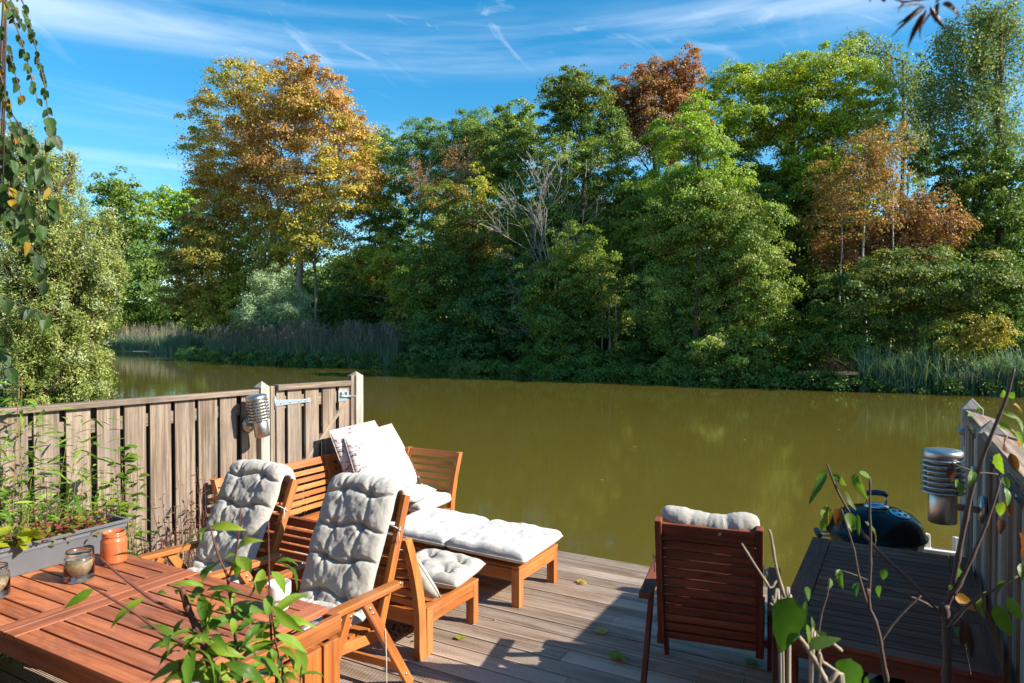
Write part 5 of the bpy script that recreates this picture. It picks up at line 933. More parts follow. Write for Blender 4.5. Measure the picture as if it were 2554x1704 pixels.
BIRCH = ([([(-2.734,1.278,3.19),(-2.705,1.293,3.147),(-2.681,1.305,3.06),(-2.664,1.313,2.985),(-2.651,1.319,2.926),(-2.637,1.326,2.855),(-2.628,1.329,2.78),(-2.622,1.332,2.726),(-2.607,1.339,2.672)],0.0026,0.001),([(-2.367,1.061,3.002),(-2.335,1.078,2.956),(-2.307,1.093,2.874),(-2.29,1.101,2.819),(-2.275,1.108,2.745),(-2.259,1.116,2.686)],0.0026,0.001),([(-2.591,1.152,3.043),(-2.573,1.16,2.983),(-2.546,1.174,2.898),(-2.523,1.185,2.813),(-2.51,1.191,2.753)],0.0026,0.001),([(-2.401,1.101,3.031),(-2.376,1.114,2.98),(-2.355,1.125,2.928)],0.0026,0.001),([(-2.612,1.151,2.978),(-2.589,1.162,2.867),(-2.571,1.17,2.777),(-2.557,1.177,2.696),(-2.534,1.188,2.626),(-2.507,1.202,2.551),(-2.472,1.22,2.485)],0.0026,0.001),([(-2.452,1.08,2.824),(-2.418,1.097,2.711),(-2.381,1.117,2.64),(-2.343,1.137,2.588),(-2.318,1.15,2.541),(-2.305,1.156,2.48),(-2.297,1.16,2.432),(-2.284,1.166,2.395),(-2.28,1.168,2.343)],0.0026,0.001),([(-2.839,1.254,2.846),(-2.804,1.27,2.71),(-2.78,1.283,2.627),(-2.76,1.292,2.534),(-2.726,1.31,2.463),(-2.701,1.322,2.392),(-2.682,1.333,2.365)],0.0026,0.001),([(-2.689,1.186,2.698),(-2.657,1.203,2.595),(-2.638,1.211,2.491),(-2.624,1.218,2.387),(-2.596,1.232,2.361),(-2.573,1.245,2.325)],0.0026,0.001),([(-2.494,1.128,2.464),(-2.455,1.148,2.376),(-2.425,1.164,2.327),(-2.404,1.176,2.303)],0.0026,0.001),([(-2.645,1.187,2.439),(-2.59,1.215,2.32),(-2.554,1.235,2.279),(-2.531,1.247,2.212),(-2.508,1.258,2.155)],0.0026,0.001),([(-2.603,1.147,2.127),(-2.568,1.166,2.101),(-2.506,1.2,2.071),(-2.462,1.225,2.051),(-2.444,1.234,2.021)],0.0026,0.001),([(-2.777,1.212,2.001),(-2.748,1.227,1.947),(-2.734,1.234,1.904),(-2.719,1.241,1.851)],0.0026,0.001)],[((-2.775,1.298,3.207),(-2.765,1.282,3.18),0.0136,7),((-2.768,1.297,3.201),(-2.764,1.302,3.166),0.021,7),((-2.757,1.289,3.199),(-2.768,1.295,3.178),0.0202,7),((-2.769,1.296,3.203),(-2.753,1.29,3.176),0.0158,7),((-2.676,1.293,3.088),(-2.673,1.287,3.057),0.0197,7),((-2.694,1.289,3.135),(-2.662,1.291,3.101),0.0173,7),((-2.685,1.301,3.081),(-2.702,1.31,3.058),0.019,7),((-2.705,1.295,3.139),(-2.698,1.308,3.115),0.0198,7),((-2.678,1.286,3.115),(-2.684,1.291,3.1),0.0143,7),((-2.737,1.315,3.137),(-2.73,1.308,3.103),0.0197,7),((-2.645,1.288,3.044),(-2.641,1.281,3.018),0.0169,7),((-2.69,1.311,3.054),(-2.705,1.318,3.027),0.0223,7),((-2.711,1.329,3.033),(-2.713,1.338,3.012),0.0174,7),((-2.697,1.32,3.034),(-2.725,1.325,3.019),0.0148,7),((-2.643,1.29,3.029),(-2.665,1.294,3.012),0.0141,7),((-2.668,1.303,3.038),(-2.658,1.289,2.998),0.0209,7),((-2.662,1.323,2.939),(-2.645,1.309,2.907),0.0154,7),((-2.668,1.32,2.962),(-2.673,1.312,2.931),0.0173,7),((-2.62,1.293,2.962),(-2.633,1.304,2.944),0.0149,7),((-2.68,1.333,2.939),(-2.678,1.341,2.919),0.0163,7),((-2.69,1.35,2.886),(-2.684,1.354,2.862),0.0153,7),((-2.664,1.332,2.897),(-2.643,1.329,2.869),0.016,7),((-2.659,1.332,2.887),(-2.667,1.347,2.875),0.0143,7),((-2.652,1.324,2.904),(-2.647,1.325,2.873),0.0196,7),((-2.676,1.334,2.923),(-2.681,1.342,2.906),0.0133,7),((-2.585,1.302,2.82),(-2.562,1.302,2.793),0.0159,7),((-2.638,1.329,2.83),(-2.635,1.324,2.803),0.0157,7),((-2.594,1.305,2.834),(-2.616,1.303,2.812),0.0149,7),((-2.67,1.344,2.852),(-2.665,1.35,2.826),0.0168,7),((-2.641,1.331,2.828),(-2.629,1.326,2.805),0.0144,7),((-2.676,1.354,2.793),(-2.662,1.364,2.764),0.0207,7),((-2.603,1.32,2.74),(-2.588,1.326,2.678),0.0367,7),((-2.641,1.34,2.746),(-2.631,1.346,2.715),0.0211,7),((-2.627,1.33,2.77),(-2.64,1.319,2.741),0.0176,7),((-2.638,1.355,2.682),(-2.645,1.33,2.622),0.036,7),((-2.665,1.357,2.726),(-2.678,1.366,2.699),0.0226,7),((-2.666,1.356,2.731),(-2.668,1.365,2.677),0.0357,7),((-2.603,1.334,2.681),(-2.576,1.348,2.622),0.0362,7),((-2.365,1.062,2.998),(-2.374,1.058,2.98),0.0123,7),((-2.376,1.085,2.984),(-2.362,1.078,2.96),0.0133,7),((-2.348,1.075,2.971),(-2.338,1.067,2.945),0.0137,8),((-2.356,1.062,2.991),(-2.355,1.049,2.963),0.0171,7),((-2.31,1.048,2.965),(-2.321,1.041,2.95),0.0118,8),((-2.357,1.089,2.964),(-2.356,1.085,2.944),0.0145,7),((-2.289,1.058,2.935),(-2.283,1.044,2.903),0.0183,7),((-2.351,1.095,2.938),(-2.374,1.095,2.927),0.0118,7),((-2.282,1.079,2.869),(-2.294,1.078,2.85),0.0129,7),((-2.343,1.084,2.953),(-2.307,1.083,2.925),0.0163,7),((-2.348,1.089,2.949),(-2.344,1.077,2.925),0.011,7),((-2.371,1.108,2.936),(-2.347,1.112,2.911),0.0176,7),((-2.347,1.11,2.893),(-2.347,1.105,2.877),0.0115,7),((-2.322,1.111,2.846),(-2.349,1.111,2.822),0.0185,7),((-2.261,1.086,2.812),(-2.263,1.084,2.79),0.0134,7),((-2.327,1.105,2.873),(-2.323,1.107,2.849),0.0168,7),((-2.323,1.112,2.845),(-2.306,1.103,2.822),0.0109,7),((-2.334,1.119,2.842),(-2.339,1.134,2.825),0.0162,7),((-2.274,1.098,2.79),(-2.268,1.083,2.761),0.0136,7),((-2.26,1.088,2.801),(-2.241,1.082,2.781),0.0111,7),((-2.333,1.13,2.793),(-2.341,1.128,2.78),0.0109,7),((-2.283,1.108,2.763),(-2.259,1.106,2.738),0.0156,8),((-2.329,1.132,2.775),(-2.358,1.133,2.765),0.0118,7),((-2.296,1.11,2.789),(-2.299,1.12,2.773),0.0125,7),((-2.227,1.09,2.711),(-2.233,1.09,2.687),0.0153,7),((-2.297,1.122,2.741),(-2.291,1.117,2.72),0.0152,7),((-2.266,1.104,2.738),(-2.263,1.11,2.716),0.0151,7),((-2.262,1.107,2.722),(-2.256,1.097,2.695),0.0188,7),((-2.313,1.142,2.706),(-2.319,1.158,2.685),0.017,7),((-2.572,1.159,2.986),(-2.55,1.167,2.952),0.0197,7),((-2.538,1.144,2.974),(-2.536,1.155,2.96),0.014,7),((-2.609,1.169,3.023),(-2.622,1.158,2.998),0.0175,7),((-2.532,1.138,2.981),(-2.535,1.131,2.955),0.018,8),((-2.642,1.177,3.056),(-2.652,1.189,3.03),0.0189,7),((-2.571,1.164,2.97),(-2.566,1.16,2.947),0.0144,7),((-2.6,1.18,2.972),(-2.576,1.181,2.946),0.016,7),((-2.577,1.162,2.984),(-2.555,1.153,2.96),0.0128,7),((-2.584,1.186,2.929),(-2.548,1.184,2.894),0.016,7),((-2.521,1.138,2.962),(-2.507,1.126,2.933),0.0152,7),((-2.539,1.151,2.952),(-2.538,1.148,2.928),0.0186,7),((-2.526,1.156,2.915),(-2.525,1.168,2.894),0.0196,7),((-2.51,1.168,2.846),(-2.486,1.159,2.815),0.0189,7),((-2.544,1.192,2.828),(-2.559,1.198,2.798),0.0199,7),((-2.501,1.162,2.851),(-2.533,1.166,2.833),0.016,7),((-2.571,1.194,2.875),(-2.592,1.203,2.86),0.0149,7),((-2.578,1.196,2.885),(-2.6,1.203,2.864),0.0165,7),((-2.544,1.174,2.895),(-2.551,1.179,2.875),0.0168,7),((-2.545,1.176,2.89),(-2.57,1.182,2.867),0.0176,7),((-2.508,1.18,2.797),(-2.512,1.169,2.762),0.0198,7),((-2.499,1.185,2.752),(-2.489,1.173,2.72),0.02,7),((-2.477,1.175,2.744),(-2.484,1.172,2.729),0.0121,7),((-2.457,1.164,2.746),(-2.467,1.18,2.729),0.0169,8),((-2.525,1.189,2.799),(-2.52,1.179,2.775),0.016,7),((-2.398,1.122,2.993),(-2.37,1.121,2.967),0.0125,8),((-2.418,1.128,3.007),(-2.405,1.114,2.978),0.0125,7),((-2.375,1.102,2.999),(-2.376,1.091,2.97),0.014,7),((-2.444,1.124,3.044),(-2.434,1.116,3.023),0.0122,7),((-2.36,1.106,2.973),(-2.368,1.1,2.94),0.0191,7),((-2.397,1.13,2.975),(-2.404,1.13,2.958),0.0112,7),((-2.402,1.137,2.967),(-2.405,1.14,2.949),0.0149,7),((-2.396,1.141,2.951),(-2.374,1.142,2.93),0.0126,7),((-2.417,1.134,2.994),(-2.398,1.122,2.961),0.0195,7),((-2.362,1.124,2.94),(-2.337,1.119,2.902),0.0193,7),((-2.609,1.153,2.962),(-2.606,1.146,2.935),0.0171,7),((-2.639,1.176,2.926),(-2.611,1.181,2.888),0.0209,7),((-2.632,1.166,2.958),(-2.639,1.169,2.942),0.0129,7),((-2.593,1.163,2.872),(-2.616,1.172,2.853),0.0158,7),((-2.593,1.152,2.926),(-2.62,1.149,2.902),0.0172,8),((-2.577,1.154,2.878),(-2.565,1.162,2.859),0.015,7),((-2.586,1.149,2.925),(-2.578,1.153,2.898),0.0194,7),((-2.613,1.159,2.94),(-2.587,1.161,2.913),0.0176,7),((-2.577,1.149,2.903),(-2.566,1.133,2.878),0.0128,7),((-2.609,1.187,2.795),(-2.62,1.199,2.773),0.0167,7),((-2.563,1.161,2.801),(-2.571,1.175,2.788),0.0126,7),((-2.538,1.142,2.835),(-2.527,1.141,2.809),0.0188,8),((-2.561,1.163,2.788),(-2.564,1.158,2.768),0.0132,7),((-2.631,1.192,2.825),(-2.625,1.176,2.794),0.0159,7),((-2.519,1.143,2.782),(-2.533,1.131,2.751),0.0202,7),((-2.583,1.173,2.795),(-2.572,1.165,2.767),0.0147,7),((-2.619,1.193,2.785),(-2.638,1.185,2.759),0.0178,7),((-2.572,1.174,2.76),(-2.582,1.19,2.744),0.0159,7),((-2.608,1.194,2.747),(-2.615,1.192,2.73),0.0137,7),((-2.606,1.191,2.76),(-2.577,1.193,2.726),0.0189,8),((-2.607,1.192,2.754),(-2.63,1.194,2.739),0.0147,7),((-2.536,1.156,2.758),(-2.519,1.144,2.726),0.0197,7),((-2.498,1.158,2.656),(-2.472,1.167,2.61),0.0319,7),((-2.533,1.171,2.674),(-2.511,1.17,2.641),0.0234,7),((-2.512,1.168,2.649),(-2.508,1.175,2.614),0.023,7),((-2.551,1.19,2.646),(-2.546,1.19,2.606),0.0257,8),((-2.548,1.19,2.643),(-2.566,1.197,2.603),0.0328,7),((-2.534,1.171,2.676),(-2.503,1.187,2.621),0.0318,7),((-2.524,1.202,2.574),(-2.514,1.209,2.543),0.0248,7),((-2.515,1.192,2.589),(-2.499,1.204,2.549),0.0277,7),((-2.535,1.193,2.612),(-2.541,1.207,2.587),0.021,7),((-2.547,1.208,2.592),(-2.502,1.21,2.539),0.035,7),((-2.522,1.202,2.572),(-2.531,1.205,2.541),0.025,7),((-2.504,1.184,2.592),(-2.487,1.178,2.556),0.021,7),((-2.457,1.184,2.529),(-2.452,1.186,2.497),0.0253,7),((-2.494,1.213,2.519),(-2.527,1.21,2.484),0.0221,7),((-2.473,1.199,2.52),(-2.465,1.185,2.482),0.0204,7),((-2.541,1.235,2.53),(-2.557,1.229,2.496),0.0267,7),((-2.532,1.221,2.545),(-2.527,1.242,2.511),0.0232,7),((-2.478,1.213,2.504),(-2.486,1.199,2.449),0.031,7),((-2.415,1.085,2.744),(-2.426,1.089,2.725),0.0131,7),((-2.401,1.079,2.738),(-2.396,1.085,2.717),0.0144,7),((-2.417,1.066,2.808),(-2.414,1.068,2.788),0.0122,7),((-2.372,1.071,2.712),(-2.387,1.073,2.69),0.0168,7),((-2.473,1.095,2.81),(-2.472,1.107,2.795),0.0124,7),((-2.395,1.072,2.75),(-2.397,1.076,2.731),0.0164,7),((-2.48,1.097,2.819),(-2.487,1.09,2.803),0.0111,7),((-2.375,1.065,2.737),(-2.378,1.071,2.722),0.0129,7),((-2.505,1.104,2.839),(-2.524,1.107,2.823),0.0157,7),((-2.405,1.085,2.727),(-2.398,1.086,2.707),0.0146,7),((-2.36,1.083,2.673),(-2.365,1.083,2.657),0.0126,7),((-2.343,1.084,2.654),(-2.341,1.07,2.632),0.0131,7),((-2.427,1.11,2.697),(-2.424,1.112,2.669),0.0176,7),((-2.407,1.103,2.689),(-2.419,1.115,2.68),0.0114,7),((-2.451,1.135,2.682),(-2.456,1.126,2.661),0.015,7),((-2.385,1.086,2.694),(-2.382,1.084,2.667),0.015,8),((-2.442,1.125,2.689),(-2.417,1.118,2.665),0.0111,7),((-2.348,1.112,2.618),(-2.363,1.109,2.588),0.0249,7),((-2.311,1.12,2.581),(-2.304,1.134,2.561),0.0187,7),((-2.306,1.11,2.588),(-2.3,1.113,2.549),0.0251,7),((-2.428,1.139,2.652),(-2.43,1.147,2.627),0.0197,7),((-2.314,1.1,2.606),(-2.319,1.107,2.575),0.0245,7),((-2.348,1.151,2.57),(-2.374,1.157,2.539),0.0222,7),((-2.31,1.125,2.571),(-2.334,1.116,2.538),0.0229,7),((-2.339,1.139,2.58),(-2.368,1.14,2.557),0.0197,7),((-2.36,1.154,2.578),(-2.376,1.137,2.537),0.0248,7),((-2.282,1.135,2.517),(-2.299,1.131,2.486),0.0212,7),((-2.304,1.144,2.531),(-2.302,1.141,2.488),0.0292,7),((-2.358,1.175,2.527),(-2.363,1.189,2.493),0.0282,7),((-2.339,1.169,2.504),(-2.346,1.147,2.445),0.0328,7),((-2.35,1.178,2.492),(-2.318,1.179,2.456),0.023,7),((-2.292,1.156,2.439),(-2.29,1.145,2.396),0.0243,8),((-2.348,1.186,2.444),(-2.336,1.173,2.409),0.0234,7),((-2.274,1.142,2.462),(-2.248,1.148,2.425),0.0212,7),((-2.293,1.151,2.467),(-2.28,1.148,2.427),0.026,7),((-2.239,1.142,2.389),(-2.208,1.146,2.349),0.0286,7),((-2.291,1.169,2.397),(-2.262,1.182,2.356),0.0314,8),((-2.333,1.19,2.406),(-2.361,1.193,2.38),0.0226,7),((-2.27,1.162,2.358),(-2.261,1.174,2.332),0.0198,7),((-2.232,1.141,2.373),(-2.222,1.138,2.339),0.0197,7),((-2.287,1.169,2.378),(-2.287,1.161,2.349),0.02,7),((-2.311,1.182,2.374),(-2.298,1.171,2.328),0.0299,7),((-2.862,1.279,2.792),(-2.855,1.276,2.767),0.0167,7),((-2.838,1.254,2.845),(-2.837,1.252,2.818),0.0181,7),((-2.874,1.275,2.833),(-2.905,1.271,2.807),0.0227,7),((-2.876,1.272,2.847),(-2.885,1.289,2.823),0.0183,8),((-2.82,1.258,2.793),(-2.827,1.267,2.775),0.0137,7),((-2.768,1.244,2.741),(-2.745,1.236,2.677),0.0353,7),((-2.757,1.243,2.719),(-2.758,1.252,2.688),0.0254,8),((-2.844,1.273,2.783),(-2.862,1.267,2.749),0.0222,7),((-2.819,1.267,2.752),(-2.819,1.253,2.712),0.0215,7),((-2.837,1.257,2.83),(-2.822,1.248,2.792),0.0211,7),((-2.755,1.266,2.637),(-2.788,1.265,2.595),0.0352,7),((-2.774,1.266,2.673),(-2.774,1.277,2.634),0.0297,7),((-2.823,1.286,2.692),(-2.799,1.294,2.656),0.0227,7),((-2.777,1.268,2.67),(-2.79,1.254,2.631),0.0247,7),((-2.8,1.284,2.659),(-2.79,1.288,2.614),0.029,7),((-2.824,1.291,2.677),(-2.862,1.285,2.632),0.0355,8),((-2.737,1.272,2.575),(-2.708,1.27,2.534),0.0283,7),((-2.735,1.272,2.567),(-2.746,1.263,2.53),0.021,7),((-2.793,1.294,2.605),(-2.77,1.304,2.565),0.0325,7),((-2.756,1.272,2.618),(-2.771,1.266,2.566),0.0342,7),((-2.714,1.268,2.538),(-2.717,1.259,2.492),0.0294,7),((-2.734,1.268,2.587),(-2.769,1.264,2.563),0.0211,7),((-2.726,1.262,2.594),(-2.705,1.261,2.54),0.0325,7),((-2.795,1.314,2.532),(-2.812,1.307,2.489),0.0264,7),((-2.792,1.322,2.512),(-2.84,1.313,2.46),0.0335,7),((-2.717,1.293,2.486),(-2.72,1.276,2.437),0.0372,7),((-2.799,1.313,2.536),(-2.814,1.313,2.482),0.0342,7),((-2.751,1.289,2.53),(-2.774,1.293,2.493),0.0256,7),((-2.729,1.309,2.468),(-2.752,1.31,2.418),0.0329,7),((-2.759,1.335,2.445),(-2.783,1.327,2.407),0.032,7),((-2.772,1.337,2.458),(-2.777,1.337,2.406),0.0313,7),((-2.741,1.339,2.406),(-2.736,1.352,2.365),0.0243,7),((-2.749,1.326,2.453),(-2.782,1.322,2.406),0.0325,7),((-2.705,1.307,2.439),(-2.69,1.311,2.384),0.0362,7),((-2.733,1.348,2.384),(-2.698,1.357,2.34),0.0264,7),((-2.656,1.314,2.368),(-2.646,1.32,2.313),0.0346,7),((-2.73,1.218,2.665),(-2.717,1.228,2.627),0.031,7),((-2.615,1.173,2.618),(-2.6,1.186,2.572),0.0287,7),((-2.682,1.193,2.667),(-2.724,1.188,2.631),0.03,7),((-2.677,1.195,2.65),(-2.7,1.198,2.612),0.0321,7),((-2.609,1.174,2.607),(-2.595,1.181,2.575),0.021,8),((-2.655,1.184,2.649),(-2.639,1.185,2.592),0.0339,7),((-2.627,1.171,2.645),(-2.62,1.187,2.619),0.021,7),((-2.654,1.188,2.638),(-2.663,1.197,2.587),0.0335,7),((-2.701,1.234,2.541),(-2.682,1.22,2.492),0.0258,7),((-2.615,1.188,2.563),(-2.619,1.169,2.508),0.0322,7),((-2.615,1.192,2.54),(-2.589,1.201,2.485),0.0339,7),((-2.634,1.193,2.585),(-2.616,1.188,2.531),0.031,7),((-2.655,1.204,2.586),(-2.624,1.209,2.55),0.0257,7),((-2.693,1.224,2.575),(-2.738,1.213,2.524),0.0347,7),((-2.602,1.179,2.576),(-2.609,1.188,2.55),0.0224,7),((-2.683,1.23,2.514),(-2.681,1.232,2.461),0.0339,7),((-2.633,1.21,2.487),(-2.665,1.213,2.464),0.0215,7),((-2.671,1.236,2.421),(-2.678,1.22,2.359),0.0348,7),((-2.616,1.212,2.406),(-2.578,1.214,2.352),0.0341,7),((-2.68,1.236,2.456),(-2.727,1.23,2.419),0.0325,7),((-2.623,1.215,2.405),(-2.583,1.227,2.352),0.033,7),((-2.587,1.189,2.471),(-2.572,1.188,2.412),0.0335,8),((-2.658,1.224,2.468),(-2.672,1.221,2.433),0.0208,7),((-2.598,1.204,2.401),(-2.607,1.2,2.361),0.0311,7),((-2.608,1.231,2.369),(-2.589,1.225,2.328),0.0253,7),((-2.656,1.252,2.376),(-2.668,1.266,2.345),0.024,7),((-2.618,1.241,2.365),(-2.604,1.249,2.328),0.0287,7),((-2.618,1.254,2.349),(-2.577,1.26,2.296),0.031,7),((-2.546,1.223,2.334),(-2.574,1.2,2.273),0.0345,7),((-2.59,1.243,2.34),(-2.594,1.241,2.295),0.0265,7),((-2.509,1.162,2.408),(-2.516,1.179,2.376),0.0284,7),((-2.454,1.12,2.435),(-2.483,1.112,2.395),0.0255,7),((-2.488,1.131,2.449),(-2.483,1.124,2.415),0.0205,7),((-2.424,1.118,2.404),(-2.397,1.118,2.368),0.0228,8),((-2.462,1.131,2.419),(-2.468,1.14,2.376),0.0265,7),((-2.449,1.108,2.455),(-2.464,1.108,2.414),0.0326,7),((-2.497,1.144,2.434),(-2.518,1.144,2.386),0.0292,7),((-2.487,1.149,2.412),(-2.479,1.152,2.375),0.0237,7),((-2.398,1.127,2.358),(-2.391,1.153,2.322),0.0289,7),((-2.445,1.168,2.338),(-2.484,1.162,2.306),0.0277,7),((-2.417,1.158,2.329),(-2.451,1.15,2.289),0.0321,7),((-2.425,1.136,2.368),(-2.408,1.143,2.339),0.0204,7),((-2.44,1.154,2.355),(-2.439,1.142,2.299),0.033,7),((-2.443,1.191,2.311),(-2.417,1.198,2.277),0.024,7),((-2.371,1.157,2.301),(-2.395,1.16,2.27),0.0251,7),((-2.599,1.199,2.363),(-2.613,1.205,2.328),0.028,7),((-2.581,1.187,2.367),(-2.567,1.2,2.337),0.0236,7),((-2.575,1.185,2.365),(-2.576,1.206,2.338),0.0214,7),((-2.593,1.203,2.348),(-2.59,1.217,2.323),0.0211,7),((-2.624,1.179,2.43),(-2.614,1.197,2.395),0.0269,7),((-2.613,1.226,2.323),(-2.597,1.243,2.28),0.0337,7),((-2.585,1.185,2.376),(-2.589,1.175,2.327),0.0285,7),((-2.574,1.206,2.321),(-2.556,1.208,2.284),0.0278,7),((-2.675,1.215,2.413),(-2.686,1.205,2.367),0.0349,7),((-2.641,1.193,2.422),(-2.64,1.184,2.383),0.0282,7),((-2.597,1.252,2.287),(-2.589,1.244,2.254),0.0216,7),((-2.58,1.214,2.315),(-2.591,1.197,2.277),0.0221,7),((-2.579,1.24,2.289),(-2.601,1.228,2.262),0.0214,7),((-2.543,1.215,2.292),(-2.555,1.217,2.242),0.033,8),((-2.524,1.226,2.26),(-2.512,1.22,2.219),0.0257,7),((-2.505,1.219,2.251),(-2.541,1.216,2.222),0.0231,7),((-2.573,1.254,2.252),(-2.532,1.268,2.204),0.0355,7),((-2.52,1.224,2.259),(-2.538,1.218,2.219),0.0252,7),((-2.491,1.215,2.242),(-2.478,1.219,2.194),0.029,7),((-2.458,1.232,2.154),(-2.464,1.225,2.109),0.0312,7),((-2.557,1.262,2.209),(-2.562,1.249,2.164),0.0294,7),((-2.472,1.228,2.183),(-2.499,1.231,2.154),0.0209,7),((-2.484,1.238,2.173),(-2.501,1.234,2.142),0.0221,8),((-2.555,1.27,2.187),(-2.551,1.276,2.149),0.0271,7),((-2.581,1.159,2.111),(-2.569,1.154,2.084),0.0204,7),((-2.593,1.154,2.118),(-2.596,1.145,2.086),0.0225,7),((-2.549,1.13,2.119),(-2.534,1.128,2.078),0.0268,7),((-2.493,1.19,2.073),(-2.501,1.202,2.046),0.0214,7),((-2.525,1.196,2.078),(-2.504,1.214,2.032),0.0294,7),((-2.52,1.198,2.076),(-2.527,1.186,2.039),0.0243,7),((-2.537,1.205,2.076),(-2.548,1.212,2.037),0.0304,7),((-2.478,1.181,2.073),(-2.489,1.172,2.029),0.0288,7),((-2.555,1.166,2.098),(-2.564,1.165,2.046),0.0329,7),((-2.467,1.195,2.065),(-2.474,1.172,2.021),0.0264,7),((-2.478,1.226,2.054),(-2.469,1.222,2.014),0.0254,7),((-2.52,1.207,2.072),(-2.543,1.204,2.027),0.0328,7),((-2.51,1.23,2.06),(-2.504,1.244,2.027),0.0248,7),((-2.508,1.252,2.045),(-2.5,1.269,2.015),0.0229,7),((-2.488,1.243,2.044),(-2.5,1.234,1.996),0.032,7),((-2.401,1.206,2.031),(-2.403,1.194,1.993),0.0297,7),((-2.738,1.22,1.953),(-2.778,1.212,1.896),0.0329,7),((-2.801,1.245,1.956),(-2.762,1.245,1.909),0.033,7),((-2.751,1.201,2.0),(-2.727,1.195,1.967),0.025,7),((-2.713,1.198,1.974),(-2.667,1.204,1.934),0.0299,7),((-2.683,1.206,1.922),(-2.656,1.213,1.87),0.0309,7),((-2.717,1.219,1.93),(-2.74,1.215,1.886),0.0327,7),((-2.732,1.222,1.941),(-2.743,1.23,1.9),0.0265,7),((-2.772,1.263,1.859),(-2.731,1.263,1.821),0.0262,7),((-2.724,1.24,1.864),(-2.691,1.24,1.812),0.035,7),((-2.759,1.259,1.848),(-2.746,1.259,1.811),0.0245,7),((-2.712,1.235,1.866),(-2.699,1.255,1.807),0.0358,7)])

# ------------------------------------------------------------------ things on the tables
def jar(label, loc, r, h, mat, fill, fillmat, name='candle_jar'):
    t = thing(name, label, 'jar', loc, 0, 'jars on the slatted table')
    m = MB(); m.lathe([(0, .003), (r * .82, 0), (r * .96, .004), (r, .014), (r, h * .70), (r * .97, h * .76), (r * .86, h * .82), (r * .86, h * .86), (r * .90, h * .875), (r * .90, h * .905), (r * .86, h * .92), (r * .88, h * .95), (r * .87, h), (r * .82, h), (r * .81, h * .86), (r * .90, h * .76), (r * .94, h * .70), (r * .94, .014), (0, .010)], 40, None, False)
    m.build('glass', mat, t)
    for f0, f1, fm in fill:
        m = MB(); m.lathe([(0, h * f0), (r * .925, h * f0), (r * .925, h * f1), (r * .8, h * f1 + .002), (0, h * f1 - .003)], 36); m.build('wax', fm, t)
jar('clear glass jar with rain-spotted wax over dark sediment', (-3.655, 1.975, .722), .068, .152, M['glass'], [(.09, .25, M['darkwax']), (.25, .66, M['wax'])], None)
jar('orange glass jar beside the planter end, tallest of the jars', (-3.775, 2.225, .722), .066, .168, M['amber'], [(.08, .6, M['amber'])], None)
jar('clear jar cut off by the picture edge, next to the planter', (-3.775, 1.645, .722), .066, .15, M['glass'], [(.09, .2, M['darkwax']), (.2, .6, M['wax'])], None)
t = thing('ceramic_cup', 'white ceramic cup with a slanting step, at the table corner', 'cup', (-2.475, 2.215, .722), R(-20))
m = MB()
def cupfn(r, z, a, j):
    return (r, z + (.014 * math.sin(a + .6) if 4 <= j <= 7 else 0))
m.lathe([(0, .0), (.034, 0), (.040, .004), (.043, .010), (.044, .047), (.0455, .052), (.052, .060), (.053, .064), (.053, .110), (.052, .124), (.050, .125), (.048, .122), (.047, .05), (.0, .04)], 48, None, False, True, cupfn)
m.build('cup_body', M['whitepot'], t)

def planter(label, loc, rz, L, W, H, name='planter_box'):
    t = thing(name, label, 'planter', loc, rz)
    m = MB(); tp = .022
    def ring(z, g): return [(-L / 2 + g, -W / 2 + g, z), (L / 2 - g, -W / 2 + g, z), (L / 2 - g, W / 2 - g, z), (-L / 2 + g, W / 2 - g, z)]
    rings = [ring(0, tp), ring(H * .70, tp * .3), ring(H * .715, tp * .3 - .003), ring(H * .78, tp * .22 - .003), ring(H * .79, tp * .2), ring(H - .018, .002), ring(H - .016, -.010), ring(H, -.011), ring(H, .006), ring(H - .02, .010), ring(.02, tp + .006)]
    V = [p for r in rings for p in r]; F = [(0, 1, 2, 3)[::-1]]
    for i in range(len(rings) - 1):
        for k in range(4): F.append((i * 4 + k, i * 4 + (k + 1) % 4, i * 4 + 4 + (k + 1) % 4, i * 4 + 4 + k))
    m.add(V, F); m.build('box', M['greypot'], t, .004)
    m = MB(); m.box((0, 0, H - .055), (L - .03, W - .03, .02)); m.build('soil', M['soil'], t)
planter('long grey plastic planter on the table, filled with red ground cover', (-4.075, 1.66, .722), R(90), 1.52, .21, .165)
planter('grey plastic planter standing below the near edge of the orange table', (-3.62, 1.29, .0), R(0), 1.5, .28, .53)

# kettle barbecue
t = thing('kettle_barbecue', 'black kettle barbecue with blue-grey grips behind the dark table', 'barbecue', (-.155, 5.20, 0), R(12))
zr = .632; r = .292
m = MB(); m.lathe([(0, zr - .235), (.09, zr - .228), (.17, zr - .19), (.235, zr - .13), (.275, zr - .06), (.288, zr), (.300, zr + .002), (.300, zr + .008), (.284, zr + .008), (.27, zr - .05), (0, zr - .2)], 64, None, False); m.build('bowl', M['enamel'], t)
lid = MB(); lid.lathe([(.288, zr + .006), (.303, zr + .008), (.304, zr + .016), (.292, zr + .022), (.286, zr + .05), (.262, zr + .105), (.22, zr + .143), (.16, zr + .170), (.09, zr + .186), (0, zr + .191)], 64, None, False); lid = lid.build('lid', M['enamel'], t)
m = MB(); a, b = (-.055, 0, zr + .186), (.055, 0, zr + .186)
m.tube([a, (-.06, 0, zr + .235), (-.052, 0, zr + .262)], .008, 10); m.tube([b, (.06, 0, zr + .235), (.052, 0, zr + .262)], .008, 10)
m.lathe([(0, .194), (.075, .189), (.078, .194), (.04, .212), (0, .215)], 32, Matrix.Translation((0, 0, zr)), False); m.build('handle_bracket', M['alu'], lid)
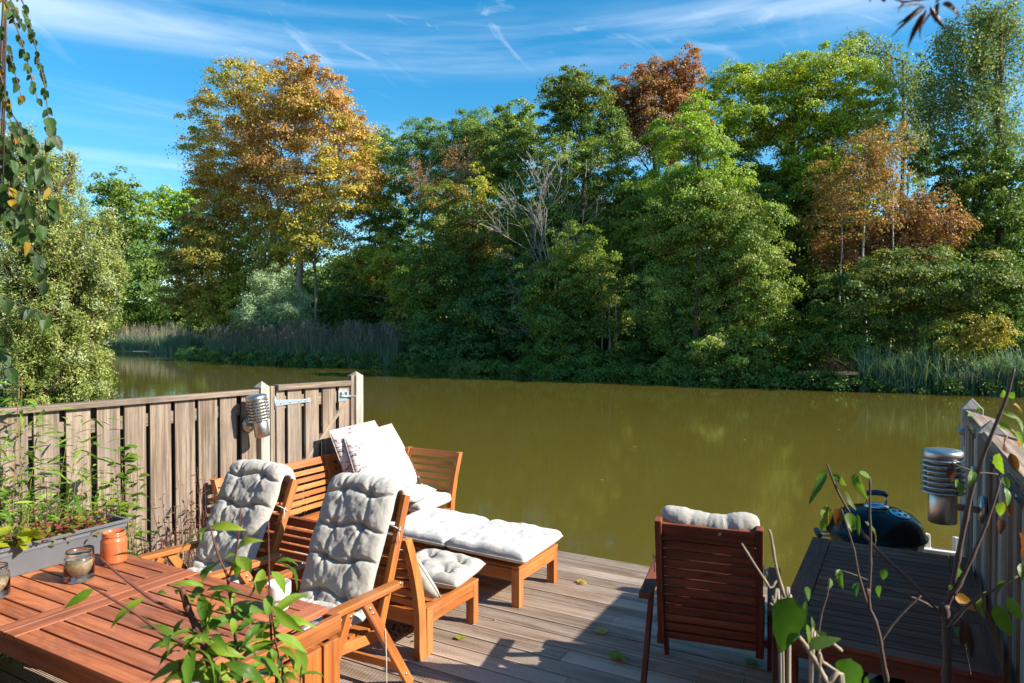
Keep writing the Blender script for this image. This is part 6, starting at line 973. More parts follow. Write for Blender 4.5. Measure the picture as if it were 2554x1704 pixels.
m = MB(); m.tube([(-.066, 0, zr + .262), (-.045, 0, zr + .278), (0, 0, zr + .282), (.045, 0, zr + .278), (.066, 0, zr + .262)], [.013, .018, .019, .018, .013], 14); m.build('grip', M['bluegrip'], lid)
m = MB(); vt = Matrix.Translation((.12, -.09, zr + .1705)) @ Vector((.42, -.32, 1.6)).to_track_quat('Z', 'Y').to_matrix().to_4x4()
m.lathe([(0, .004), (.060, .004), (.063, 0), (.055, .008), (0, .0085)], 32, vt, False); v = m.build('vent', M['alu'], lid)
m = MB()
for k in range(4):
    a = k * math.pi / 2 + .4; mt = vt @ Matrix.Translation((.034 * math.cos(a), .034 * math.sin(a), .009)); m.lathe([(0, .0012), (.011, .0012), (.0115, 0)], 16, mt, False)
m.build('vent_hole', M['enamel'], v)
m = MB()
for sx in (-1, ):
    m.beam((sx * .285, -.05, zr - .02), (sx * .36, -.05, zr - .02), .018, .012); m.beam((sx * .285, .05, zr - .02), (sx * .36, .05, zr - .02), .018, .012)
h = m.build('handle_bracket', M['alu'], t, .002)
m = MB(); m.tube([(-.352, -.075, zr - .02), (-.362, -.04, zr - .012), (-.362, .04, zr - .012), (-.352, .075, zr - .02)], .017, 12); m.build('grip', M['bluegrip'], h)
for k in range(3):
    a = k * 2 * math.pi / 3 + .5; m = MB(); m.tube([(.20 * math.cos(a), .20 * math.sin(a), zr - .17), (.27 * math.cos(a), .27 * math.sin(a), .0)], .013, 10); m.build('leg', M['alu'], t)
# pale ladder over the deck edge
t = thing('swim_ladder', 'pale timber boarding ladder past the barbecue at the deck edge', 'ladder', (0, 0, 0))
for x in (.15, .33):
    m = MB(); m.beam((x, 5.80, .53), (x + .03, 5.66, -.5), .035, .07); m.build('rail', M['palewood'], t, .004)
for k in range(4):
    f_ = .1 + k * .25; m = MB(); m.beam((.13 + .03 * f_, 5.80 - .14 * f_ - .05, .53 - 1.03 * f_), (.39 + .03 * f_, 5.80 - .14 * f_ - .05, .53 - 1.03 * f_), .07, .03); m.build('rung', M['palewood'], t, .003)
# watering can
t = thing('watering_can', 'dark green plastic watering can under the shaded table', 'watering can', (-.03, 3.62, 0), R(20))
m = MB()
def canfn(r, z, a, j): return (r * (1 + .22 * abs(math.cos(a)) ** 3), z)
m.lathe([(0, 0), (.115, 0), (.125, .01), (.13, .12), (.122, .24), (.105, .33), (.07, .375), (.055, .39), (.05, .385), (.09, .33), (.1, .25), (.1, .02), (0, .02)], 40, None, False, True, canfn); m.build('can_body', M['greencan'], t)
m = MB(); m.tube([(.14, 0, .06), (.22, 0, .16), (.30, 0, .30), (.36, 0, .40)], [.035, .026, .02, .018], 14); m.lathe([(0, .0), (.02, 0), (.045, .05), (.0, .056)], 20, Matrix.Translation((.36, 0, .40)) @ Vector((.5, 0, .86)).to_track_quat('Z', 'Y').to_matrix().to_4x4(), False); m.build('spout', M['greencan'], t)
m = MB(); m.tube([(.03, 0, .38), (-.02, 0, .45), (-.11, 0, .44), (-.17, 0, .33), (-.16, 0, .2), (-.13, 0, .12)], .017, 12); m.build('handle', M['greencan'], t)

# ------------------------------------------------------------------ garden plants
PAL = {
 0: [(.085, .19, .020), (.14, .26, .028), (.20, .32, .035)], 1: [(.16, .06, .025), (.09, .03, .02), (.13, .17, .025)], 2: [(.40, .20, .03), (.42, .14, .03)], 3: [(.055, .022, .018), (.08, .03, .022)],
 4: [(.075, .18, .022), (.09, .21, .028)], 5: [(.19, .30, .09), (.15, .27, .06)], 6: [(.045, .018, .022), (.06, .02, .02), (.04, .03, .02)], 7: [(.045, .095, .022), (.06, .12, .026), (.035, .07, .022)], 8: [(.42, .30, .03), (.38, .22, .03)],  # 7: birch leaves darkened, the shade they hang in put into the colour
 'peach': [(.12, .22, .020), (.18, .29, .024), (.27, .38, .035), (.085, .17, .020)],
 'bamboo': [(.14, .27, .030), (.20, .34, .04), (.10, .21, .025), (.27, .40, .06)], 'rasp': [(.12, .22, .025), (.20, .30, .03), (.085, .17, .02)],
 'cover': [(.28, .055, .045), (.36, .12, .06), (.22, .26, .04), (.17, .035, .04), (.36, .30, .05), (.14, .19, .03)], 'nandina': [(.16, .045, .03), (.10, .14, .025), (.24, .05, .035), (.13, .09, .03)], 'hosta': [(.40, .42, .03), (.34, .40, .035)],
 'dead': [(.14, .075, .03), (.08, .045, .022), (.20, .12, .04)], 'fallyel': [(.55, .45, .06), (.50, .36, .08)], 'olivelf': [(.12, .17, .04), (.17, .22, .05)]}
CAMP = Vector((0, 0, 2.0))
def blade(mb, base, tip, w, col, arch=.12, fold=.25, nrm=None, nseg=8, shape=(.5, .9), curl=0.0, ncol=2):
    base, tip = Vector(base), Vector(tip)
    ax = tip - base; L = ax.length
    if L < 1e-6: return
    ax.normalize()
    if nrm is None:
        nrm = Vector((random.uniform(-.7, .7), random.uniform(-.7, .7), random.uniform(.3, 1))) + (CAMP - base).normalized() * random.uniform(-.1, .9)
    n = nrm - ax * nrm.dot(ax)
    if n.length < 1e-4: n = Vector((0, 0, 1)) - ax * ax.z
    n.normalize(); sd = ax.cross(n)
    V = []; F = []; U = []; m = 2 * ncol + 1
    for i in range(nseg + 1):
        t = i / nseg
        ww = w / 2 * (math.sin(math.pi * t ** shape[0]) ** shape[1] if 0 < t < 1 else 0) * (1 + .05 * math.sin(t * 40 + L * 900))
        c = base + ax * (L * t) + n * (arch * L * math.sin(math.pi * t)) - n * (curl * L * t * t)
        for k in range(m):
            q = (k - ncol) / ncol
            V.append(c + sd * (ww * q) + n * (abs(q) * ww * fold + .10 * ww * math.sin(t * 26 + q * 3) * abs(q)))
    for i in range(nseg):
        for k in range(m - 1):
            F.append((i * m + k, i * m + k + 1, (i + 1) * m + k + 1, (i + 1) * m + k)); U.append([((i + abs(k - ncol) * .8) / nseg * 4, (k) / m), ((i + abs(k + 1 - ncol) * .8) / nseg * 4, (k + 1) / m), ((i + 1 + abs(k + 1 - ncol) * .8) / nseg * 4, (k + 1) / m), ((i + 1 + abs(k - ncol) * .8) / nseg * 4, k / m)])
    mb.add(V, F, U, True, col)
def jitc(c, s=.18):
    k = 1 + random.uniform(-s, s); return tuple(x * k * (1 + random.uniform(-s, s) * .4) for x in c)
def petiole(mb, base, L, col=(.12, .06, .03)): pass

def px_plant(name, label, cat, data, twig, pal=None, stemname='stem', shape=(.75, .85), arch=.10, fold=.25, pot=None, limb_to=None):
    stems, leaves = data
    t = thing(name, label, cat, (0, 0, 0))
    zmin = min(p[2] for st in stems for p in st[0])
    if pot:
        low = [st for st in stems if st[0][0][2] < zmin + pot]
        px_, py_ = sum(st[0][0][0] for st in low) / len(low), sum(st[0][0][1] for st in low) / len(low)
        stems = [([(px_ + (st[0][0][0] - px_) * .25, py_ + (st[0][0][1] - py_) * .25, .40), (px_ + (st[0][0][0] - px_) * .7, py_ + (st[0][0][1] - py_) * .7, .40 + (st[0][0][2] - .4) * .5)] + list(st[0]), st[1], st[2]) if st in low else st for st in stems]
        m = MB(); m.lathe([(0, 0), (.15, 0), (.16, .01), (.21, .40), (.225, .40), (.225, .44), (.205, .44), (.20, .40), (0, .39)], 36, Matrix.Translation((px_, py_, .002)), False); m.build('pot', M['greypot'], t)
    if limb_to:
        tops = [Vector(st[0][0]) for st in stems]; zt = max(p.z for p in tops) + .35; c = sum(tops, Vector()) / len(tops)
        e = Vector(limb_to); m = MB(); st0 = Vector((c.x, c.y, zt)) + (Vector((c.x, c.y, 0)) - Vector((e.x, e.y, 0))).normalized() * .5
        m.tube([st0, Vector((c.x, c.y, zt + .05)), Vector((c.x, c.y, zt)).lerp(e, .5) + Vector((0, 0, .12)), e], [.006, .012, .022, .035], 8); m.build('branch', M['bark'], t)
        for p in tops:
            m = MB(); q = Vector((c.x, c.y, zt + .04)).lerp(st0 if (p - st0).length < (p - e).length - 1 else e, min(.25, .1)); m.tube([p, p.lerp(q, .5) + Vector((0, 0, .15)), q], [.0022, .003, .004], 6); m.build('twig', M['greytwig'], t)
    for pts, r0, r1 in stems:
        m = MB()
        pv = [Vector(p) for p in pts]; n = len(pv)
        # smooth a little and add bumps
        q = []
        for i in range(n - 1):
            for k in range(4):
                tt = k / 4; p0, p1, p2, p3 = pv[max(0, i - 1)], pv[i], pv[i + 1], pv[min(n - 1, i + 2)]
                q.append(.5 * ((2 * p1) + (p2 - p0) * tt + (2 * p0 - 5 * p1 + 4 * p2 - p3) * tt ** 2 + (3 * p1 - p0 - 3 * p2 + p3) * tt ** 3))
        q.append(pv[-1])
        rr = [(r0 + (r1 - r0) * i / (len(q) - 1)) * (1 + (.28 if i % 5 == 3 else 0) + random.uniform(-.06, .06)) for i in range(len(q))]
        m.tube(q, rr, 8)
        m.build(stemname, M[twig], t)
    lv = MB()
    for (b, e, w, c) in leaves:
        cols = PAL[pal] if (pal and c == 0) else PAL[c]
        sh = (.55, .75) if c in (4, 5, 7, 8) else shape
        if pal == 'peach': b, e = Vector(b), Vector(e); e = b + (e - b) * 1.12
        nr = None
        if c in (4, 5, 7) or (pal == 0 and random.random() < .5): nr = (CAMP - Vector(b)).normalized() + Vector((random.uniform(-.5, .5), random.uniform(-.5, .5), random.uniform(-.2, .6)))
        blade(lv, b, e, w * (1.2 if pal == 'peach' else 1.05), jitc(random.choice(cols)), arch * random.uniform(.3, 1.6) * (0.5 if c == 7 else 1), fold, nr, 9, sh, .05 if c in (1, 3) else .0)
    if pal == 'peach':
        for pts, r0, r1 in stems:
            for k in range(len(pts) * 3 if len(pts) > 5 else 3):
                i = random.randrange(len(pts) - 1); p = Vector(pts[i]).lerp(Vector(pts[i + 1]), random.random())
                if p.z > 1.40: continue
                a = random.uniform(0, 6.28); L = random.uniform(.05, .115)
                d = Vector((math.cos(a), math.sin(a), random.uniform(-.7, .3))).normalized()
                blade(lv, p, p + d * L, L * random.uniform(.19, .26), jitc(random.choice(PAL['peach'])), .16, fold, None, 9, shape)
    lv.build('foliage', M['nearleaf'], t)
    return t
px_plant('peach_sapling', 'young peach tree with long drooping leaves and a cut grey stem, before the orange table', 'plant', PEACH, 'redtwig', 'peach', arch=.16, shape=(.72, 1.1), pot=.12)
px_plant('cherry_sapling', 'young cherry tree with dark bark and half-withered leaves before the shaded fence', 'plant', CHERRY, 'greytwig', 0, shape=(.7, .8), pot=.05)
px_plant('bare_sapling', 'thin sapling of nearly leafless upright shoots before the dark table', 'plant', SHOOT, 'greytwig', 0, shape=(.7, .8), pot=.05)
px_plant('viburnum', 'viburnum twigs with a few large ribbed green leaves beside the lone chair', 'plant', VIBURNUM, 'palebark', 0, shape=(.6, .75), arch=.05, fold=.12, pot=.08)
px_plant('maple_twig', 'dark out-of-focus twig of narrow leaves hanging against the sky', 'branch', DARKTWIG, 'redtwig', None, shape=(.6, .8), limb_to=(1.6, -.4, 3.6))
px_plant('birch_branch', 'hanging birch branches with dark toothed leaves at the picture edge', 'branch', BIRCH, 'greytwig', None, shape=(.5, .8), arch=.04, limb_to=(-4.2, -.9, 4.3))

def bamboo():
    t = thing('bamboo', 'bright green bamboo clump between the planter and the fence', 'plant', (-4.62, 2.3, 0))
    st = MB(); lf = MB()
    for k in range(64):
        b = Vector((random.uniform(-.16, .14), random.uniform(-1.0, .50), -.2)); h = random.uniform(1.0, 1.92) * (1 - .25 * max(0, b.y))
        lean = Vector((random.uniform(-.10, .16), random.uniform(-.18, .22), 0))
        pts = [b + lean * (i / 6) ** 2 + Vector((0, 0, h * i / 6)) for i in range(7)]
        st.tube(pts, [.0045 * (1 - .75 * i / 6) for i in range(7)], 6, col=(.2, .2, .05))
        for i in range(random.randint(46, 80)):
            f_ = random.uniform(.22, 1.0); p = b + lean * f_ ** 2 + Vector((0, 0, h * f_))
            a = random.uniform(0, 6.28); d = Vector((math.cos(a), math.sin(a), random.uniform(-.5, .55)))
            q = p + d * random.uniform(.01, .12); L = random.uniform(.07, .16)
            blade(lf, q, q + d.normalized() * L + Vector((0, 0, -random.uniform(0, .4) * L)), L * random.uniform(.10, .17), jitc(random.choice(PAL['bamboo'])), .08, .2, None, 5, (.6, .8), 0, 1)
    st.build('cane', M['greentwig'], t); lf.build('foliage', M['nearleaf'], t)
bamboo()
def bushy(name, label, loc, nstem, hrange, spread, pal, leafL, leafw, twig, per, cat='plant', droop=.2, shape=(.55, .75), berries=0, group=None, pitch=(-.2, .6)):
    t = thing(name, label, cat, loc, 0, group)
    st = MB(); lf = MB(); tips = []
    for k in range(nstem):
        h = random.uniform(*hrange); a = random.uniform(0, 6.28); s = spread * random.uniform(.2, 1)
        b = Vector((math.cos(a) * s * .35, math.sin(a) * s * .35, 0)); e = Vector((math.cos(a) * s, math.sin(a) * s, h))
        mid = b.lerp(e, .5) + Vector((random.uniform(-.03, .03), random.uniform(-.03, .03), h * .08))
        pts = [b, b.lerp(mid, .5), mid, mid.lerp(e, .5), e]
        st.tube(pts, [.004, .0035, .003, .0022, .0014], 5)
        for i in range(per):
            f_ = random.uniform(.25, 1); p = pts[min(3, int(f_ * 4))].lerp(pts[min(4, int(f_ * 4) + 1)], f_ * 4 % 1)
            a2 = random.uniform(0, 6.28); d = Vector((math.cos(a2), math.sin(a2), random.uniform(*pitch))).normalized()
            L = leafL * random.uniform(.6, 1.25); q = p + d * random.uniform(.002, .03)
            blade(lf, q, q + (d + Vector((0, 0, -droop))).normalized() * L, L * leafw * random.uniform(.8, 1.15), jitc(random.choice(PAL[pal])), .08, .18, None, 6, shape, 0, 1)
        tips.append(e)
    st.build('stem', M[twig], t); lf.build('foliage', M['nearleaf'], t)
    if berries:
        for k in range(berries):
            m = MB(); e = random.choice(tips); p = e + Vector((random.uniform(-.05, .05), random.uniform(-.05, .05), random.uniform(-.02, .02)))
            m.lathe([(0, -.006), (.005, -.004), (.0065, 0), (.005, .004), (0, .006)], 12, Matrix.Translation(p), False); m.build('berry', M['berry'], t)
    return t
yy = [(1.25, 'ground-cover plant with red leaves at the far end of the planter by the picture edge'), (1.52, 'dense ground-cover plant with dark red leaves beside the yellow leaves in the planter'), (1.78, 'ground-cover plant with a purple-red tuft in the middle of the planter'), (2.02, 'ground-cover plant with red berries and green shoots in the planter'), (2.24, 'ground-cover plant with yellow and orange leaves at the free end of the planter')]
for y_, lab in yy:
    bushy('groundcover_plant', lab, (-4.075, y_, .80), 46, (.06, .15), .15, 'cover', .036, .66, 'redtwig', 11, berries=3 if 1.9 < y_ < 2.1 else 1, group='ground-cover plants in the planter')
bushy('hosta', 'big pale yellow-green leaves of a plant in the planter', (-4.02, 1.83, .82), 10, (.08, .18), .11, 'hosta', .095, .74, 'greentwig', 2, droop=.35)
bushy('raspberry', 'raspberry cane with broad pleated leaves against the fence', (-4.50, 2.74, .35), 7, (.55, .85), .16, 'rasp', .085, .62, 'greentwig', 14)
bushy('weed', 'green seedling rising from the planter between red leaves', (-4.10, 2.02, .82), 3, (.20, .34), .05, 'olivelf', .055, .4, 'redtwig', 7)
for k, (y_, h_, lab) in enumerate(((3.06, .62, 'green-leaved wiry plant at the foot of the fence beside the planter'), (3.30, .78, 'wiry plant with reddish leaves before the fence boards'), (3.55, .95, 'tallest red-leaved wiry plant by the fence next to the sofa end'))):
    bushy('nandina', lab, (-4.76, y_, -.05), 13, (h_ * .5, h_ * 1.05), .20, 'nandina', .05, .30, 'redtwig', 13, group='red wiry plants by the fence')
bushy('olive_shrub', 'small grey-green narrow-leaved shrub at the foot of the lone chair', (-.62, 2.55, .05), 16, (.4, .72), .26, 'olivelf', .055, .2, 'greentwig', 14)

# fallen leaves
def fallen(x, y, s, pal, lab, grp='fallen leaves on the deck'):
    m = MB(); a0 = random.uniform(0, 6.28)
    for k in range(3 if s > .05 else 1):
        a = a0 + (k - 1) * .7; blade(m, (x, y, .006), (x + math.cos(a) * s, y + math.sin(a) * s, .010), s * .55, jitc(random.choice(PAL[pal])), .12, .3, Vector((0, 0, 1)), 6, (.5, .8), 0, 1)
    tag(m.build('fallen_leaf', M['nearleaf']), lab, 'leaf', grp)
for x, y in ((-3.2, 16.5), (1.2, 13.2), (-7.5, 20.1), (-5.1, 14.4), (-1.4, 19.4), (-9.8, 23.0), (-4.4, 10.9), (-12.2, 17.3)):
    m = MB(); a = random.uniform(0, 6.28); q = random.uniform(.05, .08); blade(m, (x, y, -.545), (x + math.cos(a) * q, y + math.sin(a) * q, -.543), q * .6, jitc(random.choice(PAL['fallyel'])), .05, .2, Vector((0, 0, 1)), 5, (.5, .8), 0, 1)
    tag(m.build('floating_leaf', M['nearleaf']), 'tiny pale leaf floating on the brown water', 'leaf', 'leaves floating on the water')
for x, y, s, p, lab in ((-2.805, 4.042, .045, 'hosta', 'small yellow-green leaf on the deck under the single seat'), (-2.472, 3.684, .055, 'hosta', 'yellow-green leaf with stalk on the deck in front of the single seat'), (-2.43, 4.07, .03, 'fallyel', 'tiny yellow leaf on the deck past the single seat'),
    (-2.655, 5.207, .035, 'fallyel', 'pale leaf in the shadow below the end footstool'), (-2.217, 4.975, .075, 'fallyel', 'pale crumpled leaf on the deck beside the end footstool leg'), (-1.70, 4.212, .075, 'fallyel', 'pale yellow leaf on the sunny deck near the lone chair'),
    (-1.53, 3.93, .11, 'hosta', 'large yellow leaf lying in the chair shadow'), (-.80, 4.25, .09, 'olivelf', 'green leaf under the lone chair'), (-2.40, 5.536, .03, 'dead', 'small brown leaf at the deck edge'), (-2.54, 4.69, .04, 'dead', 'brown dead leaf beside the near footstool leg')):
    fallen(x, y, s, p, lab)
m = MB()
for k in range(46):
    x, y = random.gauss(-2.86, .09), random.gauss(3.60, .05); a = random.uniform(0, 6.28); s = random.uniform(.02, .05)
    blade(m, (x, y, random.uniform(.004, .03)), (x + math.cos(a) * s, y + math.sin(a) * s, random.uniform(.005, .03)), s * .5, jitc(random.choice(PAL['dead'])), .25, .4, Vector((0, 0, 1)), 4, (.5, .8), 0, 1)
lo = m.build('leaf_litter', M['nearleaf']); lo['kind'] = 'stuff'; lo['label'] = 'heap of dry brown leaves under the single seat'; lo['category'] = 'leaf litter'

# ------------------------------------------------------------------ trees
TP = {  # leaf albedos per kind of foliage
 'gold': [(.30, .195, .048), (.26, .155, .042), (.22, .175, .038), (.34, .23, .065)], 'rustgold': [(.27, .145, .050), (.235, .115, .040), (.28, .18, .055), (.22, .15, .045)], 'goldgreen': [(.17, .155, .026), (.24, .18, .036), (.125, .13, .022)],
 'yellow': [(.30, .23, .038), (.265, .205, .034), (.215, .195, .030)], 'yelgreen': [(.185, .19, .026), (.245, .215, .034), (.14, .165, .022)], 'olive': [(.135, .105, .030), (.175, .125, .035), (.105, .108, .024)], 'olivegold': [(.18, .145, .026), (.215, .165, .032), (.125, .128, .022)],
 'green': [(.054, .094, .016), (.075, .118, .020), (.040, .074, .015), (.11, .135, .024)], 'dark': [(.038, .064, .013), (.054, .082, .016), (.030, .052, .011)], 'bright': [(.14, .205, .022), (.18, .23, .026), (.10, .17, .020)], 'darkyel': [(.050, .086, .018), (.145, .138, .024), (.072, .10, .019)],  # 'dark': deep green leaves, also lower lobes with shade put into the colour
 'silver': [(.15, .195, .110), (.20, .24, .145), (.11, .15, .080)], 'ash': [(.066, .115, .040), (.088, .138, .046), (.046, .088, .030)], 'alder': [(.082, .122, .022), (.120, .155, .032), (.054, .092, .017), (.175, .195, .052)], 'brightalder': [(.135, .195, .028), (.18, .23, .038), (.095, .155, .022)],
 'redbrown': [(.135, .065, .034), (.165, .082, .038), (.10, .054, .028)], 'greenorange': [(.075, .115, .022), (.115, .14, .024), (.22, .10, .028), (.056, .096, .019)], 'rust': [(.215, .098, .040), (.18, .078, .032), (.25, .125, .050), (.15, .070, .032)],
 'maple': [(.130, .180, .017), (.17, .205, .020), (.098, .15, .015), (.21, .22, .024)], 'birch': [(.100, .128, .050), (.135, .155, .062), (.072, .102, .038)], 'orange': [(.27, .145, .045), (.23, .115, .038), (.20, .145, .038)], 'olivegreen': [(.062, .084, .022), (.088, .10, .026), (.046, .068, .019)], 'teal': [(.046, .094, .030), (.064, .112, .034), (.034, .072, .023)],
 'willow': [(.175, .205, .045), (.22, .245, .068), (.115, .150, .034), (.27, .275, .115)]}
PMUL = {'dark': 1.3, 'green': 1.12, 'teal': 1.1, 'alder': 1.0, 'olivegreen': 1.2, 'willow': .72, 'rust': .85, 'rustgold': .88, 'gold': .92, 'orange': .75, 'silver': 1.05, 'ash': 1.15, 'redbrown': 1.2}   # brightness factor of the leaf colours per kind
class LeafCloud:
    def __init__(s): s.P = []; s.C = []
    def add(s, centers, L, W, cols, up=.35, outward=None, droop=0.0):
        n = len(centers)
        nrm = rng.normal(size=(n, 3)) * .62; nrm[:, 2] += up * 1.5
        if outward is not None: nrm += outward * .8
        nrm /= np.linalg.norm(nrm, axis=1)[:, None] + 1e-9
        a = rng.normal(size=(n, 3)); a[:, 2] -= droop
        a -= nrm * (a * nrm).sum(1)[:, None]; a /= np.linalg.norm(a, axis=1)[:, None] + 1e-9
        b = np.cross(nrm, a)
        l = (L * rng.uniform(.65, 1.3, n))[:, None]; w = (W * rng.uniform(.7, 1.25, n))[:, None]
        q = np.stack([centers - a * l * .5, centers + b * w * .5 + a * l * .06 + nrm * w * .12, centers + a * l * .5, centers - b * w * .5 + a * l * .06 + nrm * w * .12], axis=1)
        s.P.append(q.astype(np.float32)); s.C.append(cols.astype(np.float32))
    def build(s, name, mat, parent):
        P = np.concatenate(s.P); C = np.concatenate(s.C); n = len(P)
        me = bpy.data.meshes.new(name)
        me.vertices.add(n * 4); me.vertices.foreach_set('co', P.reshape(-1))
        me.loops.add(n * 4); me.loops.foreach_set('vertex_index', np.arange(n * 4, dtype=np.int32))
        me.polygons.add(n); me.polygons.foreach_set('loop_start', np.arange(0, n * 4, 4, dtype=np.int32))
        me.update(calc_edges=True)
        at = me.attributes.new('Col', 'FLOAT_COLOR', 'FACE')
        at.data.foreach_set('color', np.concatenate([C, np.ones((n, 1), np.float32)], 1).reshape(-1))
        me.materials.append(mat)
        o = bpy.data.objects.new(name, me); COL.objects.link(o)
        if parent is not None: o.parent = parent
        return o
ALT = {'gold': ['goldgreen', 'yelgreen', 'rustgold', 'olivegold'], 'rustgold': ['gold', 'olive', 'goldgreen'], 'yellow': ['gold', 'yelgreen', 'goldgreen'], 'goldgreen': ['gold', 'olivegold'], 'rust': ['redbrown', 'olive', 'rustgold'], 'orange': ['olive', 'redbrown', 'olivegold'],
       'redbrown': ['olive', 'orange'], 'maple': ['green', 'yelgreen', 'alder'], 'alder': ['green', 'dark', 'brightalder'], 'green': ['dark', 'alder', 'olivegreen'], 'dark': ['green', 'teal'], 'brightalder': ['alder', 'maple'], 'birch': ['ash', 'olivegreen'], 'ash': ['green', 'alder'], 'willow': ['silver', 'alder'], 'olivegreen': ['olivegold', 'green']}
def pal_cols(pal, n, clump):
    c = pal_cols_(pal, n, clump)
    alts = ALT.get(pal)
    if alts:
        for q, ap in enumerate(alts):
            m = (clump * 7 + 3) % (len(alts) * 4) == q
            if m.any(): c[m] = pal_cols_(ap, int(m.sum()), clump[m]) * .6 + c[m] * .4
    return c
def pal_cols_(pal, n, clump):
    P = np.array(TP[pal]); k = rng.integers(0, len(P), n)
    c = (P[k] * 0.5 + P[clump % len(P)] * 0.5) * 2.15 * PMUL.get(pal, 1.0)
    return np.clip(c * rng.normal(1.0, .20, n).clip(.5, 1.6)[:, None] * (1 + rng.normal(0, .05, (n, 3))), .004, .8)
def lobe_leaves(cloud, c, rx, ry, pal, L, W, cover, origin, clump_r=None, droop=0.0, up=.35, flat=.42):
    """leaves gathered in flattened sprays around the lobe's shell, with a looser filling inside"""
    r = (rx * rx * ry) ** (1 / 3)
    area = 4 * math.pi * r * r
    n_all = int(cover * area / (.5 * L * W))
    cr = clump_r or max(.40, .30 * r)
    ncl = max(9, int(1.35 * area / (math.pi * cr * cr)))
    d = rng.normal(size=(ncl, 3)); d /= np.linalg.norm(d, axis=1)[:, None]
    rad = np.where(rng.random(ncl) < .74, rng.uniform(.70, 1.16, ncl) + .22 * (rng.random(ncl) < .10), rng.uniform(.25, .70, ncl))
    cc = d * rad[:, None] * np.array([rx, (rx + ry) / 2 * .95, ry]) + np.array(c)
    wgt = rng.uniform(.3, 1.6, ncl) * np.where(rad > .74, 1.0, .8); wgt /= wgt.sum()
    idx = rng.choice(ncl, n_all, p=wgt)
    off = rng.normal(size=(n_all, 3)) * np.array([.46, .46, .46 * flat]) * (cr * rng.uniform(.6, 1.3, ncl)[idx])[:, None]
    dr = np.linalg.norm(off[:, :2], axis=1)
    off[:, 2] -= dr * dr / cr * .35 + droop * rng.exponential(.5, n_all) * cr
    cloud.add(cc[idx] + off, L, W, pal_cols(pal, n_all, idx), up, d[idx] * .75 + off / cr * .7, droop)
    return cc
def limb(mb, a, b, r0, r1, n=6, wob=.06):
    a, b = Vector(a), Vector(b); L = (b - a).length
    pts = []; 
    for i in range(n + 1):
        t = i / n; p = a.lerp(b, t); w = L * wob * math.sin(math.pi * t)
        pts.append(p + Vector((nz(t * 2.3, a.x, b.z) * w, nz(t * 2.1, a.y, b.x + 4) * w, -abs(nz(t, b.x, 2)) * w * .3)))
    mb.tube(pts, [r0 + (r1 - r0) * (i / n) for i in range(n + 1)], 7)
    return pts
def tree(rec):
    name, label, cat, style, dens, lobes, trunks = rec
    cx = np.mean([l[0] for l in lobes]); cy = np.mean([l[1] for l in lobes])
    bx, by = (trunks[0][0], trunks[0][1]) if trunks else (cx, cy)
    t = thing(name, label, cat, (0, 0, 0), 0, 'trees and bushes on the far bank')
    depth = math.hypot(cx, cy)
    Lf = max(.080, .0030 * depth)
    m = MB(); cloud = LeafCloud()
    bark = 'deadbark' if style == 'sparse' else ('palebark' if name in ('golden_tree', 'hazel_tree', 'bushy_alder') else 'bark' if name not in ('shady_oak',) else 'darkbark')
    stems = []
    for (x, y, zt, r) in trunks:
        zg = ground_z(x, y) - .2
        stems.append((limb(m, (x, y, zg), (x + (zt - zg) * .03 * nz(x, y), y, zt), r, r * .35, 8, .03), r))
    dn = 1.0
    for (x, y, z, rx, ry, pal) in lobes:
        jy = y + rng.uniform(-.5, .5) * rx
        droop = 1.2 if pal == 'birch' else (.6 if pal == 'silver' else 0.0)
        Wf = Lf * (.45 if pal in ('silver', 'ash') else .8)
        cov = (1.40 if style == 'leafy' else .95) * dens
        cc = lobe_leaves(cloud, (x, jy, z), rx, ry, pal, Lf * (1.15 if pal in ('silver', 'ash') else 1), Wf, cov, None, droop=droop, clump_r=(.42 if style == 'sparse' else None), flat=1.1 if pal in ('birch', 'redbrown') else .42)
        if stems:
            pts, r = min(stems, key=lambda s: abs(s[0][0].x - x))
            src = [p for p in pts if p.z < z - .15 * ry] or [pts[-1]]
            s0 = src[-1] if len(src) < 3 else src[-1 - (hash((x, z)) % 2)]
            rr = max(.02, min(r * .45, .02 * rx + .03)) * (.7 if style == 'sparse' else 1)
            lp = limb(m, s0, (x, jy, z), rr, rr * .35, 6, .12)
            nb = 16 if style == 'sparse' else 7
            for k in range(nb):
                e = cc[(k * 7 + 3) % len(cc)]
                b0 = lp[2 + k % 5]
                tw = limb(m, b0, e, rr * .38, rr * .10, 4, .16)
                if style == 'sparse':
                    for q in range(3):
                        e2 = Vector(e) + Vector((rng.normal(0, .35), rng.normal(0, .35), rng.normal(.35, .35)))
                        limb(m, tw[2 + q % 2], e2, rr * .16, rr * .05, 3, .15)
    if m.v: m.build('trunk', M[bark], t)
    cloud.build('crown', M['leaf'], t)
for rec in TREES: tree(rec)

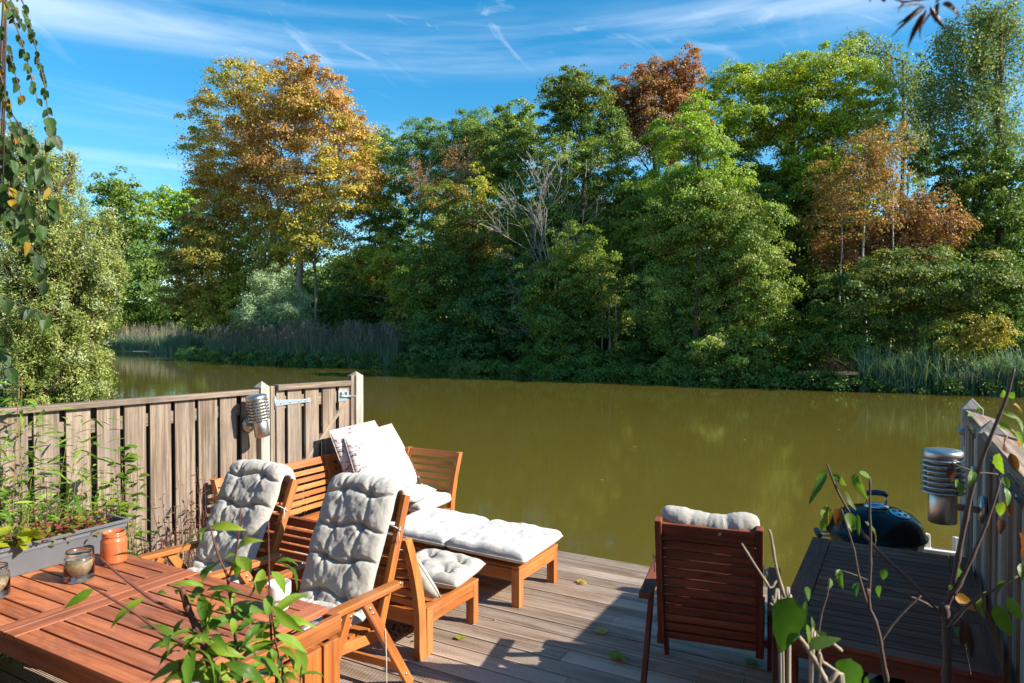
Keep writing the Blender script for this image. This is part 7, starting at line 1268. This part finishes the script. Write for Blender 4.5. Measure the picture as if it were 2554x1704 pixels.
def willow_bush():
    t = thing('willow_shrub', 'large pale green willow shrub rising behind the bamboo and the fence', 'shrub', (0, 0, 0))
    cloud = LeafCloud(); m = MB()
    base = Vector((-12.0, 5.6, -.4))
    for (x, y, z, rx, ry, pal) in WILLOW:
        cc = lobe_leaves(cloud, (x, y, z), rx * 1.0, ry, pal, .052, .018, .95, None, clump_r=.14, flat=1.0, up=.25)
        lp = limb(m, base + Vector((rng.normal(0, .3), rng.normal(0, .3), 0)), (x, y, z), .05, .018, 7, .12)
        for k in range(44):
            e = Vector(cc[(k * 5) % len(cc)]); e += (e - Vector((x, y, z))) * random.uniform(.1, .42) - Vector((0, 0, random.uniform(0, .12)))
            tw = limb(m, lp[3 + k % 4], e, .010, .002, 4, .12)
            # leafy shoot along the twig's end
            n = 34; s = rng.random(n); a, b = tw[-2], tw[-1]
            P = np.array([a.lerp(b, float(q)) for q in s]) + rng.normal(0, .025, (n, 3))
            cloud.add(P, .052, .018, pal_cols('willow', n, np.full(n, k)), .2)
    m.build('branch', M['bark'], t); cloud.build('crown', M['leaf'], t)
willow_bush()
def bare_tree():
    t = thing('dead_tree', 'leafless bleached grey tree standing out from the dark green trees', 'tree', (0, 0, 0))
    m = MB(); x, y, zf = BARE
    tr = limb(m, (x, y, -.6), (x - .15, y, zf - .5), .11, .075, 8, .03)
    def grow(p, d, L, r, lv):
        n = 5; pts = [p]; 
        for i in range(n):
            d = (d + Vector((rng.normal(0, .13), rng.normal(0, .13), rng.normal(.06, .08)))).normalized(); pts.append(pts[-1] + d * (L / n))
        m.tube(pts, [max(.011, r * .8 * (1 - .6 * i / n)) for i in range(n + 1)], 5)
        if lv <= 0: return
        for k in range(4 if lv > 1 else 3):
            i = rng.integers(1, n + 1); a = rng.uniform(.35, .8) * rng.choice([-1, 1])
            s = Vector((math.cos(a) * d.x - math.sin(a) * d.z, d.y + rng.normal(0, .35), math.sin(a) * d.x + math.cos(a) * d.z))
            grow(pts[i], s.normalized(), L * rng.uniform(.45, .7), r * .5, lv - 1)
    top = tr[-1]
    for (dx, dz, L, r) in ((-.35, .95, 4.0, .035), (.05, 1, 4.6, .04), (-.9, .35, 2.6, .03), (-.55, .85, 3.0, .05), (-.12, 1, 4.6, .06), (.22, 1, 4.2, .05), (-.28, 1, 4.2, .045), (.45, .9, 2.8, .035), (-.75, .55, 2.5, .04)):
        grow(top, Vector((dx, rng.normal(0, .2), dz)).normalized(), L, r, 3)
    for (f_, dx, dz, L) in ((3, -1, .15, 2.6), (4, -.9, -.1, 2.8), (5, -1, .3, 3.0), (6, -.8, .5, 3.0), (5, .8, .4, 1.8), (7, -1, .1, 2.6)):
        grow(tr[f_], Vector((dx, rng.normal(0, .2), dz)).normalized(), L, .03, 2)
    m.build('trunk', M['deadbark'], t)
bare_tree()

# thicket seen as one mass behind the single trees
def woodland():
    cloud = LeafCloud()
    for x in np.arange(-165, 22, 5.5):
        yb = bank_y(x) + 24 + 4 * nz(x * .3, 1); top = float(np.interp(x, [-100, -75, -60, -50, -40, -20, 0, 22], [8, 9, 10, 11, 12, 12, 11, 9]))
        for z in np.arange(1.5, top, 3.4):
            lobe_leaves(cloud, (x + rng.normal(0, 1), yb + rng.normal(0, 1.5), z + .6), 3.8, 2.6, 'dark', .34, .27, 1.25, None)
    for x in np.arange(-66, 12, 3.2):
        yb = bank_y(x) + 6 + 3 * abs(nz(x * .4, 3)); lobe_leaves(cloud, (x, yb, 1.0), 2.3, 1.7, 'dark', .16, .12, 1.3, None)
    for x in np.arange(-66, 12, 3.0):
        yb = bank_y(x) + 4; lobe_leaves(cloud, (x, yb + 7, 3.6), 2.8, 2.2, 'dark', .18, .14, 1.3, None)
    for x in np.arange(-46, 8, 2.6):
        yb = bank_y(x) + 15 + 1.5 * nz(x * .5, 7)
        for z in np.arange(2.0, float(np.interp(x, [-46, -38, -30, -20, -5, 8], [7, 10, 12, 12, 11, 8])), 2.8):
            lobe_leaves(cloud, (x + rng.normal(0, .6), yb, z), 2.6, 2.2, ['green', 'dark', 'alder', 'dark'][int(rng.integers(4))], .19, .15, 1.25, None)
    o = cloud.build('woodland', M['leaf'], None)
    tag(o, 'dark wood filling the gaps behind the single trees of the far bank', 'woodland', None, 'stuff')
woodland()

def undergrowth():
    cloud = LeafCloud()
    for x in np.arange(-31, 5.5, .95):
        yb = bank_y(x) - .15 + .3 * nz(x * .7, 4); lobe_leaves(cloud, (x, yb, -.22 + .1 * nz(x, 9)), .85, .42, ['green', 'dark', 'dark', 'olivegreen'][int(rng.integers(4))], .095, .075, 1.3, None)
    for x in np.arange(-58, -30, 1.3):
        lobe_leaves(cloud, (x, bank_y(x) - .5 + .5 * nz(x * .6, 2), -.2 + .25 * abs(nz(x, 5))), 1.1, .55, ['green', 'alder', 'olivegreen', 'teal'][int(rng.integers(4))], .13, .09, 1.1, None)
    tag(cloud.build('undergrowth', M['leaf'], None), 'low dark undergrowth trailing over the water edge of the far bank', 'undergrowth', None, 'stuff')
undergrowth()
# reeds
def reeds(label, spots, hr, cols, n, plume=.0, lean=.15):
    P = []; C = []; 
    for k in range(n):
        x0, x1, w = spots[rng.integers(len(spots))]
        x = rng.uniform(x0, x1); y = bank_y(x) - .55 + abs(rng.normal(0, w)); z = -.6
        h = rng.uniform(*hr) * (1 + .22 * nz(x * .5, y * .5)); az = rng.uniform(0, 6.28); ln = abs(rng.normal(0, lean)) * h
        side = np.array([math.cos(az + 1.57), math.sin(az + 1.57), 0]); wv = rng.uniform(.018, .034) * (1 + .012 * abs(x))
        tall = rng.random() < .35
        c = np.array(cols[rng.integers(len(cols))]) * rng.uniform(.7, 1.3)
        if tall and plume: h *= 1.22; wv *= .45; c = np.array((.27, .24, .18)) * rng.uniform(.6, 1.2); ln *= .5
        prev = None; ns = 4
        for i in range(ns + 1):
            t_ = i / ns; bend = ln * t_ ** 2 * (1.0 if tall else 1.8)
            p = np.array([x + math.cos(az) * bend, y + math.sin(az) * bend, z + h * (t_ - (.0 if tall else .22 * t_ ** 3))]); ww = wv * (1 - .85 * t_)
            a, b = p - side * ww, p + side * ww
            if prev is not None: P.append([prev[0], prev[1], b, a]); C.append(c)
            prev = (a, b)
        if tall and rng.random() < plume:
            for q in range(7):
                pp = p + rng.normal(0, .04, 3) + np.array([math.cos(az) * .02 * q, math.sin(az) * .02 * q, -.045 * q]); s2 = side * .045
                P.append([pp - s2, pp + np.array([0, 0, -.07]), pp + s2, pp + np.array([0, 0, .09])]); C.append(np.array((.19, .16, .15)) * rng.uniform(.6, 1.3))
    cl = LeafCloud(); cl.P = [np.array(P, np.float32)]; cl.C = [np.array(C, np.float32)]
    tag(cl.build('reeds', M['reed'], None), label, 'reeds', None, 'stuff')
RG = [(.15, .25, .17), (.18, .28, .17), (.23, .29, .16), (.10, .20, .14)]
reeds('blue-green reeds with purple-brown plumes along the water before the golden tree', [(-45, -33.5, .9), (-51, -40, 1.0), (-34, -29, .7)], (1.5, 2.6), RG, 9500, .20)
reeds('round bank of dense green reeds behind the mud bank', [(-90, -60, 1.6)], (1.6, 2.7), RG, 5200, .05, .28)
reeds('drooping grey-green reeds under the shaded thicket', [(-1.6, 1.2, .35), (2.8, 5.2, .4), (-1.6, 5, .5)], (1.2, 2.1), RG, 1700, .0, .3)
